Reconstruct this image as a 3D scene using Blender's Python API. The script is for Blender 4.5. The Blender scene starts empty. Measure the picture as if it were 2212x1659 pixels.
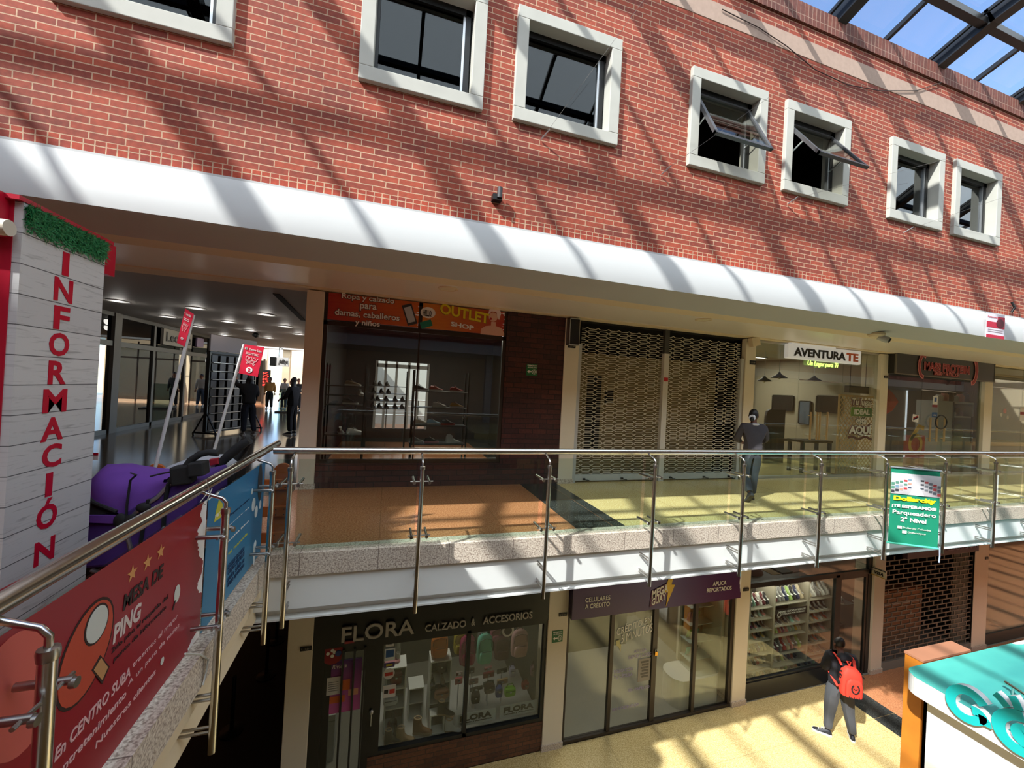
import bpy, math, random
from mathutils import Vector, Matrix
random.seed(7)
S = bpy.context.scene
COL = S.collection
V = Vector
# ------------------------------------------------------------------ camera
EYE = 1.62                       # eye height above the upper floor (z = 0)
FPX = 863.68                     # focal length in pixels of a 2212 x 1659 frame
_y, _p, _r = (math.radians(a) for a in (17.2206, 0.41074, 3.0871))
_f = V((math.sin(_y), math.cos(_y), 0)); _rt = V((math.cos(_y), -math.sin(_y), 0)); _u = V((0, 0, 1))
F2 = _f*math.cos(_p) + _u*math.sin(_p); U2 = -_f*math.sin(_p) + _u*math.cos(_p)
R3 = _rt*math.cos(_r) + U2*math.sin(_r); U3 = -_rt*math.sin(_r) + U2*math.cos(_r)
cam = bpy.data.cameras.new('camera'); cam.sensor_width = 36; cam.sensor_fit = 'HORIZONTAL'
cam.lens = 36*FPX/2212; cam.clip_start = .05; cam.clip_end = 300
camo = bpy.data.objects.new('camera', cam); COL.objects.link(camo)
camo.matrix_world = Matrix(((R3.x, U3.x, -F2.x, 0), (R3.y, U3.y, -F2.y, 0), (R3.z, U3.z, -F2.z, EYE), (0, 0, 0, 1)))
S.camera = camo
# ------------------------------------------------------------------ light
SUN = V((.93, .48, -1)).normalized()          # the way the sunlight travels
sl = bpy.data.lights.new('sun', 'SUN'); sl.energy = 6.2; sl.color = (1, .965, .91); sl.angle = math.radians(.9)
so = bpy.data.objects.new('sun', sl); COL.objects.link(so); so.location = (-12, -8, 14)
so.rotation_euler = SUN.to_track_quat('-Z', 'Y').to_euler()
w = bpy.data.worlds.new('sky'); S.world = w; w.use_nodes = True
nt = w.node_tree; bg = nt.nodes['Background']
sky = nt.nodes.new('ShaderNodeTexSky'); sky.sky_type = 'NISHITA'; sky.sun_disc = False
sky.sun_elevation = math.radians(44); sky.sun_rotation = math.atan2(-SUN.x, -SUN.y); sky.altitude = 2600
sky.air_density = 1.0; sky.dust_density = .6; sky.ozone_density = 1.0
tc = nt.nodes.new('ShaderNodeTexCoord'); sx = nt.nodes.new('ShaderNodeSeparateXYZ'); nt.links.new(tc.outputs['Generated'], sx.inputs[0])
cl = nt.nodes.new('ShaderNodeMapRange'); cl.interpolation_type = 'SMOOTHSTEP'      # added white cloud in the unseen sky behind the camera, for fill light
cl.inputs[1].default_value = .12; cl.inputs[2].default_value = -.30; nt.links.new(sx.outputs[1], cl.inputs[0])
hz = nt.nodes.new('ShaderNodeMix'); hz.data_type = 'RGBA'; hz.inputs[7].default_value = (6.6, 7.1, 7.6, 1); nt.links.new(cl.outputs[0], hz.inputs[0])
nt.links.new(sky.outputs[0], hz.inputs[6]); nt.links.new(hz.outputs[2], bg.inputs[0]); bg.inputs[1].default_value = .30
S.view_settings.view_transform = 'Standard'; S.view_settings.look = 'None'
S.view_settings.exposure = 0.55; S.view_settings.gamma = 1; S.view_settings.use_curve_mapping = False

# ------------------------------------------------------------------ photo pixel -> point on a real plane
def _ray(x, y): return R3*((x-1106)/FPX) - U3*((y-829.5)/FPX) + F2
EYEV = V((0, 0, EYE))
def PY(x, y, Y): d = _ray(x, y); return EYEV + d*(Y/d.y)
def PZ(x, y, z): d = _ray(x, y); return EYEV + d*((z-EYE)/d.z)
def PX(x, y, X): d = _ray(x, y); return EYEV + d*(X/d.x)
def rect(lb, rt, Y):            # opposite corners in the photo -> x0, x1, z0, z1 on the wall plane Y
    a, b = PY(*lb, Y), PY(*rt, Y); return a.x, b.x, a.z, b.z

# ------------------------------------------------------------------ materials
def lin(c): return tuple(((v/255)/12.92 if v/255 <= .04045 else ((v/255+.055)/1.055)**2.4) for v in c)
MATS = {}
def _nm(name):
    m = bpy.data.materials.new(name); m.use_nodes = True; n = m.node_tree
    return m, n, n.nodes['Principled BSDF']
def pos(n):
    g = n.nodes.new('ShaderNodeNewGeometry'); return g.outputs['Position']
def M(name, col, rough=.55, metal=0.0, var=.0, scale=8.0, emit=0.0, bump=0.0, coat=0.0, spec=.5, sheen=0.0):
    if name in MATS: return MATS[name]
    m, n, b = _nm(name); c = lin(col)
    b.inputs['Base Color'].default_value = (*c, 1); b.inputs['Roughness'].default_value = rough
    b.inputs['Metallic'].default_value = metal; b.inputs['Specular IOR Level'].default_value = spec
    b.inputs['Coat Weight'].default_value = coat; b.inputs['Sheen Weight'].default_value = sheen
    if var or bump:
        tc = n.nodes.new('ShaderNodeTexCoord')
        t = n.nodes.new('ShaderNodeTexNoise'); t.inputs['Scale'].default_value = scale; t.inputs['Detail'].default_value = 5
        n.links.new(tc.outputs['Object'], t.inputs['Vector'])
        if var:
            mx = n.nodes.new('ShaderNodeMix'); mx.data_type = 'RGBA'
            mx.inputs[6].default_value = (*[v*(1-var) for v in c], 1); mx.inputs[7].default_value = (*[min(1, v*(1+var)) for v in c], 1)
            n.links.new(t.outputs[0], mx.inputs[0]); n.links.new(mx.outputs[2], b.inputs['Base Color'])
        if bump:
            bp = n.nodes.new('ShaderNodeBump'); bp.inputs['Strength'].default_value = bump; bp.inputs['Distance'].default_value = .01
            n.links.new(t.outputs[0], bp.inputs['Height']); n.links.new(bp.outputs[0], b.inputs['Normal'])
    if emit:
        b.inputs['Emission Color'].default_value = (*c, 1); b.inputs['Emission Strength'].default_value = emit
    MATS[name] = m; return m
def glass(name, tint=(235, 245, 240), boost=1.0, base=.04):
    if name in MATS: return MATS[name]
    m, n, b = _nm(name); n.nodes.remove(b)
    o = n.nodes['Material Output']; t = n.nodes.new('ShaderNodeBsdfTransparent'); t.inputs[0].default_value = (*lin(tint), 1)
    g = n.nodes.new('ShaderNodeBsdfGlossy'); g.inputs['Roughness'].default_value = 0.01; g.inputs[0].default_value = (.95, .97, .96, 1)
    fc = n.nodes.new('ShaderNodeLayerWeight'); fc.inputs[0].default_value = .5
    lw = n.nodes.new('ShaderNodeMath'); lw.operation = 'POWER'; lw.inputs[1].default_value = 4.0; n.links.new(fc.outputs['Facing'], lw.inputs[0])
    ma = n.nodes.new('ShaderNodeMath'); ma.operation = 'MULTIPLY_ADD'; ma.use_clamp = True
    ma.inputs[1].default_value = boost; ma.inputs[2].default_value = base
    mx = n.nodes.new('ShaderNodeMixShader')
    n.links.new(lw.outputs[0], ma.inputs[0]); n.links.new(ma.outputs[0], mx.inputs[0])
    n.links.new(t.outputs[0], mx.inputs[1]); n.links.new(g.outputs[0], mx.inputs[2]); n.links.new(mx.outputs[0], o.inputs[0])
    MATS[name] = m; return m
def brick(name, c1, c2, mortar, w=.243, h=.0606, ms=.005, swap=False, off=.5, rough=.85, plane='XZ', stain=.35, bumpv=.5):
    if name in MATS: return MATS[name]
    m, n, b = _nm(name); b.inputs['Roughness'].default_value = rough
    sp = n.nodes.new('ShaderNodeSeparateXYZ'); cb = n.nodes.new('ShaderNodeCombineXYZ'); P = pos(n)
    n.links.new(P, sp.inputs[0])
    ia, ib = {'XZ': (0, 2), 'YZ': (1, 2)}[plane]
    if swap: ia, ib = ib, ia
    n.links.new(sp.outputs[ia], cb.inputs[0]); n.links.new(sp.outputs[ib], cb.inputs[1])
    # slightly wavy courses
    nz = n.nodes.new('ShaderNodeTexNoise'); nz.inputs['Scale'].default_value = 9; n.links.new(P, nz.inputs['Vector'])
    vm = n.nodes.new('ShaderNodeVectorMath'); vm.operation = 'MULTIPLY_ADD'; vm.inputs[1].default_value = (.008, .008, 0)
    n.links.new(nz.outputs['Color'], vm.inputs[0]); n.links.new(cb.outputs[0], vm.inputs[2])
    br = n.nodes.new('ShaderNodeTexBrick'); n.links.new(vm.outputs[0], br.inputs['Vector'])
    br.inputs['Scale'].default_value = 1; br.inputs['Brick Width'].default_value = w; br.inputs['Row Height'].default_value = h
    br.inputs['Mortar Size'].default_value = ms; br.inputs['Mortar Smooth'].default_value = .15; br.offset = off; br.squash = 1
    br.inputs['Color1'].default_value = (*lin(c1), 1); br.inputs['Color2'].default_value = (*lin(c2), 1); br.inputs['Mortar'].default_value = (*lin(mortar), 1)
    n2 = n.nodes.new('ShaderNodeTexNoise'); n2.inputs['Scale'].default_value = 30; n2.inputs['Detail'].default_value = 6; n.links.new(P, n2.inputs['Vector'])
    n3 = n.nodes.new('ShaderNodeTexNoise'); n3.inputs['Scale'].default_value = 1.1; n3.inputs['Detail'].default_value = 3; n.links.new(P, n3.inputs['Vector'])
    ad = n.nodes.new('ShaderNodeMath'); ad.operation = 'ADD'; n.links.new(n2.outputs[0], ad.inputs[0]); n.links.new(n3.outputs[0], ad.inputs[1])
    mr = n.nodes.new('ShaderNodeMapRange'); mr.inputs[1].default_value = .6; mr.inputs[2].default_value = 1.4
    mr.inputs[3].default_value = 1-stain; mr.inputs[4].default_value = 1+stain; n.links.new(ad.outputs[0], mr.inputs[0])
    mu = n.nodes.new('ShaderNodeVectorMath'); mu.operation = 'SCALE'; n.links.new(br.outputs['Color'], mu.inputs[0]); n.links.new(mr.outputs[0], mu.inputs['Scale'])
    n.links.new(mu.outputs[0], b.inputs['Base Color'])
    bp = n.nodes.new('ShaderNodeBump'); bp.inputs['Strength'].default_value = bumpv; bp.inputs['Distance'].default_value = .01; bp.invert = True
    n.links.new(br.outputs['Fac'], bp.inputs['Height']); n.links.new(bp.outputs[0], b.inputs['Normal'])
    MATS[name] = m; return m
def speck(name, base, dark, light, rough=.25, scale=160, joints=None, zones=None):
    """terrazzo / granite: fine speckles, optional tile joints (step, colour), optional colour zones along x"""
    if name in MATS: return MATS[name]
    m, n, b = _nm(name); b.inputs['Roughness'].default_value = rough; P = pos(n)
    t = n.nodes.new('ShaderNodeTexNoise'); t.inputs['Scale'].default_value = scale; t.inputs['Detail'].default_value = 2; n.links.new(P, t.inputs['Vector'])
    big = n.nodes.new('ShaderNodeTexNoise'); big.inputs['Scale'].default_value = 1.3; big.inputs['Detail'].default_value = 3; n.links.new(P, big.inputs['Vector'])
    def ramp(bs, dk, lt):
        r = n.nodes.new('ShaderNodeValToRGB'); e = r.color_ramp.elements
        e[0].position = .34; e[0].color = (*lin(dk), 1); e[1].position = .66; e[1].color = (*lin(lt), 1)
        k = e.new(.5); k.color = (*lin(bs), 1); n.links.new(t.outputs[0], r.inputs[0]); return r.outputs[0]
    cur = ramp(base, dark, light)
    if zones:
        sp = n.nodes.new('ShaderNodeSeparateXYZ'); n.links.new(P, sp.inputs[0])
        for x, (bs, dk, lt) in zones:
            gt = n.nodes.new('ShaderNodeMath'); gt.operation = 'GREATER_THAN'; gt.inputs[1].default_value = x; n.links.new(sp.outputs[0], gt.inputs[0])
            mx = n.nodes.new('ShaderNodeMix'); mx.data_type = 'RGBA'; n.links.new(gt.outputs[0], mx.inputs[0])
            n.links.new(cur, mx.inputs[6]); n.links.new(ramp(bs, dk, lt), mx.inputs[7]); cur = mx.outputs[2]
    if joints:
        br = n.nodes.new('ShaderNodeTexBrick'); n.links.new(P, br.inputs['Vector']); br.offset = 0
        br.inputs['Scale'].default_value = 1; br.inputs['Brick Width'].default_value = joints[0]; br.inputs['Row Height'].default_value = joints[1]
        br.inputs['Mortar Size'].default_value = .003; br.inputs['Mortar Smooth'].default_value = 0
        mx = n.nodes.new('ShaderNodeMix'); mx.data_type = 'RGBA'; mx.inputs[7].default_value = (*lin(joints[2]), 1)
        n.links.new(br.outputs['Fac'], mx.inputs[0]); n.links.new(cur, mx.inputs[6]); cur = mx.outputs[2]
    mr = n.nodes.new('ShaderNodeMapRange'); mr.inputs[3].default_value = .88; mr.inputs[4].default_value = 1.12; n.links.new(big.outputs[0], mr.inputs[0])
    mu = n.nodes.new('ShaderNodeVectorMath'); mu.operation = 'SCALE'; n.links.new(cur, mu.inputs[0]); n.links.new(mr.outputs[0], mu.inputs['Scale'])
    n.links.new(mu.outputs[0], b.inputs['Base Color']); MATS[name] = m; return m
def ramped(name, cols, axis=0, a=0.0, b_=1.0, rough=.5, wob=.0, wscale=3.0, stretch=(1, 1, 1)):
    """printed colour run along one axis between a and b_, with optional noise wobble (a print, not a shade)"""
    if name in MATS: return MATS[name]
    m, n, b = _nm(name); b.inputs['Roughness'].default_value = rough; P = pos(n)
    sp = n.nodes.new('ShaderNodeSeparateXYZ'); n.links.new(P, sp.inputs[0])
    mr = n.nodes.new('ShaderNodeMapRange'); mr.inputs[1].default_value = a; mr.inputs[2].default_value = b_; n.links.new(sp.outputs[axis], mr.inputs[0])
    out = mr.outputs[0]
    if wob:
        mp = n.nodes.new('ShaderNodeMapping'); mp.inputs['Scale'].default_value = stretch; n.links.new(P, mp.inputs['Vector'])
        t = n.nodes.new('ShaderNodeTexNoise'); t.inputs['Scale'].default_value = wscale; t.inputs['Detail'].default_value = 4; n.links.new(mp.outputs[0], t.inputs['Vector'])
        ma = n.nodes.new('ShaderNodeMath'); ma.operation = 'MULTIPLY_ADD'; ma.inputs[1].default_value = wob; n.links.new(t.outputs[0], ma.inputs[0])
        ad = n.nodes.new('ShaderNodeMath'); ad.operation = 'ADD'; ad.inputs[1].default_value = -wob/2; n.links.new(out, ad.inputs[0]); n.links.new(ad.outputs[0], ma.inputs[2]); out = ma.outputs[0]
    r = n.nodes.new('ShaderNodeValToRGB'); e = r.color_ramp.elements
    for i, c in enumerate(cols):
        p = i/(len(cols)-1)
        k = e[0] if i == 0 else (e[1] if i == len(cols)-1 else e.new(p)); k.position = p; k.color = (*lin(c), 1)
    n.links.new(out, r.inputs[0]); n.links.new(r.outputs[0], b.inputs['Base Color']); MATS[name] = m; return m

# ------------------------------------------------------------------ objects
def tag(o, label=None, cat=None, group=None, kind=None):
    for k, v in (('label', label), ('category', cat), ('group', group), ('kind', kind)):
        if v: o[k] = v
    return o
def thing(name, label, cat, loc=(0, 0, 0), group=None, rz=0.0, rot=None, kind=None):
    o = bpy.data.objects.new(name, None); COL.objects.link(o); o.empty_display_size = .1
    o.location = loc; o.rotation_euler = rot if rot else (0, 0, rz)
    return tag(o, label, cat, group, kind)
def link(name, me, mat, parent=None, local=False):
    o = bpy.data.objects.new(name, me); COL.objects.link(o)
    if mat is not None and not me.materials: me.materials.append(mat)
    if parent is not None:
        o.parent = parent
        if not local and parent.parent is None and parent.type == 'EMPTY':
            o.matrix_parent_inverse = Matrix.Translation(-V(parent.location))
    return o
def dup(o, parent=None, loc=None, rot=None, label=None, group=None):
    c = o.copy(); COL.objects.link(c)
    if parent is not None: c.parent = parent
    if loc is not None: c.location = loc
    if rot is not None: c.rotation_euler = rot
    if label: c['label'] = label
    if group: c['group'] = group
    for ch in list(o.children): dup(ch, c)
    return c
ORD = ['first', 'second', 'third', 'fourth', 'fifth', 'sixth', 'seventh', 'eighth', 'ninth', 'tenth', 'eleventh', 'twelfth', 'thirteenth', 'fourteenth', 'fifteenth']

class MB:
    def __init__(s): s.v = []; s.f = []; s.mi = None
    def add(s, vs, fs):
        k = len(s.v); s.v += [tuple(p) for p in vs]; s.f += [tuple(i+k for i in f) for f in fs]; return s
    def box(s, x0, x1, y0, y1, z0, z1):
        if x0 > x1: x0, x1 = x1, x0
        if y0 > y1: y0, y1 = y1, y0
        if z0 > z1: z0, z1 = z1, z0
        return s.add([(x0, y0, z0), (x1, y0, z0), (x1, y1, z0), (x0, y1, z0), (x0, y0, z1), (x1, y0, z1), (x1, y1, z1), (x0, y1, z1)],
                     [(0, 3, 2, 1), (4, 5, 6, 7), (0, 1, 5, 4), (1, 2, 6, 5), (2, 3, 7, 6), (3, 0, 4, 7)])
    def obox(s, c, ax, ay, az, hx, hy, hz):      # oriented box
        c = V(c); ax, ay, az = V(ax).normalized()*hx, V(ay).normalized()*hy, V(az).normalized()*hz
        return s.add([c+ax*i+ay*j+az*k for k in (-1, 1) for i, j in ((-1, -1), (1, -1), (1, 1), (-1, 1))],
                     [(0, 3, 2, 1), (4, 5, 6, 7), (0, 1, 5, 4), (1, 2, 6, 5), (2, 3, 7, 6), (3, 0, 4, 7)])
    def bar(s, a, b, w, d, up=(0, 0, 1)):        # rectangular bar from a to b
        a, b = V(a), V(b); t = (b-a).normalized(); sd = t.cross(V(up))
        if sd.length < 1e-4: sd = t.cross(V((0, 1, 0)))
        sd.normalize(); n = sd.cross(t)
        return s.obox((a+b)/2, t, sd, n, (b-a).length/2, w/2, d/2)
    def prism(s, pts, ext):
        k = len(pts); e = V(ext); p = [V(q) for q in pts]
        return s.add(p+[q+e for q in p], [tuple(range(k))[::-1], tuple(range(k, 2*k))]+[(i, (i+1) % k, (i+1) % k+k, i+k) for i in range(k)])
    def tube(s, pts, r, seg=8, cap=True, flat=1.0):
        pts = [V(p) for p in pts]; n = len(pts); rs = r if isinstance(r, (list, tuple)) else [r]*n
        vs = []; up = None
        for i, p in enumerate(pts):
            t = (pts[min(i+1, n-1)]-pts[max(i-1, 0)]).normalized()
            if up is None:
                up = V((0, 0, 1)) if abs(t.z) < .9 else V((1, 0, 0))
            a = t.cross(up)
            if a.length < 1e-5: a = t.cross(V((0, 1, 0)))
            a.normalize(); b = a.cross(t); up = b
            for j in range(seg):
                th = 2*math.pi*j/seg; vs.append(p+(a*math.cos(th)+b*math.sin(th)*flat)*rs[i])
        fs = [(i*seg+j, i*seg+(j+1) % seg, (i+1)*seg+(j+1) % seg, (i+1)*seg+j) for i in range(n-1) for j in range(seg)]
        if cap: fs += [tuple(range(seg))[::-1], tuple(range((n-1)*seg, n*seg))]
        return s.add(vs, fs)
    def lathe(s, prof, c, seg=20, axis='Z'):     # prof: (r, h)
        c = V(c); vs = []
        for r, h in prof:
            for j in range(seg):
                th = 2*math.pi*j/seg; a, b = r*math.cos(th), r*math.sin(th)
                vs.append(c+(V((a, b, h)) if axis == 'Z' else V((a, h, b)) if axis == 'Y' else V((h, a, b))))
        n = len(prof)
        fs = [(i*seg+j, i*seg+(j+1) % seg, (i+1)*seg+(j+1) % seg, (i+1)*seg+j) for i in range(n-1) for j in range(seg)]
        fs += [tuple(range(seg))[::-1], tuple(range((n-1)*seg, n*seg))]
        return s.add(vs, fs)
    def ball(s, c, r, seg=14, rings=9, rot=None):
        c = V(c); rr = r if isinstance(r, (tuple, list)) else (r, r, r); vs = []
        for i in range(rings+1):
            ph = math.pi*i/rings
            for j in range(seg):
                th = 2*math.pi*j/seg
                q = V((rr[0]*math.sin(ph)*math.cos(th), rr[1]*math.sin(ph)*math.sin(th), rr[2]*math.cos(ph)))
                vs.append(c+(rot @ q if rot else q))
        return s.add(vs, [(i*seg+j, (i+1)*seg+j, (i+1)*seg+(j+1) % seg, i*seg+(j+1) % seg) for i in range(rings) for j in range(seg)])
    def grid(s, rows):                           # rows of equal length, quads between
        m = len(rows[0]); return s.add([p for r in rows for p in r], [(i*m+j, i*m+j+1, (i+1)*m+j+1, (i+1)*m+j) for i in range(len(rows)-1) for j in range(m-1)])
    def stroke(s, pts, w, o, u, v, n, t):        # flat stroke of width w drawn in the plane o,u,v, thickness t along n
        P = [V((p[0], p[1])) for p in pts]; L = []; Rr = []
        for i, p in enumerate(P):
            d = (P[min(i+1, len(P)-1)]-P[max(i-1, 0)]).normalized(); q = V((-d.y, d.x))*(w/2)
            L.append(p+q); Rr.append(p-q)
        f = lambda q, k: o+u*q.x+v*q.y+n*k
        a = [f(q, 0) for q in L]; b = [f(q, 0) for q in Rr]; c = [f(q, t) for q in L]; d = [f(q, t) for q in Rr]; k = len(P)
        fs = []
        for i in range(k-1):
            fs += [(i, i+1, k+i+1, k+i), (2*k+i, 3*k+i, 3*k+i+1, 2*k+i+1), (i, 2*k+i, 2*k+i+1, i+1), (k+i, k+i+1, 3*k+i+1, 3*k+i)]
        fs += [(0, k, 3*k, 2*k), (k-1, 3*k-1, 4*k-1, 2*k-1)]
        return s.add(a+b+c+d, fs)
    def mesh(s, name, smooth=False):
        me = bpy.data.meshes.new(name); me.from_pydata(s.v, [], s.f); me.update()
        if smooth:
            me.polygons.foreach_set('use_smooth', [True]*len(me.polygons)); me.set_sharp_from_angle(angle=math.radians(42))
        return me
    def build(s, name, mat, parent=None, smooth=False, local=False, bevel=0.0):
        o = link(name, s.mesh(name, smooth), mat, parent, local)
        if bevel:
            md = o.modifiers.new('bevel', 'BEVEL'); md.width = bevel; md.segments = 2; md.limit_method = 'ANGLE'
        return o
def single(name, mb, mat, label, cat, group=None, **k): return tag(mb.build(name, mat, **k), label, cat, group)
def struct(name, mb, mat, label=None, parent=None, **k):
    o = mb.build(name, mat, parent, **k)
    if parent is None: tag(o, label, None, None, 'structure')
    return o

_tc = {}
def text_raw(s, bold=0.0, res=3):
    key = (s, bold)
    if key not in _tc:
        cu = bpy.data.curves.new('t', 'FONT'); cu.body = s; cu.offset = bold; cu.resolution_u = res; cu.fill_mode = 'FRONT'
        ob = bpy.data.objects.new('t', cu); COL.objects.link(ob)
        dg = bpy.context.evaluated_depsgraph_get(); dg.update(); me = bpy.data.meshes.new_from_object(ob.evaluated_get(dg))
        vs = [v.co.copy() for v in me.vertices]; fs = [tuple(p.vertices) for p in me.polygons]
        from collections import Counter
        cnt = Counter(); dire = {}
        for f in fs:
            for i in range(len(f)):
                a, b = f[i], f[(i+1) % len(f)]; cnt[frozenset((a, b))] += 1; dire[frozenset((a, b))] = (a, b)
        bd = [dire[e] for e, c in cnt.items() if c == 1]
        bpy.data.objects.remove(ob); bpy.data.curves.remove(cu); bpy.data.meshes.remove(me)
        x0 = min(v.x for v in vs); x1 = max(v.x for v in vs); y0 = min(v.y for v in vs); y1 = max(v.y for v in vs)
        _tc[key] = ([((v.x-x0)/(x1-x0 or 1), (v.y-y0)/(y1-y0 or 1)) for v in vs], fs, bd)
    return _tc[key]
def text_mb(s, o, u, v, w, h, t=.004, bold=0.0, slope=0.0, shear=0.0, mb=None):
    """flat letters filling a w x h box at o in the plane u,v; slope lifts the right end, shear slants"""
    P, fs, bd = text_raw(s, bold); o, u, v = V(o), V(u).normalized(), V(v).normalized(); n = u.cross(v); k = len(P)
    f = lambda a, b, d: o+u*(a*w+shear*b*h)+v*(b*h+slope*a*w)+n*d
    mb = mb or MB()
    return mb.add([f(a, b, t) for a, b in P]+[f(a, b, 0) for a, b in P], list(fs)+[(a, a+k, b+k, b) for a, b in bd])
XU, ZU = V((1, 0, 0)), V((0, 0, 1))
def sign_text(name, s, mat, parent, lb, rt, Y, t=.004, bold=0.0, slope=0.0, shear=0.0, label=None):
    x0, x1, z0, z1 = rect(lb, rt, Y)
    o = text_mb(s, (x0, Y, z0), XU, ZU, x1-x0, z1-z0, t, bold, slope, shear).build(name, mat, parent)
    if label: o['label'] = label
    return o
# ================================================================== setting
D = 6.33           # wall plane of the shop fronts (both floors)
YW = 4.15          # face of the brick upper wall
YG = 4.03          # front edge of the upper gallery
ZL = -4.58         # lower floor
XL = -.93          # edge of the left platform
CX = [-1.17+4.035*k for k in range(6)]                     # left faces of the upper columns
M_BR = brick('brick red', (160, 72, 50), (124, 56, 44), (186, 152, 124))
M_BRs = brick('brick soldier', (168, 68, 44), (140, 56, 42), (188, 156, 128), w=.11, h=.0745, swap=True, off=0)
M_BRt = brick('brick coping', (118, 66, 54), (98, 56, 48), (150, 120, 104), w=.24, h=.0745, swap=True, off=0)
M_BRd = brick('brick dark', (82, 44, 38), (60, 36, 34), (38, 30, 28), w=.25, h=.085, ms=.006)
M_BRl = brick('brick plinth', (112, 72, 48), (86, 56, 40), (70, 56, 44), w=.25, h=.075, ms=.006)
M_WHT = M('white paint', (184, 184, 182), .6, var=.03, scale=2)  # white kept low to offset the strong light on the cornice
M_STONE = M('white stone surround', (186, 184, 174), .75, var=.09, scale=6, bump=.15)
M_CREAM = M('cream paint', (226, 206, 172), .6, var=.03, scale=2)
M_COL = M('column paint', (228, 216, 194), .65, var=.03, scale=3)
M_SOF = M('soffit gloss paint', (236, 226, 212), .28, var=.03, scale=2)  # albedo raised to make up for weak light under the gallery
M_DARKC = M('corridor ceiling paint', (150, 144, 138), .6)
M_BLK = M('black metal', (20, 20, 20), .4, spec=.4)
M_BRZ = M('bronze aluminium', (56, 46, 38), .4, .3)
M_ALU = M('aluminium', (196, 198, 200), .35, .9)
M_STEEL = M('brushed steel', (205, 203, 198), .22, 1.0, var=.12, scale=40)
M_GRAN = speck('granite curb', (206, 190, 172), (150, 130, 116), (228, 216, 200), .45, 70, (.68, 40, (120, 104, 92)))
M_GRANY = speck('granite curb side', (206, 190, 172), (150, 130, 116), (228, 216, 200), .45, 70, (40, .68, (120, 104, 92)))
OR = ((186, 122, 82), (160, 100, 66), (206, 148, 108)); BK = ((52, 54, 52), (30, 32, 32), (92, 94, 90)); BE = ((222, 196, 134), (196, 164, 104), (238, 218, 164))
M_FUP = speck('terrazzo upper', *OR, .16, 60, (1.35, 1.35, (150, 104, 66)), [(2.2, BK), (2.86, BE)])
M_FLO = speck('terrazzo lower', *BE, .3, 60, (1.35, 1.35, (176, 150, 100)), [(9.57, BK), (10.17, OR)])
M_TILE = M('pale shop tile', (140, 136, 128), .35, var=.04, scale=3)
G_SHOP = glass('shop glass', (232, 236, 232), .8, .05)
G_RAIL = glass('rail glass', (238, 246, 242), .7, .025)
G_SKY = glass('skylight glass', (240, 246, 250), .6, .03)
G_WIN = glass('window glass', (150, 156, 160), .8, .035)
M_VOID = M('painted unlit dark', (30, 29, 28), .9)  # near black colour standing in for unlit depth

# floors
b = MB(); b.box(-9, 36, YG+.02, D, -.2, 0); b.box(-9, XL-.02, -6.5, YG+.02, -.2, 0); b.box(XL-.02, 36, -6.5, -.4, -.2, 0)
b.box(-9, 36, D, 30, -.2, 0)
struct('floor_upper', b, M_FUP, 'polished terrazzo gallery floor, orange brown left, beige right')
b = MB(); b.box(-9, 36, -6.5, D, ZL-.2, ZL); b.box(-9, 36, D, 20, ZL-.2, ZL)
struct('floor_lower', b, M_FLO, 'beige terrazzo ground floor with a dark stripe')
# gallery edge: granite curb, white fascia, lip
b = MB(); b.box(XL, 36, YG, YG+.2, -.2, .004)
struct('trim_1', b, M_GRAN, 'speckled pink granite curb along the gallery edge')
b = MB(); b.box(XL-.2, XL, -.4, YG, -.2, .004)
struct('trim_2', b, M_GRANY, 'speckled granite curb of the left platform')
prof = [(YG+.035, -.2), (YG+.035, -.515), (YG+.13, -.52), (YG+.13, -.60), (YG+.05, -.605), (YG+.05, -.622), (D+.2, -.622), (D+.2, -.2)]
b = MB(); b.prism([V((XL-.3, y, z)) for y, z in prof], (37, 0, 0))
struct('trim_3', b, M('beam white brightened', (236, 236, 232), .6, var=.02, scale=2), 'white gallery edge beam below the granite curb')  # lighter copy of the white paint, making up for a too dark beam
pr2 = [(XL-.05, -.2), (XL-.05, -.37), (XL-.12, -.42), (XL-.09, -.60), (-8.9, -.62), (-8.9, -.2)]
b = MB(); b.prism([V((x, -4.45, z)) for x, z in pr2], (0, YG+4.53, 0))
struct('trim_4', b, M_CREAM, 'cream edge beam of the left platform')
b = MB(); b.box(XL-.05, 36, -4.4, -.45, -.62, -.2); struct('trim_5', b, M_WHT, 'white edge beam of the near gallery')

# upper brick wall with square window openings (window face measured at the stone surround)
WIN = [(-6.28, -5.03), (-2.72, -1.465), (-.43, .79), (1.124, 2.397), (3.404, 4.627), (4.966, 6.198), (7.086, 8.344), (8.635, 9.897), (10.78, 12.03), (12.32, 13.57), (14.47, 15.72), (16.0, 17.25)]
ZA, ZB, YB = 4.49, 5.725, YW+.24
b = MB(); b.box(-9, 36, YW, YB, 3.445, ZA+.12); b.box(-9, 36, YW, YB, ZB-.12, 6.86)
x = -9
for a, c in WIN:
    b.box(x, a+.12, YW, YB, ZA+.12, ZB-.12); x = c-.12
b.box(x, 36, YW, YB, ZA+.12, ZB-.12)
struct('wall_front', b, M_BR, 'red brick upper wall with square windows')
b = MB(); b.box(-9, 36, YW-.004, YB, 3.335, 3.445); struct('trim_6', b, M_BRs, 'soldier course of upright bricks at the wall foot')
b = MB(); b.box(-9, 36, YW-.03, YB, 6.86, 7.13); struct('trim_7', b, M_BRt, 'dark upright brick coping along the wall top')
M_CEM = M('cement render', (176, 150, 134), .9, var=.16, scale=14, bump=.3)
b = MB(); b.box(-9, 36, YW-.006, YW+.05, 6.42, 6.66); struct('trim_8', b, M_CEM, 'grey pink cement band near the wall top')
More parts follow.
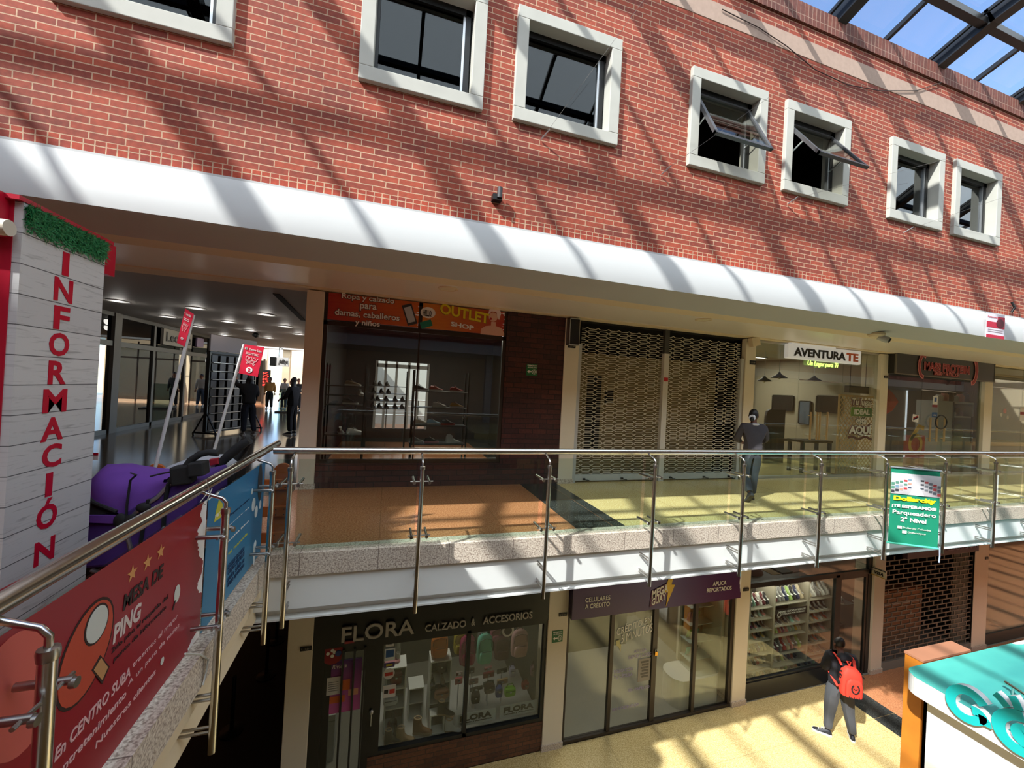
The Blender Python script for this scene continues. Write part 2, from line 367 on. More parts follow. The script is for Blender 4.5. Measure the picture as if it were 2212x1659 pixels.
b = MB(); b.box(-9, 36, 5.6, 5.7, 3.2, 7.0); b.box(-9, 36, YB, 5.6, 3.2, 3.3); b.box(-9, 36, YB, 5.6, 6.9, 7.0)
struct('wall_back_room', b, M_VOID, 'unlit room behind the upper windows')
# curved white cornice and the soffit
cp = [(YW+.05, 3.335), (YW-.035, 3.335), (YW-.035, 3.315), (YW-.06, 3.30), (YW-.10, 3.22), (YW-.14, 3.12), (YW-.165, 3.0), (YW-.175, 2.92), (YW-.175, 2.862), (YW-.11, 2.862), (YW-.11, 2.915), (YW+.05, 2.93), (YW+.2, 2.925), (YW+.38, 2.905), (YW+.52, 2.87), (YW+.56, 2.845), (YW+.57, 3.2), (YW+.05, 3.2)]
b = MB(); b.prism([V((-9, y, z)) for y, z in cp], (45, 0, 0))
o = struct('trim_9', b, M_WHT, 'curved white cornice below the brick wall', smooth=True)
b = MB(); b.box(-9, 36, YW+.57, 5.1, 2.868, 3.0); struct('trim_10', b, M_CREAM, 'tan painted strip of the soffit')
b = MB(); b.box(-9, 36, 5.1, D+.25, 2.878, 3.0); struct('ceiling_gallery', b, M_SOF, 'glossy beige soffit over the upper gallery')
b = MB(); b.box(-9, 36, 6.2, D+.24, 2.866, 2.878); struct('trim_11', b, M_CREAM, 'pale trim strip above the shop fronts')
# columns
ucw = [(-1.17, -.94), (2.875, 3.15), (6.87, 7.13), (10.89, 11.15), (14.9, 15.25)]
for k, (a, c) in enumerate(ucw):
    o = thing('column', 'cream gallery column %s, %s' % (['left of the orange shop sign', 'left of the roller grille', 'right of the roller grille', 'left of the black shop sign', 'right of the black shop sign'][k], 'on a stone base'), 'column', ((a+c)/2, D-.1, 0), kind='structure')
    MB().box(a, c, D-.005, D+.4, 0, 2.85).build('shaft', M_COL, o, bevel=.008); MB().box(a-.006, c+.012, D-.02, D+.4, 0, .075).build('base', M_GRAN, o)
lcw = [(-1.16, -.83), (2.84, 3.21), (6.94, 7.29), (11.0, 11.37), (14.8, 15.4)]
for k, (a, c) in enumerate(lcw):
    o = thing('column', 'cream ground floor column %s' % ['left of the black shoe and bag shop', 'with a green sign, left of the purple sign', 'right of the purple shop sign', 'right of the shoe shelf window', 'right of the brick pattern grille'][k], 'column', ((a+c)/2, D-.1, ZL), kind='structure')
    MB().box(a, c, D-.01, D+.4, ZL, -.62).build('shaft', M_COL, o, bevel=.008); MB().box(a-.012, c+.012, D-.03, D+.4, ZL, ZL+.1).build('base', M_GRAN, o)

# windows of the brick wall
def tilted_sash(par, x0, x1, z0, z1, y, open_):
    """square sash hinged at its top edge, swung outwards by open_ (metres at the lower edge)"""
    h = z1-z0; dy = open_; dz = math.sqrt(h*h-dy*dy); U = V((1, 0, 0)); W = V((0, -dy/h, -dz/h)); N = U.cross(W)
    O = V((x0, y, z1)); w = x1-x0
    b = MB(); q = .045
    for (p, r) in (((0, 0), (w, 0)), ((0, h-q), (w, h-q))):
        b.obox(O+U*(w/2)+W*(p[1]+q/2), U, W, N, w/2, q/2, .02)
    for xx in (0, w-q): b.obox(O+U*(xx+q/2)+W*(h/2), U, W, N, q/2, h/2, .02)
    s = b.build('sash', M('grey window frame', (92, 92, 94), .4, .5), par)
    MB().obox(O+U*(w/2)+W*(h/2), U, W, N, w/2-q, h/2-q, .004).build('pane', glass('milky pane', (214, 214, 208), .5, .05) if open_ else G_WIN, s)
    b2 = MB()
    for xx in (.02, w-.02): b2.bar(O+U*xx+W*(h*.55), O+U*xx+V((0, .06, -h*.62)), .014, .014)
    if open_: b2.build('stay', M_ALU, s)
for k, (a, c) in enumerate(WIN):
    o = thing('window_%d' % (k+1), ['square window with white stone surround beyond the left edge', 'upper left window cut by the photo edge', 'closed square window, second from the left', 'closed square window, third from the left', 'open window, left one of the open pair', 'open window, right one of the open pair', 'closed window, left one of the far pair', 'closed window, right one of the far pair'][min(k, 7)] if k < 8 else 'square window with white stone surround beyond the right edge', None, ((a+c)/2, YW, ZA), kind='structure')
    y0, y1 = YW-.05, YB+.02; i0, i1, j0, j1 = a+.13, c-.13, ZA+.135, ZB-.13
    b = MB(); b.box(a, c, y0, y1, ZA, j0); b.box(a, c, y0, y1, j1, ZB); b.box(a, i0, y0, y1, j0, j1); b.box(i1, c, y0, y1, j0, j1)
    b.build('stone_surround', M_STONE, o, bevel=.006)
    yf = YW+.085; b = MB(); q = .05
    b.box(i0, i1, yf, yf+.06, j0, j0+.02); b.box(i0, i1, yf, yf+.06, j1-q*1.4, j1); b.box(i0, i0+.03, yf, yf+.06, j0, j1); b.box(i1-q*1.5, i1-.02, yf, yf+.06, j0, j1)
    b.build('frame', M_BLK, o)
    MB().box(i1-.1, i1-.075, yf+.01, yf+.05, j0, j1-.07).build('side_rail', M_ALU, o)
    op = {4: .40, 5: .50}.get(k, 0)
    if op: tilted_sash(o, i0+.01, i1-.06, j0+.03, j1-.08, yf+.01, op)
    else: MB().box(i0+.03, i1-.1, yf+.03, yf+.036, j0+.02, j1-.07).build('pane', G_WIN, o)

# glass roof: a low faceted vault from wall to wall
YN = -3.6           # face of the opposite brick wall, above the camera's gallery
RP = [(4.25, 7.12), (3.55, 7.37), (3.0, 7.49), (2.5, 7.47), (2.0, 7.33), (1.4, 7.0), (.6, 6.85), (-1.5, 6.8), (YN-.1, 6.78)]
BX = [5.93+2.235*k for k in range(-6, 14)]
sk = thing('skylight', 'glass roof of black beams over the brick hall', 'skylight', (5, 2, 7.1), kind='structure')
M_BEAM = M('black roof beam', (14, 14, 15), .45)
def rafter(x, w, d, dz):
    b = MB()
    for (y0, z0), (y1, z1) in zip(RP, RP[1:]):
        e = V((0, y1-y0, z1-z0)).normalized()*.02
        b.bar(V((x, y0, z0+dz))-e, V((x, y1, z1+dz))+e, w, d)
    return b
for x in BX:
    rafter(x, .17, .2, .02).build('rafter', M_BEAM, sk)
    b = rafter(x+1.0, .055, .07, .04); b2 = rafter(x-.17, .035, .05, .06); b.add(b2.v, b2.f); b.build('mullion', M_BEAM, sk)
    b = MB(); b.grid([[V((x, y, z+.11)) for y, z in RP], [V((x+2.235, y, z+.11)) for y, z in RP]]); b.build('pane', G_SKY, sk)
for y, z in ((3.62, 7.345), (2.5, 7.47), (1.4, 7.0)):
    MB().bar((BX[0], y, z), (36, y, z), .10, .09).build('purlin', M_BEAM, sk)
# left, right and near sides of the hall (beyond the frame: they bound the light and show in the glass)
M_BRy = brick('brick red side', (170, 74, 54), (140, 60, 48), (205, 180, 158), plane='YZ')
b = MB(); b.box(-9.3, -9, -6.4, D+.2, ZL, 9.9); struct('wall_left', b, M_BRy, 'tall brick end wall left of the platform')
b = MB(); b.box(36, 36.3, -6.4, 12, ZL, 8); struct('wall_right', b, M_CREAM, 'cream end wall far right of the gallery')
b = MB(); b.box(-9, 36, YN-.25, YN, 3.3, 6.8); struct('wall_near', b, M_BR, 'brick upper wall above the near gallery')
b = MB(); b.box(-9, 36, YN-.02, YN+.12, 2.9, 3.3); b.box(-9, 36, -6.5, YN, 2.9, 3.0)
for x in (-5, 4, 8, 12, 16): b.box(x, x+.3, -4.3, -4.0, 0, 2.9)
struct('trim_12', b, M_WHT, 'white cornice, soffit and columns of the near gallery')
b = MB(); b.box(-9, 36, -6.7, -6.5, ZL, 3.3); struct('wall_near_shops', b, M_CREAM, 'shop wall behind the camera')
# ================================================================== shoes (shared builder)
def shoe_parts(high=False):
    st = [(-.005, .022, .055), (.015, .034, .092), (.05, .037, .098), (.09, .036, .094), (.125, .037, .082), (.165, .042, .064), (.205, .046, .052), (.24, .042, .045), (.265, .03, .036), (.278, .012, .026)]
    if high: st = [(a, b, c+(.075 if a < .1 else .04 if a < .13 else 0)) for a, b, c in st]
    rows = []
    for y, hw, zt in st:
        rows.append([V((hw*math.cos(t), y, .022+(zt-.022)*math.sin(t)**.8)) for t in [math.pi*i/10 for i in range(11)]])
    up = MB(); up.grid(rows); k = len(up.v); n = len(st)
    up.f.append(tuple(range(11))); up.f.append(tuple(range((n-1)*11, n*11))[::-1])
    ol = [(hw+.005, y) for y, hw, zt in st]
    pts = [V((-hw, y, 0)) for hw, y in ol]+[V((hw, y, 0)) for hw, y in ol[::-1]]
    so = MB(); so.prism(pts[::-1], (0, 0, .028))
    la = MB()
    for i in range(5):
        y = .105+.02*i; z = .022+(.094-.011*i-.0*i)-.012; la.box(-.018, .018, y-.004, y+.004, z-.006+(.04 if high and i < 2 else 0), z+.004+(.04 if high and i < 2 else 0))
    tg = MB(); tg.grid([[V((x, .095+.03*t, .08+(.055 if not high else .11)*(1-t)*.5+.012)) for x in (-.022, 0, .022)] for t in (0, .5, 1)])
    return up, so, la, tg
SHOEM = {}
def shoe_meshes(c, sc, lc, high):
    key = (c, sc, lc, high)
    if key not in SHOEM:
        up, so, la, tg = shoe_parts(high)
        ms = [up.mesh('upper', True), so.mesh('sole'), la.mesh('laces'), tg.mesh('tongue')]
        for me, cc in zip(ms, (c, sc, lc, lc)): me.materials.append(M('shoe %d %d %d' % cc, cc, .55))
        SHOEM[key] = ms
    return SHOEM[key]
W_, K_ = (226, 226, 222), (28, 28, 30)
def shoe(loc, rz, c=W_, sc=W_, lc=W_, high=False, tilt=0.0, label='', group=None, size=1.0, roll=0.0):
    o = thing('shoe', label, 'shoe', loc, group, rot=(tilt, roll, rz)); o.scale = (size,)*3
    for nme, me in zip(('upper', 'sole', 'laces', 'tongue'), shoe_meshes(c, sc, lc, high)): link(nme, me, None, o, local=True)
    return o

# ================================================================== upper shops
YS = D+.03
def room(name, x0, x1, y1, z0, z1, mat, label, floor=None):
    b = MB(); b.box(x0, x1, y1, y1+.1, z0, z1); b.box(x0, x0+.05, YS+.06, y1, z0, z1); b.box(x1-.05, x1, YS+.06, y1, z0, z1); b.box(x0, x1, YS+.06, y1, z1-.03, z1+.02)
    return struct(name, b, mat, label)
def frame(mb, x0, x1, z0, z1, w=.05, y=YS, d=.06):
    mb.box(x0, x0+w, y, y+d, z0, z1); mb.box(x1-w, x1, y, y+d, z0, z1); mb.box(x0+w, x1-w, y, y+d, z0, z0+w); mb.box(x0+w, x1-w, y, y+d, z1-w, z1)
    return mb
def lamp(x, y, z, power, size=.5, col=(1, .93, .82)):
    l = bpy.data.lights.new('added_lamp_light', 'AREA'); l.energy = power; l.size = size; l.color = col
    o = bpy.data.objects.new('added_lamp_light', l); COL.objects.link(o); o.location = (x, y, z); return o
def fill_lamp(x, y, z, power, label, sx=.6, sy=.3, emit=4.0, cat='lamp'):  # lamps added to brighten the shop interiors
    o = thing('added_lamp', label, cat, (x, y, z))
    MB().box(x-sx/2, x+sx/2, y-sy/2, y+sy/2, z-.02, z+.02).build('housing', M_WHT, o)
    MB().box(x-sx/2+.03, x+sx/2-.03, y-sy/2+.03, y+sy/2-.03, z-.026, z-.02).build('diffuser', M('added lamp diffuser %g' % emit, (255, 246, 230), .5, emit=emit), o)
    l = lamp(x, y, z-.04, power, max(sx, sy)); l.parent = o; l.matrix_parent_inverse = Matrix.Translation(-o.location)

# ---- orange sign shop (A)
AX0, AX1 = -.94, 1.83
zs0 = rect((706.3, 698.6), (905, 647.4), YS); zs1 = rect((912.7, 707.6), (1084.4, 668.5), YS)
ZSB = 2.46; XM = (zs0[1]+zs1[0])/2
fr = thing('window_20', 'bronze framed glass front of the shoe shop with orange signs', None, (.4, YS, 0), kind='structure')
b = frame(MB(), AX0, AX1, .36, 2.85, .055); b.box(AX0, AX1, YS, YS+.06, ZSB-.08, ZSB-.02); b.box(XM-.03, XM+.03, YS, YS+.06, ZSB-.03, 2.85)
b.build('frame', M_BRZ, fr); MB().box(AX0+.05, AX1-.05, YS+.03, YS+.036, .40, ZSB-.08).build('pane', G_SHOP, fr)
b = MB(); b.box(XM-.012, XM+.012, YS+.02, YS+.045, .4, ZSB-.08); b.build('glass_joint', M_BRZ, fr)
b = MB(); b.box(AX0, AX1, YS-.02, YS+.1, 0, .36); b.box(AX1, 2.875, YS-.02, YS+.1, 0, 2.86); struct('wall_pier', b, M_BRd, 'dark brick pier and low plinth beside the shoe shop glass')
M_OR1 = ramped('orange print left', [(176, 44, 36), (206, 92, 36), (214, 132, 44), (208, 104, 40)], 0, AX0, XM, .4, .5, 5, (1, 1, 6))
M_OR2 = ramped('orange print right', [(214, 128, 44), (208, 110, 40), (196, 74, 36), (178, 48, 40)], 0, XM, AX1, .4, .5, 5, (1, 1, 6))
s1 = thing('shop_sign', 'orange sign panel reading about clothes and shoes, white lettering', 'sign', (AX0, YS, ZSB))
MB().box(AX0+.05, XM-.03, YS-.004, YS+.03, ZSB, 2.85).build('panel', M_OR1, s1)
M_LW = M('lettering white', (235, 230, 222), .5); M_LB = M('lettering black', (22, 20, 20), .5); M_LY = M('lettering yellow', (228, 206, 30), .5)
T = YS-.006
def two_tone(name, s, par, lb, rt, bold=.02, m1=M_LW, m2=M_LB, Y=T):
    sign_text(name, s, m2, par, (lb[0]-1.2, lb[1]+1.5), (rt[0]+1.2, rt[1]-1.0), Y+.001, .002, bold+.025)
    sign_text(name, s, m1, par, lb, rt, Y-.002, .004, bold)
z5 = lambda x, y: (640+x/3.319, 560+y/3.319)
two_tone('lettering', 'Ropa y calzado', s1, z5(325, 290), z5(705, 283))
two_tone('lettering', 'para', s1, z5(455, 368), z5(577, 330))
two_tone('lettering', 'damas, caballeros', s1, z5(275, 405), z5(742, 400))
two_tone('lettering', 'y ni\u00f1os', s1, z5(420, 480), z5(600, 448))
x0, x1, z0, z1 = rect(z5(815, 455), z5(868, 345), T)
ph = MB(); x0 -= .06; x1 -= .06; ph.obox(((x0+x1)/2, T, (z0+z1)/2), (1, 0, .35), (0, 1, 0), (-.35, 0, 1), .075, .004, .16); ph.build('phone_print', M('print dark grey', (56, 56, 60)), s1)
MB().obox(((x0+x1)/2, T-.003, (z0+z1)/2), (1, 0, .35), (0, 1, 0), (-.35, 0, 1), .055, .004, .12).build('screen_print', M('print pale grey', (186, 190, 196)), s1)
s2 = thing('shop_sign', 'orange sign panel with big yellow lettering and a woman in a head scarf', 'sign', (XM, YS, ZSB))
MB().box(XM+.03, AX1-.05, YS-.004, YS+.03, ZSB, 2.85).build('panel', M_OR2, s2)
sign_text('lettering', 'OUTLET', M('lettering olive', (150, 110, 20)), s2, z5(1026, 391), z5(1391, 352), T+.001, .002, .03, slope=-.115)
sign_text('lettering', 'OUTLET', M_LY, s2, z5(1030, 388), z5(1385, 352), T-.002, .006, .03, slope=-.115)
sign_text('lettering', 'SHOP', M_LW, s2, z5(1107, 478), z5(1275, 462), T-.002, .006, .04, slope=-.1)
c = PY(*z5(945, 383), T); b = MB(); b.lathe([(.001, -.002), (.14, -.002), (.14, .002), (.001, .002)], (0, 0, 0), 24, 'Y'); b.v = [(c.x+p[0]*.82, T+p[1], c.z+p[2]*.62) for p in b.v]; b.build('speech_bubble', M_LW, s2)
sign_text('lettering', 'HELLO!', M_LB, s2, z5(910, 405), z5(974, 368), T-.004, .002, .02, slope=-.05)
x0, x1, z0, z1 = rect(z5(908, 490), z5(955, 440), T); MB().obox(((x0+x1)/2, T, (z0+z1)/2), (1, 0, .4), (0, 1, 0), (-.4, 0, 1), .09, .003, .05).build('bill_print', M('print teal', (24, 120, 96)), s2)
c = PY(*z5(1405, 545), T); M_PSK = M('print skin', (222, 172, 150)); b = MB()
b.prism([V((c.x+q[0], T, c.z+q[1])) for q in ((-.2, 0), (-.19, .09), (-.12, .14), (-.03, .155), (-.03, .22), (.05, .22), (.05, .155), (.15, .13), (.2, .05), (.2, 0))], (0, -.003, 0))
b.lathe([(.001, -.003), (.075, -.003), (.075, .003), (.001, .003)], (c.x+.0, T, c.z+.3), 20, 'Y'); b.build('woman_print', M_PSK, s2)
b = MB(); b.prism([V((c.x+q[0], T-.004, c.z+q[1])) for q in ((-.09, .32), (-.07, .43), (.0, .48), (.09, .46), (.13, .37), (.1, .26), (.07, .3), (.05, .38), (-.03, .39))], (0, -.003, 0)); b.build('scarf_print', M('print scarf', (232, 206, 206)), s2)
b = MB(); b.lathe([(.001, -.002), (.02, -.002), (.02, .002), (.001, .002)], (c.x-.04, T-.006, c.z+.265), 12, 'Y'); b.build('mouth_print', M('print red', (170, 30, 40)), s2)
# interior of A, with a bright court seen through its back window
ax, bx, az, bz = rect((806, 940), (926, 786), 11.0)
b = MB(); b.box(-1.1, ax, 11, 11.1, 0, 2.85); b.box(bx, 2.85, 11, 11.1, 0, 2.85); b.box(ax, bx, 11, 11.1, 0, .35); b.box(ax, bx, 11, 11.1, bz, 2.85)
b.box(-1.1, -1.05, 7.2, 11, 0, 2.85); b.box(2.8, 2.85, YS+.1, 11, 0, 2.85); b.box(-1.1, 2.85, YS+.1, 11, 2.83, 2.9)
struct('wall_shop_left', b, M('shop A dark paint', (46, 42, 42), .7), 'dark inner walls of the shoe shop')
fr = thing('window_21', 'bright rear window of the shoe shop', None, ((ax+bx)/2, 11, .35), kind='structure')
b = MB()
for t in (0, .17, .38, .62, .8, 1): b.box(ax+(bx-ax)*t-.03, ax+(bx-ax)*t+.03, 10.98, 11.04, .35, bz)
b.box(ax, bx, 10.98, 11.04, 1.95, 2.05); b.build('frame', M_WHT, fr)
b = MB(); b.box(-.9, 8, 15.5, 15.7, 0, 2.6); struct('wall_court', b, M_WHT, 'sunlit white wall of the rear court')
b = MB()
for z in (.5, .8, 1.0): b.tube([(-.6, 13.6, z), (6, 13.6, z)], .02, 6)
for x in range(0, 7): b.tube([(x, 13.6, 0), (x, 13.6, 1)], .02, 6)
single('court_railing', b, M_STEEL, 'steel railing in the bright court behind the shoe shop', 'railing')
fill_lamp(1.2, 8.4, 2.8, 42, 'white strip lamp under the shoe shop ceiling', 1.2, .12, 3)
def rack(name, label, x0, x1, y, zs, d=.32, mat=None):
    o = thing(name, label, 'rack', ((x0+x1)/2, y, 0)); b = MB()
    for x in (x0, x1):
        for yy in (y, y+d): b.box(x-.012, x+.012, yy-.012, yy+.012, 0, max(zs)+.35)
    b.build('frame', M_BLK, o)
    for z in zs: MB().box(x0, x1, y-.01, y+d+.01, z-.018, z-.003).build('shelf', mat or M('rack shelf', (60, 60, 62), .3), o)
    return o
z6 = lambda x, y: (680+x/5.267, 700+y/5.267)
Y1 = 7.0
zz = lambda y, Y=Y1: PY(*z6(900, y), Y).z
r1 = [PY(*z6(450, y), Y1).z for y in (705, 812, 920, 1258)]
rack('shoe_rack', 'black shoe rack behind the left half of the shop glass', PY(*z6(120, 900), Y1).x, PY(*z6(560, 900), Y1).x, Y1, r1)
r2 = [PY(*z6(1400, y), Y1).z for y in (765, 950, 1155, 1365)]
rack('shoe_rack', 'black shoe rack behind the right half of the shop glass', PY(*z6(1120, 900), Y1).x, PY(*z6(1740, 900), Y1).x, Y1, r2)
Y2 = 9.2
r3 = [PY(*z6(750, y), Y2).z for y in (700, 785, 870, 955)]
rack('shoe_rack', 'black shoe rack against the bright rear window', PY(*z6(585, 900), Y2).x, PY(*z6(1040, 900), Y2).x, Y2, r3)
near = [(485, 812, (222, 222, 222), W_, 0, 'white shoe on the left shop rack, second shelf from top', False), (430, 705, (150, 130, 110), W_, 1, 'tan and white shoe on top of the left shop rack', False), (450, 1258, (224, 222, 220), W_, 1, 'white shoe with red lining on the lowest left rack shelf', False),
        (250, 1258, (96, 92, 90), (170, 170, 170), 0, 'grey shoe beside the white one on the lowest left rack shelf', False), (400, 920, (120, 118, 116), W_, 1, 'grey shoe on the third shelf of the left shop rack', False),
        (1220, 765, K_, (200, 200, 200), 1, 'black shoe on top of the right shop rack, at its left', False), (1400, 765, (186, 66, 56), W_, 1, 'red and white shoe on top of the right shop rack, in its middle', False), (1640, 765, (170, 24, 30), W_, 1, 'bright red shoe on top of the right shop rack, at its right', False),
        (1435, 950, (218, 218, 220), W_, 1, 'white shoe on the second shelf of the right shop rack', False), (1640, 950, (190, 140, 40), W_, 1, 'yellow shoe on the second shelf of the right shop rack', False),
        (1215, 1155, (214, 196, 176), W_, 1, 'cream shoe on the third shelf of the right shop rack', False), (1370, 1155, (160, 196, 220), W_, 1, 'pale blue shoe on the third shelf of the right shop rack', False), (1535, 1155, (96, 84, 84), (220, 90, 70), 1, 'grey shoe with a red toe on the third shelf of the right rack', False),
        (1345, 1365, K_, (220, 150, 160), 1, 'black and pink shoe at the foot of the right shop rack', False), (1590, 1365, (214, 212, 208), W_, 1, 'white high top shoe at the foot of the right shop rack', True), (1165, 1365, (140, 140, 140), (190, 190, 190), 1, 'grey shoe at the foot of the right shop rack, at its left', False)]
for x, y, c, sc, side, lab, hi in near:
    p = PY(*z6(x, y), Y1); p.z = min(r1+r2, key=lambda q: abs(q-p.z) if (q in r1) == (x < 700) else 9); r = -math.pi/2+.25 if side else math.pi+.3
    shoe((p.x-(.13 if side else 0), Y1+.15+(0 if side else .12), p.z), r, c, sc, W_, hi, label=lab, size=.92)
RS = [(665, 700), (725, 700), (810, 700), (650, 785), (745, 785), (825, 785), (640, 870), (700, 870), (800, 870), (905, 870), (990, 870), (640, 955), (720, 955), (800, 955), (905, 955), (985, 955)]
for i, (x, y) in enumerate(RS):
    p = PY(*z6(x, y), Y2); p.z = r3[[700, 785, 870, 955].index(y)]; row = 'top' if y == 700 else ORD[{785: 1, 870: 2, 955: 3}[y]]
    k = sorted(q for q, yy in RS if yy == y).index(x)
    shoe((p.x, Y2+.28, p.z), math.pi+.2, (34, 32, 30), (70, 66, 60), (60, 60, 60), size=.85, label='dark shoe, %s from left on the %s shelf of the rear rack' % (ORD[k], row), group='dark shoes on the rear rack')
# first-aid sign on the pier, another on a ground floor column
def aid_sign(lb, rt, Y, label):
    x0, x1, z0, z1 = rect(lb, rt, Y); o = thing('first_aid_sign', label, 'sign', ((x0+x1)/2, Y, z0)); w, h = x1-x0, z1-z0
    MB().box(x0, x1, Y-.006, Y, z0, z1).build('plate', M('sign green', (26, 104, 52), .45), o)
    text_mb('PRIMEROS', (x0+.08*w, Y-.007, z0+.82*h), XU, ZU, .84*w, .11*h, .001, .02).build('lettering', M_LW, o)
    text_mb('AUXILIOS', (x0+.08*w, Y-.007, z0+.65*h), XU, ZU, .84*w, .11*h, .001, .02).build('lettering', M_LW, o)
    b = MB(); cx, cz = x0+.28*w, z0+.34*h; f = lambda a, c: V((cx+a*w, Y-.007, cz+c*h))
    b.prism([f(-.22, 0), (f(-.02, .14)), f(-.02, .06), f(.2, .06), f(.2, -.06), f(-.02, -.06), f(-.02, -.14)], (0, -.001, 0)); b.build('arrow', M_LW, o)
    b = MB(); c0 = V((x0+.72*w, Y-.007, z0+.34*h))
    for r in (.2*w, .1*w): b.stroke([(r*math.cos(t*math.pi/12), r*math.sin(t*math.pi/12)) for t in range(25)], .04*w, c0, XU, ZU, V((0, -1, 0)), .001)
    b.build('ring_mark', M_LW, o)
aid_sign((1136.5, 810.7), (1161, 787.5), YS-.02, 'green first aid sign on the dark brick pier')
aid_sign((1192, 1388.5), (1216, 1360), D-.01, 'green first aid sign on the ground floor column')
# black lantern box and number plates on the columns
def plate(lb, rt, Y, s, label):
    x0, x1, z0, z1 = rect(lb, rt, Y); o = thing('number_plate', label, 'plate', ((x0+x1)/2, Y, z0))
    MB().box(x0, x1, Y-.012, Y, z0, z1).build('plate', M_BLK, o); w, h = x1-x0, z1-z0
    text_mb(s, (x0+.12*w, Y-.013, z0+.28*h), XU, ZU, .76*w, .44*h, .001).build('lettering', M('plate lettering', (170, 160, 140)), o)
plate((1226.5, 751), (1243, 744), D-.006, 'L 11-108', 'black unit number plate under the black box left of the grille')
plate((1619.5, 787), (1631.5, 779.5), D-.006, 'L 11-109', 'black unit number plate on the column right of the grille')
plate((1909.5, 816.5), (1919.5, 812), D-.006, 'L 11-110', 'black unit number plate below the black shop sign')
x0, x1, z0, z1 = rect((1229, 743), (1252.5, 691), D-.12)
o = thing('lantern_box', 'tall black box sign on the column left of the grille', 'sign', (x0, D-.1, z0))
MB().box(x0, x1, D-.14, D-.005, z0, z1).build('box', M('satin black', (16, 16, 20), .3), o, bevel=.008); b = MB(); b.box(x0-.01, x0, D-.15, D-.005, z0-.01, z1+.01); b.box(x0-.01, x1+.01, D-.15, D-.005, z1, z1+.012); b.box(x0-.01, x1+.01, D-.15, D-.005, z0-.012, z0); b.build('rim', M_ALU, o)
x0, x1, z0, z1 = rect((1619, 750), (1642, 726), D-.1)
o = thing('junction_box', 'tilted beige box hanging under the soffit right of the grille', 'box', ((x0+x1)/2, D-.1, z0))
MB().obox(((x0+x1)/2, D-.09, (z0+z1)/2), (1, 0, .3), (0, 1, 0), (-.3, 0, 1), .10, .05, .09).build('cover', M_CREAM, o, bevel=.006); MB().tube([((x0+x1)/2-.05, D-.03, z1), ((x0+x1)/2-.08, D-.02, 2.84)], .012, 6).build('cable', M_BLK, o)

# ---- roller grille shop (B)
g1 = rect((1237.4, 1038), (1432.4, 706), D+.04); g2 = rect((1436, 1035.4), (1603.5, 728), D+.04)
GX0, GM, GX1 = 3.16, (PY(1424, 1030, D).x+PY(1447, 720, D).x)/2, 6.86
zt = 2.80; zc = PY(1330, 758, D+.6).z-.1
def grille(name, label, x0, x1, y, z0, z1, ncol, dz):
    o = thing(name, label, 'grille', ((x0+x1)/2, y, z0)); st = (x1-x0)/ncol; rw = .045
    rods = MB(); links = MB(); n = int((z1-z0)/dz); r = .005
    for j in range(n):
        z = z0+dz*(j+.5)
        for i in range(ncol):
            cx = x0+st*(i+.5)
            rods.box(cx+rw, min(cx+st-rw, x1), y-r, y+r, z+dz*.14, z+dz*.14+.009); rods.box(cx+rw, min(cx+st-rw, x1), y-r, y+r, z-dz*.14-.009, z-dz*.14)
            if i == 0:
                rods.box(x0, cx-rw, y-r, y+r, z+dz*.14, z+dz*.14+.009); rods.box(x0, cx-rw, y-r, y+r, z-dz*.14-.009, z-dz*.14)
            q = [(-rw, .2*dz), (0, .5*dz), (rw, .2*dz), (rw, -.2*dz), (0, -.5*dz), (-rw, -.2*dz)]
            for a in range(6):
                if a in (2, 5): continue
                p0, p1 = q[a], q[(a+1) % 6]; links.bar((cx+p0[0], y, z+p0[1]), (cx+p1[0], y, z+p1[1]), .012, .009, (0, 1, 0))
    m = M('grille paint', (206, 198, 180), .5, .2)
    rods.add(links.v, links.f); rods.build('curtain', m, o)
    b = MB(); b.box(x0, x1, y-.03, y+.03, z0-.11, z0); b.build('bottom_bar', M('grille bottom bar', (198, 200, 200), .5, .3), o)
    for t in (.1, .55, .9):
        b = MB(); b.box(x0+(x1-x0)*t-.02, x0+(x1-x0)*t+.02, y-.06, y-.03, z0-.09, z0-.06); b.tube([(x0+(x1-x0)*t+.03, y-.05, z0-.09), (x0+(x1-x0)*t+.1, y-.05, z0-.1)], .008, 6)
        b.build('floor_bolt', M_BLK, o)
grille('roller_grille', 'left leaf of the closed cream roller grille', GX0+.06, GM-.06, D+.06, .14, zt, 8, .079)
grille('roller_grille', 'right leaf of the closed cream roller grille', GM+.06, GX1-.08, D+.06, .14, zt, 8, .079)
o = thing('grille_post', 'blue and white flaking post between the two grille leaves', 'post', (GM, D, 0))
MB().box(GM-.055, GM+.055, D, D+.08, 0, 2.40).build('lower_sleeve', ramped('flaking paint', [(206, 202, 194), (214, 208, 200), (56, 104, 130), (52, 100, 128), (52, 100, 128), (54, 104, 132), (210, 204, 196), (214, 208, 200), (206, 200, 192)], 2, -.45, 2.55, .6, .22, 11), o)
MB().box(GM-.05, GM+.05, D+.01, D+.09, 2.40, 2.85).build('upper_sleeve', M('post grey', (70, 68, 66), .6), o); MB().box(GM-.045, GM+.045, D-.004, D, 1.88, 1.95).build('red_sticker', M('sticker red', (196, 40, 44)), o)
for x in (GX0+.02, GX1-.05): single('grille_guide', MB().box(x-.03, x+.035, D+.01, D+.1, 0, 2.44), M_WHT, 'white guide rail at the %s edge of the roller grille' % ('left' if x < 5 else 'right'), 'rail')
b = MB(); b.box(3.1, 6.9, D+.75, D+.85, 0, 2.36); struct('wall_shop_grille', b, M('shop B board', (146, 130, 98), .8, var=.05), 'beige board wall behind the roller grille')
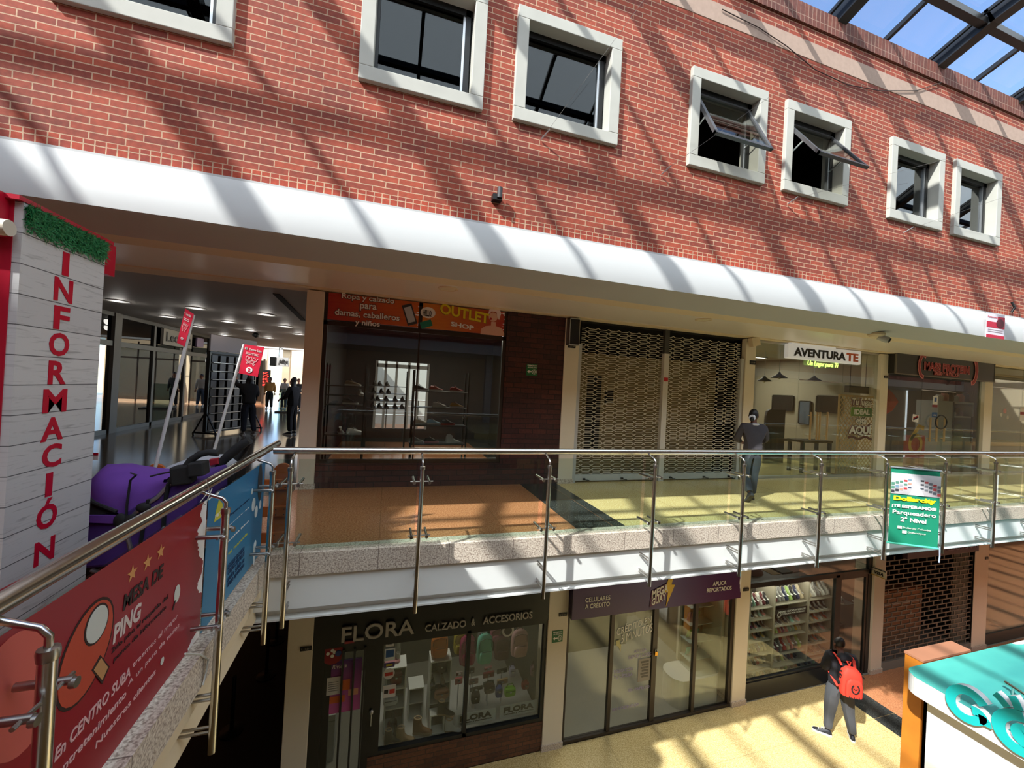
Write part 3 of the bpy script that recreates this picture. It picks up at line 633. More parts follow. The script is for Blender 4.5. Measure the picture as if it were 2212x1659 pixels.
b = MB(); b.box(3.1, 6.9, D+.95, D+1.05, 0, 2.85); b.box(3.1, 3.15, D+.1, D+1, 0, 2.85); b.box(6.87, 6.92, D+.1, D+1, 0, 2.85); b.box(3.1, 6.9, D+.1, D+1, 2.83, 2.9); struct('wall_shop_grille_back', b, M_VOID, 'dark hollow above the board wall')
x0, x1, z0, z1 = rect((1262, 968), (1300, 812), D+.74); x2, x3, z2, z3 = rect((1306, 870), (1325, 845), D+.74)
b = MB(); b.box(x0, x1, D+.735, D+.75, z0, z1); b.box(x2, x3, D+.735, D+.75, z2, z3); struct('door_1', b, M_VOID, 'dark doorway in the board wall behind the grille')  # flat dark sheets put the shade of openings onto the board

# ---- glass front with lattice (C)
YC = D+.06
fr = thing('window_22', 'frameless glass shop front with double door', None, (9, YC, 0), kind='structure')
XC = [7.13] + [PY(x, 900, YC).x for x in (1722, 1817)] + [10.89]
for a, c in zip(XC, XC[1:]): MB().box(a+.004, c-.004, YC, YC+.012, .02, 2.84).build('pane', G_SHOP, fr)
b = MB(); b.box(7.13, 10.89, YC-.02, YC+.03, 0, .05); b.box(7.13, 10.89, YC-.01, YC+.02, 2.82, 2.86); b.box(XC[1], XC[2], YC-.005, YC+.018, 2.1, 2.115); b.build('rail', M_ALU, fr)
b = MB()
for px in (1752, 1766, 1772, 1788):
    p, q = PY(px, 890, YC-.06), PY(px-2, 950, YC-.06); b.tube([(p.x, YC-.06, p.z), (p.x, YC-.06, q.z)], .018, 8); b.tube([(p.x, YC-.06, p.z-.08), (p.x, YC, p.z-.08)], .01, 6); b.tube([(p.x, YC-.06, q.z+.08), (p.x, YC, q.z+.08)], .01, 6)
b.build('door_handle', M('handle brass', (200, 176, 130), .3, .7), fr)
room('wall_shop_middle', 7.0, 10.95, 10.6, 0, 2.86, M('shop C paint', (150, 142, 122), .7), 'grey olive inner walls of the travel shop')
b = MB(); b.box(8.0, 8.7, 9.9, 10.2, .0, 2.1); b.box(9.3, 10.8, 9.6, 10.55, 0, 2.4); struct('wall_shop_recess', b, M('shop C paint 2', (168, 160, 140), .7), 'projecting wall blocks inside the travel shop')
x0, x1, z0, z1 = rect((1700.1, 773.1), (1859.2, 761), YC-.1)
sg = thing('shop_sign', 'white box sign with black and orange letters over the glass door', 'sign', ((x0+x1)/2, YC, z0))
b = MB(); b.box(x0, x1, YC-.12, YC-.02, z0, z1+.02); b.box(x0+.1, x1-.8, YC-.12, YC-.02, z1, z1+.06); b.build('box', M('sign white', (236, 236, 236), .5, emit=.15), sg, bevel=.02)
w = x1-x0; h = z1-z0
text_mb('AVENTURA', (x0+.07*w, YC-.122, z0+.2*h), XU, ZU, .70*w, .62*h, .008, .035).build('lettering', M_LB, sg); o = text_mb('TE', (x0+.78*w, YC-.122, z0+.2*h), XU, ZU, .17*w, .62*h, .008, .035).build('lettering', M('lettering orange', (206, 96, 56)), sg); o['label'] = 'orange last two letters'
x0, x1, z0, z1 = rect((1742.6, 790.5), (1808.6, 786), YC-.03)
ns = thing('neon_sign', 'yellow green script neon words under the white box sign', 'sign', (x0, YC, z0)); text_mb('Un Lugar para Ti', (x0, YC-.03, z0-.01), XU, ZU, x1-x0, .13, .012, .012, shear=.2).build('lettering', M('neon green', (190, 226, 110), .4, emit=1.2), ns)
for k, (px, py, Yp_) in enumerate([(1651, 823, 7.6), (1683, 816, 7.0), (1758.5, 822, 7.6)]):
    p = PY(px, py, Yp_); o = thing('pendant_lamp', 'dark conical pendant lamp %s' % ['behind the glass, nearest the column', 'behind the glass, largest of three, below the sign left end', 'behind the glass, below the green neon words'][k], 'lamp', (p.x, p.y, p.z), 'pendant lamps in the travel shop')
    MB().lathe([(.001, .13), (.03, .12), (.035, .09), (.17, 0), (.165, -.005), (.03, .08)], p, 20).build('shade', M('lamp shade black', (32, 30, 28), .5), o, smooth=True)
    MB().ball((p.x, p.y, p.z-.01), .028).build('bulb', M('warm bulb', (230, 214, 180), .3), o, smooth=True); MB().tube([(p.x, p.y, p.z+.12), (p.x, p.y, 2.83)], .006, 5).build('cord', M_WHT, o)
XW = 10.88
for k, (lb, rt, nm, lab, m) in enumerate([((1671, 884), (1714, 856), 'wall_screen', 'dark wall screen left of the door handles', M('screen off', (18, 18, 22), .2)), ((1766, 889), (1814, 857), 'wall_screen', 'dark wall screen right of the poster, behind the lattice edge', M('screen off', (18, 18, 22), .2)), ((1728, 914), (1752, 868), 'wall_poster', 'narrow blue grey poster between two dark wall screens', M('poster blue', (74, 88, 104), .5, var=.3, scale=9))]):
    p, q = PX(*lb, XW), PX(*rt, XW); o = thing(nm, lab, nm.split('_')[1], (XW, p.y, p.z)); MB().box(XW-.04, XW, p.y, q.y, p.z, q.z).build('panel', m, o)
    b = MB(); b.box(XW-.05, XW, p.y, p.y+.03, p.z, q.z); b.box(XW-.05, XW, q.y-.03, q.y, p.z, q.z); b.box(XW-.05, XW, q.y, p.y, p.z-.02, p.z); b.box(XW-.05, XW, q.y, p.y, q.z, q.z+.02); b.build('bezel', M_BLK, o)
x0, x1, z0, z1 = rect((1652, 975), (1697, 885), 7.9); o = thing('reception_booth', 'dark rounded booth panel inside the travel shop', 'booth', (x0, 7.9, 0))
MB().prism([V((x0, 7.9, 0)), V((x1, 7.9, 0)), V((x1, 7.9, z1)), V((x0+.15, 7.9, z1)), V((x0+.04, 7.9, z1-.05)), V((x0, 7.9, z1-.18))], (0, .06, 0)).build('panel', M('booth dark', (44, 44, 42), .35), o); MB().box(x0, x1, 7.8, 8.3, .6, .66).build('counter', M('booth dark', (44, 44, 42)), o)
x0, x1, z0, z1 = rect((1735, 972), (1800, 952), 6.75); o = thing('desk', 'low dark desk behind the door handles', 'desk', (x0, 6.75, 0)); MB().box(x0, x1, 6.75, 7.15, .70, .75).build('top', M('desk dark', (50, 48, 46), .4), o)
for xx in (x0+.04, x1-.04):
    for yy in (6.8, 7.1): MB().box(xx-.03, xx+.03, yy-.03, yy+.03, 0, .7).build('leg', M('desk dark', (50, 48, 46), .4), o)
# lattice screen with the painted sign
YL_ = YC+.05
x0, x1, z0, z1 = rect((1806, 1010), (1897, 857), YL_); z0 = .06
lt = thing('lattice_screen', 'light wooden lattice screen standing behind the shop glass', 'screen', ((x0+x1)/2, YL_, 0)); M_LAT = M('lattice wood', (206, 170, 116), .7, var=.1)
frame(MB(), x0, x1, z0, z1, .04, YL_, .025).build('frame', M_LAT, lt); b = MB(); st = .115; n = int(((x1-x0)+(z1-z0))/st)+1
for sgn in (1, -1):
    for i in range(1, n):
        a = i*st; p0 = (a, 0) if a < x1-x0 else (x1-x0, a-(x1-x0)); p1 = (0, a) if a < z1-z0 else (a-(z1-z0), z1-z0)
        f = (lambda q: V((x0+q[0], YL_+.006, z0+q[1]))) if sgn > 0 else (lambda q: V((x1-q[0], YL_+.014, z0+q[1])))
        if (f(p0)-f(p1)).length > .03: b.bar(f(p0), f(p1), .016, .008, (0, 1, 0))
b.build('lattice_strips', M_LAT, lt); MB().box(x0, x1, YL_-.01, YL_+.1, 0, .06).build('foot', M_LAT, lt)
z7 = lambda x, y: (1580+x/3.456, 640+y/3.456)
def art(name, s, m1, m2, lb, rt, bold, slope=0.0, shear=0.0):
    x0, x1, z0, z1 = rect(z7(*lb), z7(*rt), YL_-.02)
    text_mb(s, (x0-.015, YL_-.02, z0-.015), XU, ZU, x1-x0+.03, z1-z0+.03, .012, bold+.08, slope, shear).build(name+'_backing', m2, lt); text_mb(s, (x0, YL_-.034, z0), XU, ZU, x1-x0, z1-z0, .006, bold, slope, shear).build(name, m1, lt)
M_MAR = M('lettering maroon', (110, 40, 40)); M_PWT = M('sign lettering white', (232, 226, 216), .5)
art('lettering', 'Tu lugar', M_PWT, M_MAR, (890, 825), (1045, 770), .015, shear=.1); art('lettering', 'est\u00e1', M_PWT, M('lettering dark green', (50, 70, 52)), (925, 950), (1000, 905), .02); art('lettering', 'AQU\u00cd', M_PWT, M_MAR, (870, 1035), (1042, 960), .04)
x0, x1, z0, z1 = rect(z7(890, 893), z7(1045, 835), YL_-.02); MB().box(x0, x1, YL_-.036, YL_-.02, z0, z1).build('green_ribbon', ramped('ribbon green', [(110, 170, 44), (28, 120, 60)], 0, x0, x1), lt); text_mb('IDEAL', (x0+.12*(x1-x0), YL_-.038, z0+.2*(z1-z0)), XU, ZU, .76*(x1-x0), .6*(z1-z0), .004, .03).build('lettering', M_PWT, lt)
x0, x1, z0, z1 = rect(z7(868, 1055), z7(1045, 1035), YL_-.02); MB().stroke([(t/10*(x1-x0), .03*math.sin(t*1.1)) for t in range(11)], .05, V((x0, YL_-.02, z0)), XU, ZU, V((0, -1, 0)), .012).build('ribbon_stroke', M_MAR, lt)
x0, x1, z0, z1 = rect((1834, 848), (1881, 836), 6.55); o = thing('hanging_heater', 'dark box heater hanging behind the glass above the lattice', 'heater', (x0, 6.55, z0)); MB().box(x0, x1, 6.55, 6.65, z0, z1).build('body', M('heater dark', (44, 38, 34), .5), o)
b = MB()
for xx in (x0+.1, x1-.1): b.tube([(xx, 6.6, z1), (xx, 6.6, 2.84)], .006, 5)
b.build('hanger', M_BLK, o)
fill_lamp(8.2, 9.0, 2.82, 30, 'recessed ceiling lamp of the travel shop, left', .5, .14, 2); fill_lamp(9.8, 8.6, 2.82, 24, 'recessed ceiling lamp of the travel shop, right', .5, .14, 2)

# ---- black box sign shop (D)
fr = thing('window_23', 'glass front of the shop under the black box sign', None, (13, YC, 0), kind='structure')
XD = [11.15]+[PY(x, 900, YC).x for x in (1989, 2062)]+[14.9]
for a, c in zip(XD, XD[1:]): MB().box(a+.004, c-.004, YC, YC+.012, .02, 2.84).build('pane', G_SHOP, fr)
b = MB(); b.box(11.15, 14.9, YC-.02, YC+.03, 0, .05); b.box(XD[1], XD[2], YC-.005, YC+.018, 2.08, 2.095); b.build('rail', M_ALU, fr)
z4 = lambda x, y: (1890+x/5.53, 760+y/5.53)
b = MB()
for px in (665, 745, 835):
    p, q = PY(*z4(px, 790), YC-.06), PY(*z4(px-8, 1075), YC-.06); b.tube([(p.x, YC-.06, p.z), (p.x, YC-.06, q.z)], .02, 8); b.tube([(p.x, YC-.06, p.z-.08), (p.x, YC, p.z-.08)], .01, 6); b.tube([(p.x, YC-.06, q.z+.08), (p.x, YC, q.z+.08)], .01, 6)
b.build('door_handle', M('handle brass', (200, 176, 130), .3, .7), fr)
p = PY(*z4(785, 840), YC-.08); o = single('bicycle_lock', MB().tube([(p.x+.22*math.cos(t*math.pi/8), YC-.09, p.z+.17*math.sin(t*math.pi/8)) for t in range(17)], .014, 7), M_BLK, 'black looped lock joining the door handles', 'lock')
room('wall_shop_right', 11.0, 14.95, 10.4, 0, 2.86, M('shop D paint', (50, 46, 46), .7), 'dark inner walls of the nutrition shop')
Yb = D-.16; x0, x1, z0, z1 = rect((1935, 806), (2149.5, 786), Yb)
sg = thing('shop_sign', 'black box sign with red lettering over the right shop', 'sign', ((x0+x1)/2, Yb, z0)); MB().box(x0, x1, Yb, D+.02, z0, z1).build('box', M('sign box black', (26, 24, 24), .4), sg, bevel=.01); frame(MB(), x0-.01, x1+.01, z0-.01, z1+.01, .02, Yb-.006, .03).build('rim', M('sign rim', (120, 112, 100), .4, .5), sg)
M_RED = M('lettering red', (150, 36, 40)); M_PNK = M('lettering pink', (214, 130, 128))
def tt(s, lb, rt, bold, m1=M_RED, m2=M_PNK):
    x0, x1, z0, z1 = rect(z4(*lb), z4(*rt), Yb-.008); text_mb(s, (x0-.015, Yb-.008, z0-.012), XU, ZU, x1-x0+.03, z1-z0+.024, .004, bold+.05).build('lettering_outline', m2, sg); text_mb(s, (x0, Yb-.013, z0), XU, ZU, x1-x0, z1-z0, .005, bold).build('lettering', m1, sg)
tt('MASS PROTEIN', (592, 215), (1128, 178), .01); tt('SALUD Y NUTRICION', (710, 272), (1003, 264), .0, M_PNK, M_RED)
def swirl(cx, cy, r, fl):
    c = PY(*z4(cx, cy), Yb-.01); MB().stroke([(fl*r*.6*math.cos(a), r*math.sin(a)) for a in [math.radians(60+24*i) for i in range(10)]], r*.35, c, XU, ZU, V((0, -1, 0)), .006).build('flexed_arm_mark', M_PNK, sg); MB().stroke([(fl*r*.6*math.cos(a), r*math.sin(a)) for a in [math.radians(70+24*i) for i in range(9)]], r*.2, c+V((0, -.006, 0)), XU, ZU, V((0, -1, 0)), .004).build('flexed_arm_mark', M_RED, sg)
swirl(580, 170, .26, 1); swirl(1160, 225, .32, -1)
x0, x1, z0, z1 = rect(z4(735, 1180), z4(1275, 615), 6.5); z0 = 0; x1 = min(x1, 14.86)
cb = thing('display_cabinet', 'pale grey cabinet with open shelves behind the right shop glass', 'cabinet', ((x0+x1)/2, 6.5, 0)); M_CAB = M('cabinet grey', (150, 152, 152), .5); xm = x0+(x1-x0)*.42
b = MB(); b.box(x0, xm, 6.5, 6.95, 0, z1); b.box(xm, x1, 6.9, 6.95, 0, z1); b.box(x1-.05, x1, 6.5, 6.95, 0, z1); b.box(xm, x1-.05, 6.5, 6.9, z1-.05, z1); b.build('body', M_CAB, cb)
for f in (.78, .28, .08): MB().box(xm, x1, 6.5, 6.95, z1*f, z1*f+.035).build('shelf', M_CAB, cb)
MB().box(xm-.03, xm, 6.485, 6.5, .1, z1-.02).build('door_gap', M_BLK, cb); MB().box(x1-.1, x1-.06, 6.47, 6.5, z1*.42, z1*.8).build('door_handle', M('purple grip', (50, 40, 70)), cb)
b = MB(); cx = xm+(x1-xm)*.5; c0 = V((cx, 6.65, z1*.33)); jw = (x1-xm)*.40
b.grid([[V((cx+math.cos(t)*jw*w, 6.68-.12*math.sin(t), c0.z+h)) for t in [math.pi*i/12 for i in range(13)]] for w, h in ((.85, 0), (1, .1), (1.0, .3), (.9, .5), (.55, .62), (.3, .66))])
single('olive_jacket', b, M('olive cloth', (98, 104, 84), .9), 'olive green jacket folded on the middle cabinet shelf', 'jacket', smooth=True)
for k, (dx, hh, c) in enumerate([(.12, .2, (30, 30, 32)), (.32, .14, (214, 212, 208)), (.5, .1, (224, 224, 220)), (.68, .22, (40, 36, 36)), (.85, .16, (190, 170, 170))]):
    xx = xm+(x1-xm)*dx; single('supplement_tub', MB().lathe([(.05, 0), (.055, .02), (.055, hh*.8), (.045, hh*.85), (.045, hh)], (xx, 6.7, z1*.78+.036), 14), M('tub %d' % k, c, .4), '%s tub on the top cabinet shelf, %s from left' % (['black', 'white', 'short white', 'tall dark', 'pinkish'][k], ORD[k]), 'tub', 'tubs on the cabinet shelf', smooth=True)
for k in range(6):
    xx = xm-.2+k*.22; hh = .16+.05*((k*7) % 3); single('supplement_tub', MB().lathe([(.08, 0), (.085, .02), (.085, hh*.8), (.06, hh*.86), (.06, hh)], (xx, 6.7, z1+.002), 14), M('tub top %d' % (k % 3), [(200, 196, 186), (180, 120, 110), (66, 64, 66)][k % 3], .4), 'tub standing on top of the pale cabinet, %s from left' % ORD[k], 'tub', 'tubs on top of the cabinet', smooth=True)
x0, x1, z0, z1 = rect(z4(362, 1190), z4(600, 1000), 6.55)
o = thing('promotion_board', 'red board with a yellow symbol low behind the right shop glass', 'board', (x0, 6.55, 0)); MB().box(x0, x1, 6.55, 6.59, .02, z1).build('panel', M('board red', (180, 34, 34), .5), o); c = V(((x0+x1)/2, 6.548, z0+.45*(z1-z0)))
b = MB(); b.stroke([(.22*math.cos(t*math.pi/8), .22*math.sin(t*math.pi/8)) for t in range(17)], .1, c, XU, ZU, V((0, -1, 0)), .004); b.stroke([(-.2, .1), (.1, .45), (.3, .4)], .12, c, XU, ZU, V((0, -1, 0)), .004); b.build('symbol', M('symbol yellow', (220, 172, 60)), o)
for k, (lb, rt, c, lab) in enumerate([((695, 630), (752, 532), (226, 228, 230), 'white and blue payment sticker on the right shop door'), ((686, 660), (748, 632), (130, 24, 36), 'dark red strip sticker under the white one'), ((683, 780), (745, 725), (40, 90, 150), 'blue sticker above the door handles'), ((440, 845), (530, 745), (228, 224, 222), 'tilted white and red sticker on the left glass pane')]):
    x0, x1, z0, z1 = rect(z4(*lb), z4(*rt), YC-.004); o = thing('sticker', lab, 'sticker', (x0, YC, z0)); w = x1-x0; h = z1-z0
    if k == 3:
        MB().obox(((x0+x1)/2, YC-.004, (z0+z1)/2), (1, 0, -.12), (0, 1, 0), (.12, 0, 1), w*.42, .002, h*.42).build('sheet', M('sticker white', (228, 224, 222)), o); MB().obox(((x0+x1)/2, YC-.008, (z0+z1)/2+.08*h), (1, 0, .35), (0, 1, 0), (-.35, 0, 1), w*.34, .002, h*.14).build('red_swoosh', M_RED, o); MB().obox(((x0+x1)/2-.02, YC-.008, (z0+z1)/2-.05*h), (1, 0, .35), (0, 1, 0), (-.35, 0, 1), w*.28, .002, h*.07).build('blue_swoosh', M('sticker blue', (40, 60, 120)), o)
    else:
        MB().box(x0, x1, YC-.004, YC-.001, z0, z1).build('sheet', M('sticker %d' % k, c), o)
        if k == 0: MB().box(x0+.25*w, x1-.25*w, YC-.007, YC-.004, z0+.35*h, z0+.85*h).build('blue_patch', M('sticker blue 2', (40, 80, 150)), o)
        if k == 2: text_mb('visa', (x0+.2*w, YC-.006, z0+.25*h), XU, ZU, .6*w, .4*h, .001).build('lettering', M_LW, o)
p = PY(*z4(165, 590), 6.6); o = thing('hanging_display', 'red faceted display hanging beside the left column of the right shop', 'display', (p.x+.3, 6.75, p.z))
MB().lathe([(.01, .42), (.2, .2), (.3, 0), (.2, -.22), (.01, -.4)], (p.x+.1, 6.8, p.z), 6).build('body', M('display red', (176, 36, 42), .5), o); MB().tube([(p.x+.1, 6.8, p.z+.41), (p.x+.1, 6.8, 2.84)], .006, 5).build('cord', M_BLK, o)
for row, z in enumerate((1.25, 1.75, 2.15)):
    sh = single('wall_shelf', MB().box(11.4, 13.2, 9.9, 10.35, z-.04, z), M('shelf dark', (44, 42, 42), .5), 'dark wall shelf of jars in the right shop, %s from below' % ORD[row], 'shelf')
    for k in range(7):
        c = [(70, 74, 80), (150, 60, 50), (40, 60, 84), (110, 104, 96)][(k*3+row) % 4]; hh = .2+.06*((k+row) % 3)
        single('supplement_jar', MB().lathe([(.09, 0), (.095, .02), (.095, hh*.8), (.07, hh*.86), (.07, hh)], (11.55+k*.25, 10.1, z+.001), 12), M('jar %d %d %d' % c, c, .4), '%s jar from left on the %s wall shelf of the right shop' % (ORD[k], ['lowest', 'middle', 'top'][row]), 'jar', 'jars on the wall shelves', smooth=True)
fill_lamp(12.6, 8.6, 2.82, 48, 'ceiling lamp of the right shop', .6, .2, 2)

# ---- last glass front (E)
fr = thing('window_24', 'glass shop front at the right edge of the photo', None, (17, YC, 0), kind='structure')
for a, c in ((15.25, 16.8), (16.8, 18.9)): MB().box(a+.004, c-.004, YC, YC+.012, .02, 2.84).build('pane', G_SHOP, fr)
b = MB(); b.box(15.25, 18.9, YC-.02, YC+.03, 0, .05); b.box(15.25, 18.9, YC-.005, YC+.018, 2.3, 2.32); b.build('rail', M_ALU, fr)
room('wall_shop_end', 15.0, 19.0, 9.5, 0, 2.86, M('shop E paint', (128, 120, 96), .7), 'olive inner walls of the end shop')
b = MB(); b.box(15.2, 18.9, 8.2, 8.3, 0, 1.0); struct('wall_shop_counter', b, M('shop E wood', (120, 92, 70), .6), 'brown low wall inside the end shop')
x0, x1, z0, z1 = rect((2203, 909), (2216, 880), YC-.004); o = thing('sticker', 'white and red notice at the right edge of the end shop glass', 'sticker', (x0, YC, z0)); MB().box(x0, x1+.2, YC-.004, YC-.001, z0, z1).build('sheet', M('sticker white', (228, 224, 222)), o); MB().box(x0, x1+.2, YC-.007, YC-.004, z0+.45*(z1-z0), z0+.65*(z1-z0)).build('red_band', M_RED, o)
for k, (px, py, r) in enumerate([(2171, 888, .07), (2163, 896, .05), (2177, 902, .05)]):
    p = PY(px, py, YC-.004); single('dot_sticker', MB().lathe([(.001, -.002), (r, -.002), (r, .002), (.001, .002)], p, 14, 'Y'), M('dot %d' % k, [(206, 150, 150), (214, 214, 210), (196, 190, 180)][k]), '%s round sticker on the end shop glass' % ['pink', 'small white, lower left', 'small white, lower right'][k], 'sticker', 'round stickers on the end shop glass')
fill_lamp(17, 8, 2.82, 36, 'ceiling lamp of the end shop', .6, .2, 2)
# corridor ceiling, soffit spots and the dome camera
b = MB(); b.box(-9, -1.1, D+.25, 21, 2.87, 3.0); struct('ceiling_corridor', b, M_DARKC, 'dark ceiling of the long corridor')
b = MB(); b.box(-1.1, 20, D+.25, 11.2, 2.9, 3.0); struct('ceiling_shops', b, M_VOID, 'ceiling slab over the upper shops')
for k, (px, py) in enumerate([(968, 623), (1520, 690)]):
    p = PZ(px, py, 2.878); o = thing('ceiling_spot', 'round unlit spot in the soffit %s' % ['above the orange sign', 'above the right grille leaf'][k], 'lamp', p, 'round spots in the soffit')
    MB().lathe([(.13, 0), (.13, -.012), (.105, -.016), (.10, -.006)], p, 24).build('ring', M_CREAM, o, smooth=True); MB().lathe([(.001, -.008), (.1, -.008), (.1, -.002), (.001, -.002)], p, 24).build('lens', M('spot lens', (226, 214, 180), .3), o)
p = PZ(1893, 720, 2.868); o = thing('dome_camera', 'white security camera under the soffit near the black sign', 'camera', p)
MB().lathe([(.12, 0), (.12, -.03), (.09, -.06)], p, 18).build('base', M_CREAM, o, smooth=True); MB().tube([p+V((.02, -.02, -.06)), p+V((.10, -.12, -.12))], [.05, .055], 12).build('body', M_WHT, o, smooth=True); MB().tube([p+V((.10, -.12, -.12)), p+V((.115, -.138, -.13))], .04, 12).build('lens', M_BLK, o)
# ================================================================== ground floor shops
za = lambda x, y: (640+x/3.687, 1240+y/3.687)        # enlargements of the photo used for measuring
zb = lambda x, y: (860+x/6.38, 1340+y/6.38)
zc_ = lambda x, y: (1180+x/3.95, 1220+y/3.95)
zd = lambda x, y: (1600+x/6.143, 1230+y/6.143)
ze = lambda x, y: (1860+x/5.53, 1180+y/5.53)
zf = lambda x, y: (640+x/4.62, 1300+y/4.62)
ZC = -.64
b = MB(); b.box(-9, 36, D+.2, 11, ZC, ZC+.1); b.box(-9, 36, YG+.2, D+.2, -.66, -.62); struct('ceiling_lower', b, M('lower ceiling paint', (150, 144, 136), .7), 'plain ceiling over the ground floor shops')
def lroom(name, x0, x1, y1, mat, label, fl=M_TILE):
    b = MB(); b.box(x0, x1, y1, y1+.1, ZL, ZC); b.box(x0, x0+.05, YS+.08, y1, ZL, ZC); b.box(x1-.05, x1, YS+.08, y1, ZL, ZC); struct(name, b, mat, label)
    b = MB(); b.box(x0+.05, x1-.05, YS-.02, y1, ZL, ZL+.012); struct(name.replace('wall', 'floor'), b, fl, 'tiled floor inside '+label.split(' of ')[-1])
M_FBK = M('shop front black', (15, 15, 17), .35)
# ---- black shoe and bag shop (F)
fx = PY(*za(640, 1000), YS).x; FX0, FX1 = -.83, 2.84
ZF = PY(*za(1500, 425), YS).z            # lower edge of the black fascia
zsill = PY(*za(1960, 1165), YS).z
fr = thing('window_25', 'black framed window of the shoe and bag shop', None, (1, YS, ZL), kind='structure')
xm0 = PY(*za(1360, 800), YS).x
b = frame(MB(), fx, FX1, zsill, ZF, .06, YS-.01, .08); b.box(xm0-.03, xm0+.03, YS-.01, YS+.06, zsill, ZF); b.box(fx-.09, fx, YS-.01, YS+.08, ZL, ZF); b.box(FX0, FX0+.16, YS-.01, YS+.08, ZL, ZF); b.build('frame', M_FBK, fr)
MB().box(fx+.06, FX1-.06, YS+.03, YS+.036, zsill+.06, ZF-.06).build('pane', G_SHOP, fr)
b = MB(); b.box(fx-.09, FX1, YS-.02, YS+.1, ZL, zsill); struct('wall_plinth', b, M_BRl, 'low brown brick plinth under the bag shop window')
b = MB(); b.box(FX0, FX1, YS-.03, YS+.08, ZF, ZC); struct('trim_20', b, M_FBK, 'black fascia above the bag shop')
lg = M('lettering grey', (176, 172, 164), .45)
fs = thing('shop_lettering', 'large pale grey raised letters on the black fascia, left word', 'sign', (0, YS, ZF))
sign_text('lettering', 'FLORA', lg, fs, za(360, 542), za(943, 352), YS-.05, .03, .01)
o = MB(); o2 = PY(*za(385, 552), YS-.04); q2 = PY(*za(462, 535), YS-.04); o.box(o2.x, q2.x, YS-.06, YS-.03, o2.z, q2.z+.02); o.build('red_tag', M('tag red', (150, 50, 60)), fs)
fs = thing('shop_lettering', 'smaller pale grey raised letters on the black fascia, right words', 'sign', (1.5, YS, ZF))
for s, lb, rt in (('CALZADO', (1025, 458), (1352, 362)), ('&', (1392, 408), (1425, 350)), ('ACCESORIOS', (1485, 398), (1880, 292))): sign_text('lettering', s, lg, fs, za(*lb), za(*rt), YS-.05, .02, .01)
# door with bars
dx0, dx1 = FX0+.16, fx-.09
dr = thing('door_2', 'black barred glass door of the shoe and bag shop', None, ((dx0+dx1)/2, YS, ZL), kind='structure')
frame(MB(), dx0, dx1, ZL, ZF, .1, YS, .05).build('frame', M_FBK, dr); MB().box(dx0+.1, dx1-.1, YS+.02, YS+.026, ZL+.1, ZF-.1).build('pane', G_SHOP, dr)
for px in (365, 455, 537): x = PY(*za(px, 800), YS-.02).x; MB().box(x-.014, x+.014, YS-.03, YS-.002, ZL+.05, ZF-.05).build('bar', M_FBK, dr)
p = PY(*za(598, 1100), YS-.03); MB().ball(p, (.03, .03, .04)).build('knob', M_ALU, dr, smooth=True); MB().tube([p, p+V((0, -.01, -.2))], .008, 6).build('key_chain', M_ALU, dr)
def card(name, label, lb, rt, Y, mat, parts=(), cat='poster', group=None):
    x0, x1, z0, z1 = rect(lb, rt, Y); o = thing(name, label, cat, ((x0+x1)/2, Y, z0), group); MB().box(x0, x1, Y-.004, Y, z0, z1).build('sheet', mat, o)
    w, h = x1-x0, z1-z0
    for nm, m, a, c, bz, d in parts: MB().box(x0+a*w, x0+c*w, Y-.007, Y-.004, z0+bz*h, z0+d*h).build(nm, m, o)
    return o, x0, x1, z0, z1
YP = YS+.012
M_PAP = M('paper white', (208, 206, 202), .7)
o, x0, x1, z0, z1 = card('promotion_poster', 'purple and orange poster of handbags behind the door bars', za(240, 1120), za(528, 665), YP, ramped('poster purple', [(196, 90, 150), (210, 190, 190), (206, 176, 160), (178, 116, 84), (108, 64, 128), (92, 54, 126), (84, 48, 120)], 2, PY(*za(240, 1120), YP).z, PY(*za(240, 690), YP).z, .6, .05, 4), [('bag_print', M('print orange bag', (206, 98, 40)), .42, .66, .42, .62), ('bag_print', M('print peach bag', (214, 150, 116)), .62, .92, .3, .42), ('bag_print', M('print orange bag', (206, 98, 40)), .06, .52, .2, .33)])
text_mb('Riviera', (x0+.1*(x1-x0), YP-.006, z0+.86*(z1-z0)), XU, ZU, .42*(x1-x0), .08*(z1-z0), .002, shear=.2).build('lettering', M_LW, o)
card('notice', 'white notice taped over the purple poster', za(238, 970), za(355, 812), YP-.012, M_PAP, [('text_line', M('ink grey', (120, 120, 120)), .1, .85, .7-.12*i, .73-.12*i) for i in range(5)])
c = PY(*za(288, 636), YP-.01); o = thing('round_sticker', 'round red sticker at the top of the barred door', 'sticker', c); MB().lathe([(.001, -.003), (.155, -.003), (.155, .003), (.001, .003)], c, 26, 'Y').build('disc', M('sticker crimson', (140, 26, 34)), o)
b = MB()
for dx, dz in ((-.06, .01), (0, .05), (.03, .02), (.0, -.03)): b.lathe([(.001, -.002), (.025, -.002), (.025, .002), (.001, .002)], c+V((dx, -.005, dz)), 10, 'Y')
b.build('figure_print', M_LW, o); MB().lathe([(.001, -.002), (.045, -.002), (.045, .002), (.001, .002)], c+V((.08, -.005, 0)), 12, 'Y').build('blue_print', M('sticker blue 3', (50, 70, 130)), o)
x0, x1, z0, z1 = rect(za(172, 1320), za(312, 1120), YS+.6); o = thing('carton_box', 'pale box standing on the floor behind the barred door', 'box', ((x0+x1)/2, YS+.8, ZL)); MB().box(x0, x1, YS+.6, YS+1.0, ZL+.012, z1).build('body', M('box grey', (172, 172, 170), .7), o); MB().box(x0, x1, YS+.598, YS+.6, z1-.1, z1-.09).build('flap_line', M('ink grey', (120, 120, 120)), o)
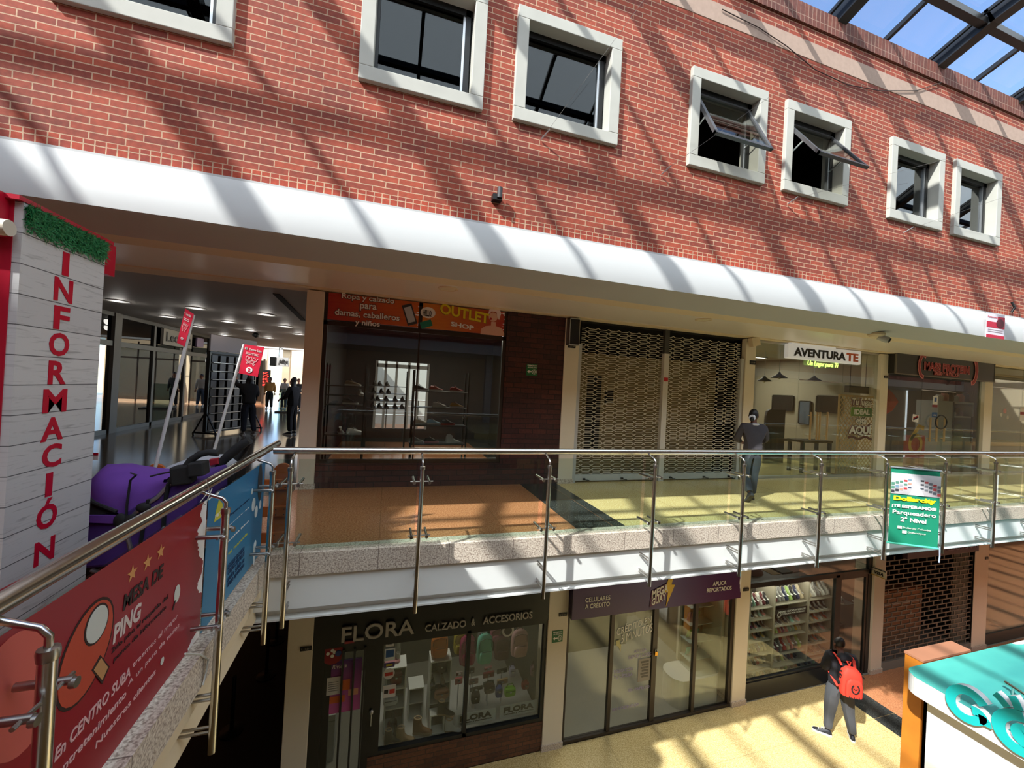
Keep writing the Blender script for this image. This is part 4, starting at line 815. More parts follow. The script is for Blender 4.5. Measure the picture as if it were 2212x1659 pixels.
# stickers down the left edge of the window
for lb, rt, mat, lab, parts in (((712, 582), (780, 528), M_PAP, 'small white card at the top of the window sticker column', [('text_line', M('ink grey', (120, 120, 120)), .2, .8, .4, .5)]), ((700, 695), (790, 588), M('sticker pale', (210, 216, 220)), 'white sticker with a blue square in the window sticker column', [('blue_square', M('sticker blue 4', (34, 84, 150)), .12, .88, .3, .9)]), ((698, 748), (785, 698), M('sticker violet', (70, 54, 110)), 'violet and yellow sticker in the window sticker column', [('yellow_patch', M('sticker yellow', (190, 180, 60)), .2, .8, .3, .7)]), ((688, 990), (795, 875), M_PAP, 'white sticker with a black and a red mark, lowest of the column', [('black_mark', M_LB, .08, .4, .35, .65), ('red_mark', M('mark red', (190, 50, 40)), .5, .92, .3, .65)])):
    card('sticker', lab, za(*lb), za(*rt), YS+.02, mat, parts, 'sticker')
c = PY(*za(738, 793), YS+.018); o = thing('round_sticker', 'small round white and red sticker in the window sticker column', 'sticker', c); MB().lathe([(.001, -.003), (.085, -.003), (.085, .003), (.001, .003)], c, 22, 'Y').build('disc', M_PAP, o); MB().box(c.x-.06, c.x+.06, c.y-.006, c.y-.003, c.z-.03, c.z+.02).build('red_mark', M('mark red', (190, 50, 40)), o)
c = PY(*za(1686, 450), YS+.01); o = thing('round_sign', 'round white rimmed badge hanging high in the bag window', 'sign', c); MB().lathe([(.001, -.006), (.10, -.006), (.105, 0), (.10, .006), (.001, .006)], c, 28, 'Y').build('rim', M_WHT, o); MB().lathe([(.001, -.003), (.068, -.003), (.068, .003), (.001, .003)], c+V((0, -.006, 0)), 24, 'Y').build('face', M('badge grey', (70, 70, 66)), o)
for lb, rt, lab, dx in (((1265, 1222), (1590, 1062), 'grey white sign with black letters at the window foot, left one', 0), ((1617, 1150), (1920, 996), 'grey white sign with black letters at the window foot, right one', 0)):
    o, x0, x1, z0, z1 = card('foot_sign', lab, za(*lb), za(*rt), YS+.1, M('sign pale grey', (196, 200, 206), .6, var=.15, scale=40), (), 'sign'); w, h = x1-x0, z1-z0
    text_mb('FLORA', (x0+.1*w, YS+.095, z0+.36*h), XU, ZU, .8*w, .48*h, .003, .05).build('lettering', M_LB, o); text_mb('Calzado y Accesorios', (x0+.1*w, YS+.095, z0+.16*h), XU, ZU, .8*w, .15*h, .003, .03).build('lettering', M_LB, o)
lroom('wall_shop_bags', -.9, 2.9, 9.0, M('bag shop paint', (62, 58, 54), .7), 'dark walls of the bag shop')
b = MB(); b.box(.1, 2.8, YS+.12, 7.6, ZL+.05, zsill+.03); struct('trim_21', b, M('display ledge', (186, 184, 180), .5), 'pale display ledge inside the bag shop window')
ZD = zsill+.03
# white cube shelves
def cube_shelf(label, lb, rt, Y, levels, depth=.3):
    x0, x1, z0, z1 = rect(lb, rt, Y); z0 = ZD; o = thing('cube_shelf', label, 'shelf', ((x0+x1)/2, Y, z0), 'white cube shelves'); m = M('shelf white', (214, 214, 210), .5); t = .018
    b = MB(); b.box(x0, x0+t, Y, Y+depth, z0, z1); b.box(x1-t, x1, Y, Y+depth, z0, z1); b.build('side_panel', m, o); MB().box(x0+t, x1-t, Y+depth-.01, Y+depth, z0, z1).build('back_panel', M('shelf back', (70, 68, 66)), o)
    zs = [z0]+[z0+(z1-z0)*f for f in levels]+[z1-t]
    for z in zs: MB().box(x0+t, x1-t, Y, Y+depth, z, z+t).build('shelf', m, o)
    return x0, x1, zs
cs1 = cube_shelf('white cube shelf behind the window stickers', za(695, 1180), za(880, 735), YS+.3, (.36, .66)); cs2 = cube_shelf('tall white cube shelf left of the window mullion', za(1052, 1085), za(1240, 680), YS+.3, (.33, .64))
cs3 = cube_shelf('low white cube shelf between the two taller ones', za(885, 1150), za(1020, 900), YS+.5, (.5,)); cs4 = cube_shelf('small white cube box at the foot of the tall shelf', za(1062, 1240), za(1185, 1110), YS+.13, (), .16)
def bag(label, lb, rt, Y, c, kind='backpack', d=.14, tiltx=0.0, group=None, hang=False):
    x0, x1, z0, z1 = rect(lb, rt, Y); w, h = x1-x0, z1-z0; m = M('cloth %d %d %d' % c, c, .8, var=.08, scale=14); cx = (x0+x1)/2
    o = thing(kind, label, 'bag', (cx, Y+d/2, z0), group); dk = M('cloth dark %d %d %d' % c, tuple(int(v*.6) for v in c), .8)
    def shell(cx, w, h, z0, y, d, n=10):
        b = MB(); rows = []
        for i in range(9):
            t = i/8; zz = z0+h*t; k = (1-.25*max(0, t-.55)**2/.2) if t < .99 else .72; k *= (.9+.1*min(1, t*6)); k = max(.4, k-(.25 if t > .93 else 0))
            rows.append([V((cx+w/2*k*math.copysign(abs(math.cos(a))**.55, math.cos(a)), y+d/2+d/2*(k if t > .9 else 1)*math.copysign(abs(math.sin(a))**.7, math.sin(a)), zz)) for a in [2*math.pi*j/20 for j in range(21)]])
        b.grid(rows); b.f.append(tuple(range(21))[::-1]); b.f.append(tuple(range(8*21, 9*21))); return b
    shell(cx, w, h, z0, Y, d).build('body', m, o, smooth=True)
    if kind == 'backpack':
        shell(cx, w*.74, h*.42, z0+.04*h, Y-.045, .07).build('front_pocket', m, o, smooth=True)
        MB().tube([V((cx-w*.3, Y-.05, z0+.48*h)), V((cx, Y-.058, z0+.5*h)), V((cx+w*.3, Y-.05, z0+.48*h))], .006, 5).build('zip', dk, o)
        MB().tube([V((cx-w*.4, Y+.01, z0+.55*h)), V((cx-w*.36, Y-.005, z0+.85*h)), V((cx, Y-.012, z0+.93*h)), V((cx+w*.36, Y-.005, z0+.85*h)), V((cx+w*.4, Y+.01, z0+.55*h))], .006, 5).build('zip', dk, o)
        MB().tube([V((cx-.05, Y+d*.6, z1-.01)), V((cx-.03, Y+d*.6, z1+.06)), V((cx+.03, Y+d*.6, z1+.06)), V((cx+.05, Y+d*.6, z1-.01))], .01, 6).build('top_loop', dk, o)
    else:
        MB().tube([V((cx-w*.4, Y+d/2, z1-.03)), V((cx-w*.2, Y+d/2, z1+h*.35)), V((cx+w*.2, Y+d/2, z1+h*.35)), V((cx+w*.4, Y+d/2, z1-.03))], .008, 6).build('handle', dk, o); MB().box(cx-w*.4, cx+w*.4, Y-.008, Y+.02, z0+h*.62, z0+h*.66).build('flap_edge', dk, o); MB().box(cx-.015, cx+.015, Y-.014, Y, z0+h*.5, z0+h*.6).build('clasp', M_ALU, o)
    if hang: MB().tube([V((cx, Y+d*.6, z1+.05)), V((cx, Y+d*.6, min(ZC, z1+.5)))], .004, 5).build('hook_wire', M_ALU, o)
    return o
for lb, rt, Y, c, lab in (((1072, 672), (1218, 488), YS+.35, (206, 110, 26), 'orange backpack standing on the tall white shelf'), ((1255, 640), (1352, 462), YS+.7, (176, 160, 40), 'yellow backpack hanging behind the magenta one'), ((1300, 738), (1440, 500), YS+.45, (150, 20, 84), 'magenta backpack hanging at the window mullion'), ((1440, 722), (1575, 488), YS+.2, (110, 190, 170), 'mint green backpack hanging right of the mullion'), ((1580, 690), (1715, 500), YS+.5, (86, 46, 56), 'dark wine red backpack between the mint and the pink one'), ((1716, 668), (1858, 452), YS+.3, (204, 160, 160), 'pale pink backpack hanging at the right window end'), ((1450, 560), (1540, 452), YS+.9, (90, 88, 92), 'grey backpack hanging behind the mint green one'), ((1552, 540), (1640, 430), YS+1.0, (160, 90, 110), 'rose patterned backpack hanging behind the badge'), ((785, 690), (838, 522), YS+.5, (170, 172, 164), 'black and white patterned backpack above the sticker column')):
    bag(lab, za(*lb), za(*rt), Y, c, hang=True, group='backpacks in the bag shop window')
for lb, rt, Y, c, lab in (((1100, 1010), (1222, 920), YS+.2, (170, 122, 100), 'tan shoulder bag in front of the tall white shelf'), ((690, 1060), (812, 985), YS+.25, (196, 198, 204), 'pale grey handbag under the window stickers'), ((745, 890), (850, 780), YS+.36, (120, 26, 36), 'dark red handbag in the left white shelf'), ((1662, 985), (1755, 905), YS+.2, (120, 180, 40), 'lime green handbag near the window foot'), ((1590, 990), (1650, 900), YS+.3, (60, 80, 150), 'small blue bag left of the lime green handbag'), ((1500, 960), (1590, 880), YS+.35, (80, 60, 54), 'brown handbag left of the blue bag'), ((1395, 1040), (1470, 950), YS+.2, (44, 38, 38), 'black handbag low beside the mullion'), ((1800, 925), (1862, 865), YS+.3, (150, 40, 50), 'red pouch low at the right window end'), ((1870, 820), (1932, 730), YS+.5, (130, 96, 106), 'dusty pink bag high at the right window end'), ((1700, 825), (1752, 745), YS+.25, (160, 156, 180), 'pale lilac purse with a hanging cord'), ((700, 745), (830, 690), YS+.4, (206, 140, 150), 'pink box bag on top of the left white shelf'), ((1120, 790), (1200, 705), YS+.36, (40, 38, 38), 'black bag on the top level of the tall shelf')):
    bag(lab, za(*lb), za(*rt), Y, c, 'handbag', .1, group='handbags in the bag shop window')
# wallets on tilted stands
for k, (lb, rt, c, nm) in enumerate([((1490, 838), (1588, 772), (130, 30, 40), 'dark red'), ((1490, 905), (1585, 850), (60, 66, 62), 'dark green'), ((1600, 890), (1695, 828), (186, 156, 116), 'tan'), ((1375, 890), (1460, 832), (170, 140, 140), 'dusty rose'), ((1385, 940), (1495, 895), (64, 62, 64), 'black and pink'), ((1265, 890), (1335, 818), (170, 36, 60), 'crimson'), ((1275, 815), (1335, 775), (130, 116, 110), 'grey'), ((1600, 800), (1690, 752), (44, 42, 42), 'black'), ((1375, 800), (1430, 745), (90, 74, 66), 'brown'), ((1500, 770), (1570, 738), (150, 96, 100), 'pink brown')]):
    yw = YS+.3+.35*(rect(za(*lb), za(*rt), YS+.4)[2]-ZD); x0, x1, z0, z1 = rect(za(*lb), za(*rt), yw); x1 -= .02; o = thing('wallet', '%s wallet on a stand in the bag shop window' % nm, 'wallet', ((x0+x1)/2, yw, z0), 'wallets in the bag shop window')
    MB().obox(((x0+x1)/2, yw+.02, (z0+z1)/2), (1, 0, .06), (0, 1, .3), (-.06, -.3, 1), (x1-x0)/2, .015, (z1-z0)/2).build('cover', M('leather %d %d %d' % c, c, .5), o); MB().obox(((x0+x1)/2, yw, (z0+z1)/2), (1, 0, .06), (0, 1, .3), (-.06, -.3, 1), .018, .012, .012).build('clasp', M_ALU, o)
    MB().bar(((x0+x1)/2, yw+.05, ZD), ((x0+x1)/2, yw+.05, (z0+z1)/2), .012, .012).build('stand', M_ALU, o)
# boots
def boot(label, px, py, Y, c, rz, sc=1.0, heel=False, white=False):
    p = PY(*za(px, py), Y); o = thing('boot', label, 'boot', (p.x, Y, p.z), 'boots in the bag shop window', rz=rz); o.scale = (sc,)*3; m = M('leather %d %d %d' % c, c, .55); d = .045 if heel else .03
    st = [(-.01, .03, .21), (.02, .04, .22), (.06, .042, .22), (.10, .04, .2), (.115, .038, .12), (.15, .04, .085), (.2, .043, .065), (.245, .036, .05), (.27, .015, .03)]
    rows = [[V((hw*math.cos(t), y, d*.7+(zt-d*.7)*math.sin(t)**.6)) for t in [math.pi*i/10 for i in range(11)]] for y, hw, zt in st]
    b = MB(); b.grid(rows); b.f.append(tuple(range(11))); b.build('upper', m, o, smooth=True, local=True)
    s = MB(); pts = [V((-hw-.004, y, 0 if y > .12 or y < .06 else .012)) for y, hw, zt in st]+[V((hw+.004, y, 0 if y > .12 or y < .06 else .012)) for y, hw, zt in st[::-1]]; s.prism(pts[::-1], (0, 0, d)); s.build('sole', M('boot sole', (150, 130, 104) if not heel else c, .6), o, local=True)
    MB().tube([(.035*math.cos(t), .05+.05*math.sin(t), .218) for t in [2*math.pi*i/14 for i in range(15)]], .008, 6).build('cuff', M('boot cuff', (186, 160, 126) if not white else (226, 226, 224), .8), o, local=True)
boot('tan lace boot on the window floor between the shelves', 935, 1262, YS+.2, (112, 76, 46), -math.pi/2-.3, 1.1)
boot('beige boot on the window floor, left corner', 800, 1335, YS+.16, (150, 124, 92), -math.pi/2-.2, 1.05)
boot('black boot at the far left of the window floor', 705, 1355, YS+.14, (30, 28, 28), -math.pi/2, 1.0)
boot('white heeled boot at the right foot of the tall shelf', 1190, 1258, YS+.14, (206, 206, 204), -math.pi/2-.3, 1.0, True, True)
boot('black buckled boot in front of the tall shelf', 1130, 1112, YS+.16, (34, 30, 30), -math.pi/2-.4, 1.0)
for lab, px, py, c, hi in (('brown shoe, left on the top level of the tall shelf', 1085, 880, (70, 62, 56), False), ('brown shoe, right on the top level of the tall shelf', 1165, 868, (86, 58, 50), False), ('cream flat shoe in the small white cube box', 1100, 1225, (170, 160, 150), False), ('black flat shoe in the small white cube box', 1150, 1215, (40, 38, 38), False), ('dark red shoe low in the left white shelf', 735, 1290, (90, 30, 30), True), ('black shoe low in the left white shelf', 790, 1270, (36, 34, 34), True), ('black shoe under the pale grey handbag', 770, 1170, (36, 34, 34), False)):
    p = PY(*za(px, py), YS+.3); shoe((p.x, YS+.45, p.z), math.pi, c, (60, 56, 52), c, hi, label=lab, size=.8)
fill_lamp(.6, 7.4, ZC-.03, 22, 'ceiling lamp inside the bag shop', 1.0, .12, 2); 

# ---- purple sign shop (M)
Ys = D-.13; x0, x1, z0, z1 = rect(zc_(215, 475), zc_(1668, 62), Ys); z1 = z0+.72
sg = thing('shop_sign', 'purple and orange box sign with white lettering and a bolt', 'sign', ((x0+x1)/2, Ys, z0)); MB().box(x0, x1, Ys, D-.015, z0, z1).build('box', M('sign side violet', (44, 26, 74), .4), sg)
MB().box(x0+.004, x1-.004, Ys-.004, Ys, z0+.004, z1-.004).build('face', ramped('sign face', [(66, 34, 92), (96, 44, 94), (160, 92, 96), (186, 118, 70), (166, 96, 90), (110, 46, 96), (70, 28, 84)], 0, x0, x1, .35, .12, 1.2), sg)
T2 = Ys-.008
for s, lb, rt in (('CELULARES', (332, 322), (547, 258)), ('A CR\u00c9DITO', (330, 378), (543, 302)), ('APLICA', (1420, 182), (1538, 133)), ('REPORTADOS', (1370, 238), (1582, 178))): sign_text('lettering', s, M_LW, sg, zc_(*lb), zc_(*rt), T2, .004, .015)
c = PY(*zc_(985, 270), T2); b = MB(); f = lambda pts: [V((c.x+p[0], T2-.002, c.z+p[1])) for p in pts]
b.prism(f([(.14, .34), (.26, .42), (.20, .2), (.28, .19), (.1, -.2), (.13, .06), (.04, .08)]), (0, -.003, 0)); b.build('bolt', M('bolt yellow', (226, 184, 50)), sg)
b = MB(); b.prism(f([(-.26, -.17), (.0, -.1), (.05, -.02), (.16, .02), (.16, .26), (-.23, .12)]), (0, -.002, 0)); b.build('word_plate', M('plate wine', (92, 30, 74)), sg)
text_mb('MEGA', (c.x-.22, T2-.006, c.z-.02), V((1, 0, .30)), ZU, .36, .15, .004, .03).build('lettering', M_LW, sg); text_mb('GUAY', (c.x-.22, T2-.006, c.z-.15), V((1, 0, .30)), ZU, .32, .13, .004, .03).build('lettering', M_LW, sg)
fr = thing('window_26', 'four sliding glass doors under the purple sign', None, (5, YS, ZL), kind='structure')
xs = [3.21, PY(*zc_(548, 900), YS).x, PY(*zc_(918, 850), YS).x, PY(*zc_(1262, 850), YS).x, 6.94]; zt = PY(*zc_(900, 390), YS).z+.25
b = MB(); b.box(3.21, 6.94, YS-.02, YS+.06, ZL, ZL+.06); b.box(3.21, 6.94, YS, YS+.06, zt-.05, ZC)
for x, w in zip(xs, (.05, .035, .05, .035, .08)): b.box(max(3.21, x-w), min(6.94, x+w), YS-.01, YS+.06, ZL, zt)
b.build('frame', M_BRZ, fr)
for a, c in zip(xs, xs[1:]): MB().box(a+.036, c-.036, YS+.02, YS+.026, ZL+.06, zt-.05).build('pane', G_SHOP, fr)
p = PY(*zc_(938, 750), YS-.03); o = thing('padlock', 'brass padlock on the middle door stile', 'lock', p); MB().box(p.x-.03, p.x+.03, p.y-.012, p.y+.012, p.z-.05, p.z+.02).build('body', M('brass', (206, 150, 60), .3, .8), o); MB().tube([(p.x-.02, p.y, p.z+.02), (p.x-.018, p.y, p.z+.06), (p.x+.018, p.y, p.z+.06), (p.x+.02, p.y, p.z+.02)], .007, 6).build('shackle', M_ALU, o)
dc = thing('door_lettering', 'white and lilac words stuck on the second glass door', 'lettering', (xs[1]+.4, YS, -2.5)); M_LIL = M('lettering lilac', (150, 130, 176), .5)
def glass_text(s, lb, rt, slope=0.0, m=M_LW, bold=-.004):
    x0, x1, z0, z1 = rect(zc_(*lb), zc_(*rt), YS+.012); text_mb(s, (x0, YS+.012, z0), XU, ZU, x1-x0, z1-z0, .002, bold, slope).build('lettering', m, dc)
glass_text('CR\u00c9DITO EN', (600, 605), (895, 490), .21); glass_text('5 MINUTOS', (638, 672), (905, 560), .21); glass_text('APLICA', (750, 752), (856, 712), 0, M_LIL); glass_text('REPORTADOS', (703, 806), (896, 745), 0, M_LIL); glass_text('SOLO CON', (575, 928), (742, 872), 0, M_LIL); glass_text('TU C\u00c9DULA', (575, 975), (738, 912), 0, M_LIL); glass_text('SIN PAPELEO', (697, 1085), (880, 1025), 0, M_LIL); glass_text('SIN CODEUDOR', (560, 1250), (790, 1178), 0, M_LIL)
c = PY(*zc_(615, 690), YS+.01); b = MB(); b.prism([V((c.x+p[0], YS+.01, c.z+p[1])) for p in ((-.05, .1), (.02, .1), (.03, .02), (.06, .02), (.05, -.12), (.0, -.01), (-.04, -.0))], (0, -.003, 0)); b.build('bolt', M('bolt pale', (200, 190, 130)), dc)
o, a0, a1, c0, c1 = card('price_notice', 'grey price notice on the second glass door', zc_(778, 1000), zc_(890, 790), YS+.012, M('notice grey', (150, 142, 130), .7), [('text_block', M('notice ink', (90, 84, 76)), .2+.1*(i % 2), .85, .82-.13*i, .90-.13*i) for i in range(6)], 'notice')
lroom('wall_shop_phones', 3.1, 7.0, 9.6, M('phone shop paint', (120, 106, 84), .7), 'brown walls of the phone shop')
# rounded white glass counter with phone cases
cx0, cx1 = PY(*zc_(1075, 1000), 6.6).x, 6.88; zc0 = ZL+.014
co = thing('display_counter', 'white rounded counter with a tall glass case of phone covers', 'counter', ((cx0+cx1)/2, 7.2, zc0))
def rounded(x0, x1, y0, y1, r, n=5):
    P = []
    for cx, cy, a0 in ((x1-r, y1-r, 0), (x0+r, y1-r, 90), (x0+r, y0+r, 180), (x1-r, y0+r, 270)): P += [(cx+r*math.cos(math.radians(a0+90*i/n)), cy+r*math.sin(math.radians(a0+90*i/n))) for i in range(n+1)]
    return P
Yc0, Yc1 = 6.48, 7.05
MB().prism([V((x, y, zc0)) for x, y in rounded(cx0, cx1, Yc0, Yc1, .25)], (0, 0, .55)).build('base', M('counter white', (214, 210, 202), .4), co)
MB().prism([V((x, y, zc0+.55)) for x, y in rounded(cx0+.5, cx1-.02, Yc0+.05, Yc1, .1)], (0, 0, 1.9)).build('glass_case', glass('case glass', (240, 244, 242), .5, .02), co)
b = MB(); b.box(cx0+.5, cx1, Yc1, Yc1+.06, zc0+.55, zc0+2.5); b.box(cx1-.06, cx1, Yc0+.05, Yc1, zc0+.55, zc0+2.5); b.build('back_panel', M('case back', (190, 180, 160), .6), co)
for i in range(5): MB().box(cx0+.52, cx1-.07, Yc1-.3, Yc1-.02, zc0+.72+.36*i, zc0+.735+.36*i).build('glass_shelf', M('case shelf', (170, 180, 176), .2), co)
PC = [(60, 190, 180), (230, 120, 160), (40, 60, 140), (30, 30, 34), (210, 210, 214), (120, 180, 80), (200, 60, 60), (90, 120, 170)]; PN = ['teal', 'pink', 'dark blue', 'black', 'silver', 'green', 'red', 'steel blue']
for i in range(5):
    for j in range(6):
        k = (i*5+j*3) % 8; x = cx0+.62+.19*j; z = zc0+.736+.36*i
        if x > cx1-.18: continue
        o = thing('phone_case', '%s phone case, %s from left on the %s shelf of the glass case' % (PN[k], ORD[j], ['lowest', 'second', 'middle', 'fourth', 'top'][i]), 'phone case', (x, Yc1-.15, z), 'phone cases in the glass case')
        MB().obox((x, Yc1-.15, z+.1), (1, 0, 0), (0, 1, .25), (0, -.25, 1), .05, .006, .095).build('shell', M('case %d' % k, PC[k], .35), o, bevel=.004); MB().obox((x-.022, Yc1-.165, z+.165), (1, 0, 0), (0, 1, .25), (0, -.25, 1), .016, .004, .018).build('camera_window', M_BLK, o)
ct = thing('service_desk', 'pale topped desk deep inside the phone shop', 'desk', (4.6, 8.6, ZL)); MB().box(3.9, 6.0, 8.5, 9.0, ZL+1.0, ZL+1.05).build('top', M('desk beige', (176, 156, 122), .5), ct); MB().box(3.95, 5.95, 8.55, 9.0, ZL+.014, ZL+1.0).build('front', M('desk front', (40, 36, 34), .5), ct)
fill_lamp(5, 8.0, ZC-.03, 45, 'ceiling lamp inside the phone shop', 1.0, .14, 2)

# ---- shoe wall shop (S)
YZ = YS+.02; SX0, SX1 = 7.29, 11.0
xd0 = PY(*zd(1262, 700), YZ).x; zt0 = PY(*zd(700, 150), YZ).z; zb0 = PY(*zd(700, 1345), YZ).z
fr = thing('window_27', 'dark framed shop window full of shoes', None, (8.5, YZ, ZL), kind='structure')
b = MB(); b.box(SX0, SX0+.05, YZ, YZ+.06, ZL, ZC); b.box(xd0-.06, xd0+.06, YZ-.01, YZ+.06, ZL, zt0); b.box(SX1-.12, SX1, YZ-.01, YZ+.06, ZL, ZC); b.box(SX0, SX1, YZ-.01, YZ+.06, zt0-.05, zt0+.05); b.box(SX0, xd0, YZ-.01, YZ+.06, zb0-.04, zb0); b.build('frame', M('shop S frame', (30, 31, 31), .4), fr)
MB().box(SX0+.05, xd0-.06, YZ+.02, YZ+.026, zb0, zt0-.05).build('pane', G_SHOP, fr); MB().box(SX0+.05, SX1-.12, YZ+.02, YZ+.026, zt0+.05, ZC-.02).build('transom_pane', G_SHOP, fr)
b = MB(); b.box(SX0, xd0, YZ-.03, YZ+.06, ZL, zb0-.04); struct('trim_22', b, M('black tile base', (26, 25, 25), .3), 'black base under the shoe window')
dr = thing('door_3', 'dark framed glass door right of the shoe shelves', None, ((xd0+SX1)/2, YZ, ZL), kind='structure'); frame(MB(), xd0+.06, SX1-.12, ZL, zt0-.05, .07, YZ, .05).build('frame', M('shop S frame', (30, 31, 31), .4), dr); MB().box(xd0+.13, SX1-.19, YZ+.02, YZ+.026, ZL+.07, zt0-.12).build('pane', G_SHOP, dr)
lroom('wall_shop_shoes', 7.1, 11.2, 9.6, M('shoe shop paint', (84, 78, 70), .7), 'grey walls of the shoe wall shop')
YH = YZ+.14
xb = [PY(*zd(px, 700), YH).x for px in (116, 440, 892, 1240)]
unit = thing('shoe_shelf', 'wide pale shelf wall with three bays of shoes', 'shelf', ((xb[0]+xb[3])/2, YH, zb0)); M_SHF = M('shelf grey', (176, 168, 150), .6)
for k, x in enumerate(xb): MB().box(x-.025, x+.025, YH, YH+.45, zb0+.01, zt0-.1).build('upright', M_SHF, unit)
MB().box(xb[0], xb[3], YH+.45, YH+.47, zb0+.01, zt0-.1).build('back_panel', M('shelf wall back', (66, 60, 56), .7), unit)
MB().box(xb[0], xb[3], YH, YH+.45, zb0+.01, zb0+.03).build('bottom', M_SHF, unit)
# rows of shoes: (bay, enlargement y of the shoe bottoms at the bay's left and right, number, pose, colours)
SC = {'white': (216, 214, 208), 'black': (34, 33, 34), 'grey': (128, 126, 124), 'mint': (130, 180, 158), 'pink': (206, 132, 122), 'wine': (104, 30, 40), 'red': (176, 60, 46), 'navy': (38, 46, 84), 'lime': (168, 200, 110), 'cream': (206, 188, 158), 'orange': (204, 90, 36), 'yellow': (206, 170, 70), 'lilac': (150, 120, 150), 'purple': (110, 34, 84)}
ROWS = [(0, 540, 510, ['navy', 'mint', 'wine', 'white', 'wine', 'black'], 'up'), (0, 690, 655, ['pink', 'black', 'white', 'mint', 'pink'], 'side'), (0, 845, 800, ['mint', 'purple', 'pink', 'black', 'black'], 'side'), (0, 985, 940, ['red', 'mint', 'orange', 'black', 'yellow'], 'side'), (0, 1165, 1120, ['red', 'cream', 'cream', 'lilac', 'cream', 'cream'], 'up'), (0, 1330, 1290, ['cream', 'cream', 'black', 'red', 'cream', 'grey'], 'up'), (0, 1500, 1460, ['black', 'grey', 'yellow', 'red'], 'up'),
        (1, 480, 430, ['wine', 'grey', 'grey', 'navy', 'lime', 'black', 'navy', 'cream'], 'up'), (1, 760, 715, ['black', 'black', 'black', 'mint', 'pink'], 'side'), (1, 895, 850, ['yellow', 'lime', 'red', 'purple', 'pink', 'mint', 'mint', 'yellow', 'cream'], 'up'), (1, 1130, 1095, ['black', 'wine', 'grey', 'red', 'cream', 'pink', 'grey', 'lime'], 'up'), (1, 1400, 1330, ['white', 'wine', 'white', 'black', 'lime', 'navy', 'wine', 'orange', 'black'], 'up'),
        (2, 415, 375, ['cream', 'white', 'grey', 'white', 'white'], 'up'), (2, 580, 540, ['grey', 'black', 'black', 'black', 'black'], 'side'), (2, 715, 670, ['white', 'cream', 'orange', 'white', 'red'], 'side'), (2, 850, 825, ['cream', 'cream', 'pink'], 'side'), (2, 1005, 960, ['cream', 'black', 'cream', 'orange', 'cream', 'cream'], 'side'), (2, 1150, 1090, ['lime', 'black', 'grey', 'grey'], 'side'), (2, 1310, 1255, ['navy', 'wine', 'lime', 'navy', 'black', 'wine'], 'up')]
BN = ['left', 'middle', 'right']; cnt = {}
PXB = (116, 440, 892, 1240)
def row_z(bay, yl, yr): return (PY(*zd(PXB[bay], yl), YH).z+PY(*zd(PXB[bay+1], yr), YH).z)/2
for bay, yl, yr, cols, pose in ROWS:
    r = cnt.get(bay, 0); cnt[bay] = r+1; a, c = xb[bay]+.06, xb[bay+1]-.06; pxl, pxr = (116, 440, 892, 1240)[bay], (116, 440, 892, 1240)[bay+1]
    z = row_z(bay, yl, yr); n = len(cols); above = [row_z(bay, r_[1], r_[2]) for r_ in ROWS if r_[0] == bay and r_[1] < yl]; gap = (min(above) if above else z+.34)-z-.02; k_ = min(1.05, (gap-.025)/.285, (c-a)/n/.104)
    MB().box(xb[bay]+.025, xb[bay+1]-.025, YH+.02, YH+.45, z-.02, z-.004).build('shelf_board', M_SHF, unit)
    for i, cn in enumerate(cols):
        x = a+(c-a)*(i+.5)/n; lab = '%s shoe, %s from left, %s row, %s bay of the shoe wall' % (cn, ORD[i], ORD[r], BN[bay]); sole = (226, 224, 218) if (i+r) % 3 else SC['cream']; lace = (226, 226, 222) if cn not in ('white', 'cream') else (150, 146, 140)
        if pose == 'up': shoe((x, YH+.12, z+.012), .0, SC[cn], sole, lace, tilt=math.radians(66), label=lab, group='shoes on the shoe wall', size=k_)
        else: shoe((x+.06, YH+.28, z), math.pi-.5, SC[cn], sole, lace, label=lab, group='shoes on the shoe wall', size=min(.95, (gap-.01)/.15, (c-a)/n/.15))
o, x0, x1, z0, z1 = card('offer_sign', 'black offer sign with white letters in the middle bay of the shoe wall', zd(462, 640), zd(880, 480), YH-.01, M('offer black', (34, 31, 30), .6), (), 'sign'); w, h = x1-x0, z1-z0
text_mb('2 PARES', (x0+.08*w, YH-.016, z0+.56*h), XU, ZU, .24*w, .22*h, .002, .02).build('lettering', M_LW, o); text_mb('CONVERSE', (x0+.35*w, YH-.016, z0+.56*h), XU, ZU, .6*w, .24*h, .002, .02).build('lettering', M_LW, o); text_mb("COLOR'S POR $130.000", (x0+.19*w, YH-.016, z0+.22*h), XU, ZU, .72*w, .22*h, .002, .02).build('lettering', M_LW, o)
b = MB(); b.stroke([(.05*math.cos(t*math.pi/10), .05*math.sin(t*math.pi/10)) for t in range(21)], .012, V((x0+.11*w, YH-.014, z0+.32*h)), XU, ZU, V((0, -1, 0)), .002); b.build('ring_mark', M_LW, o)
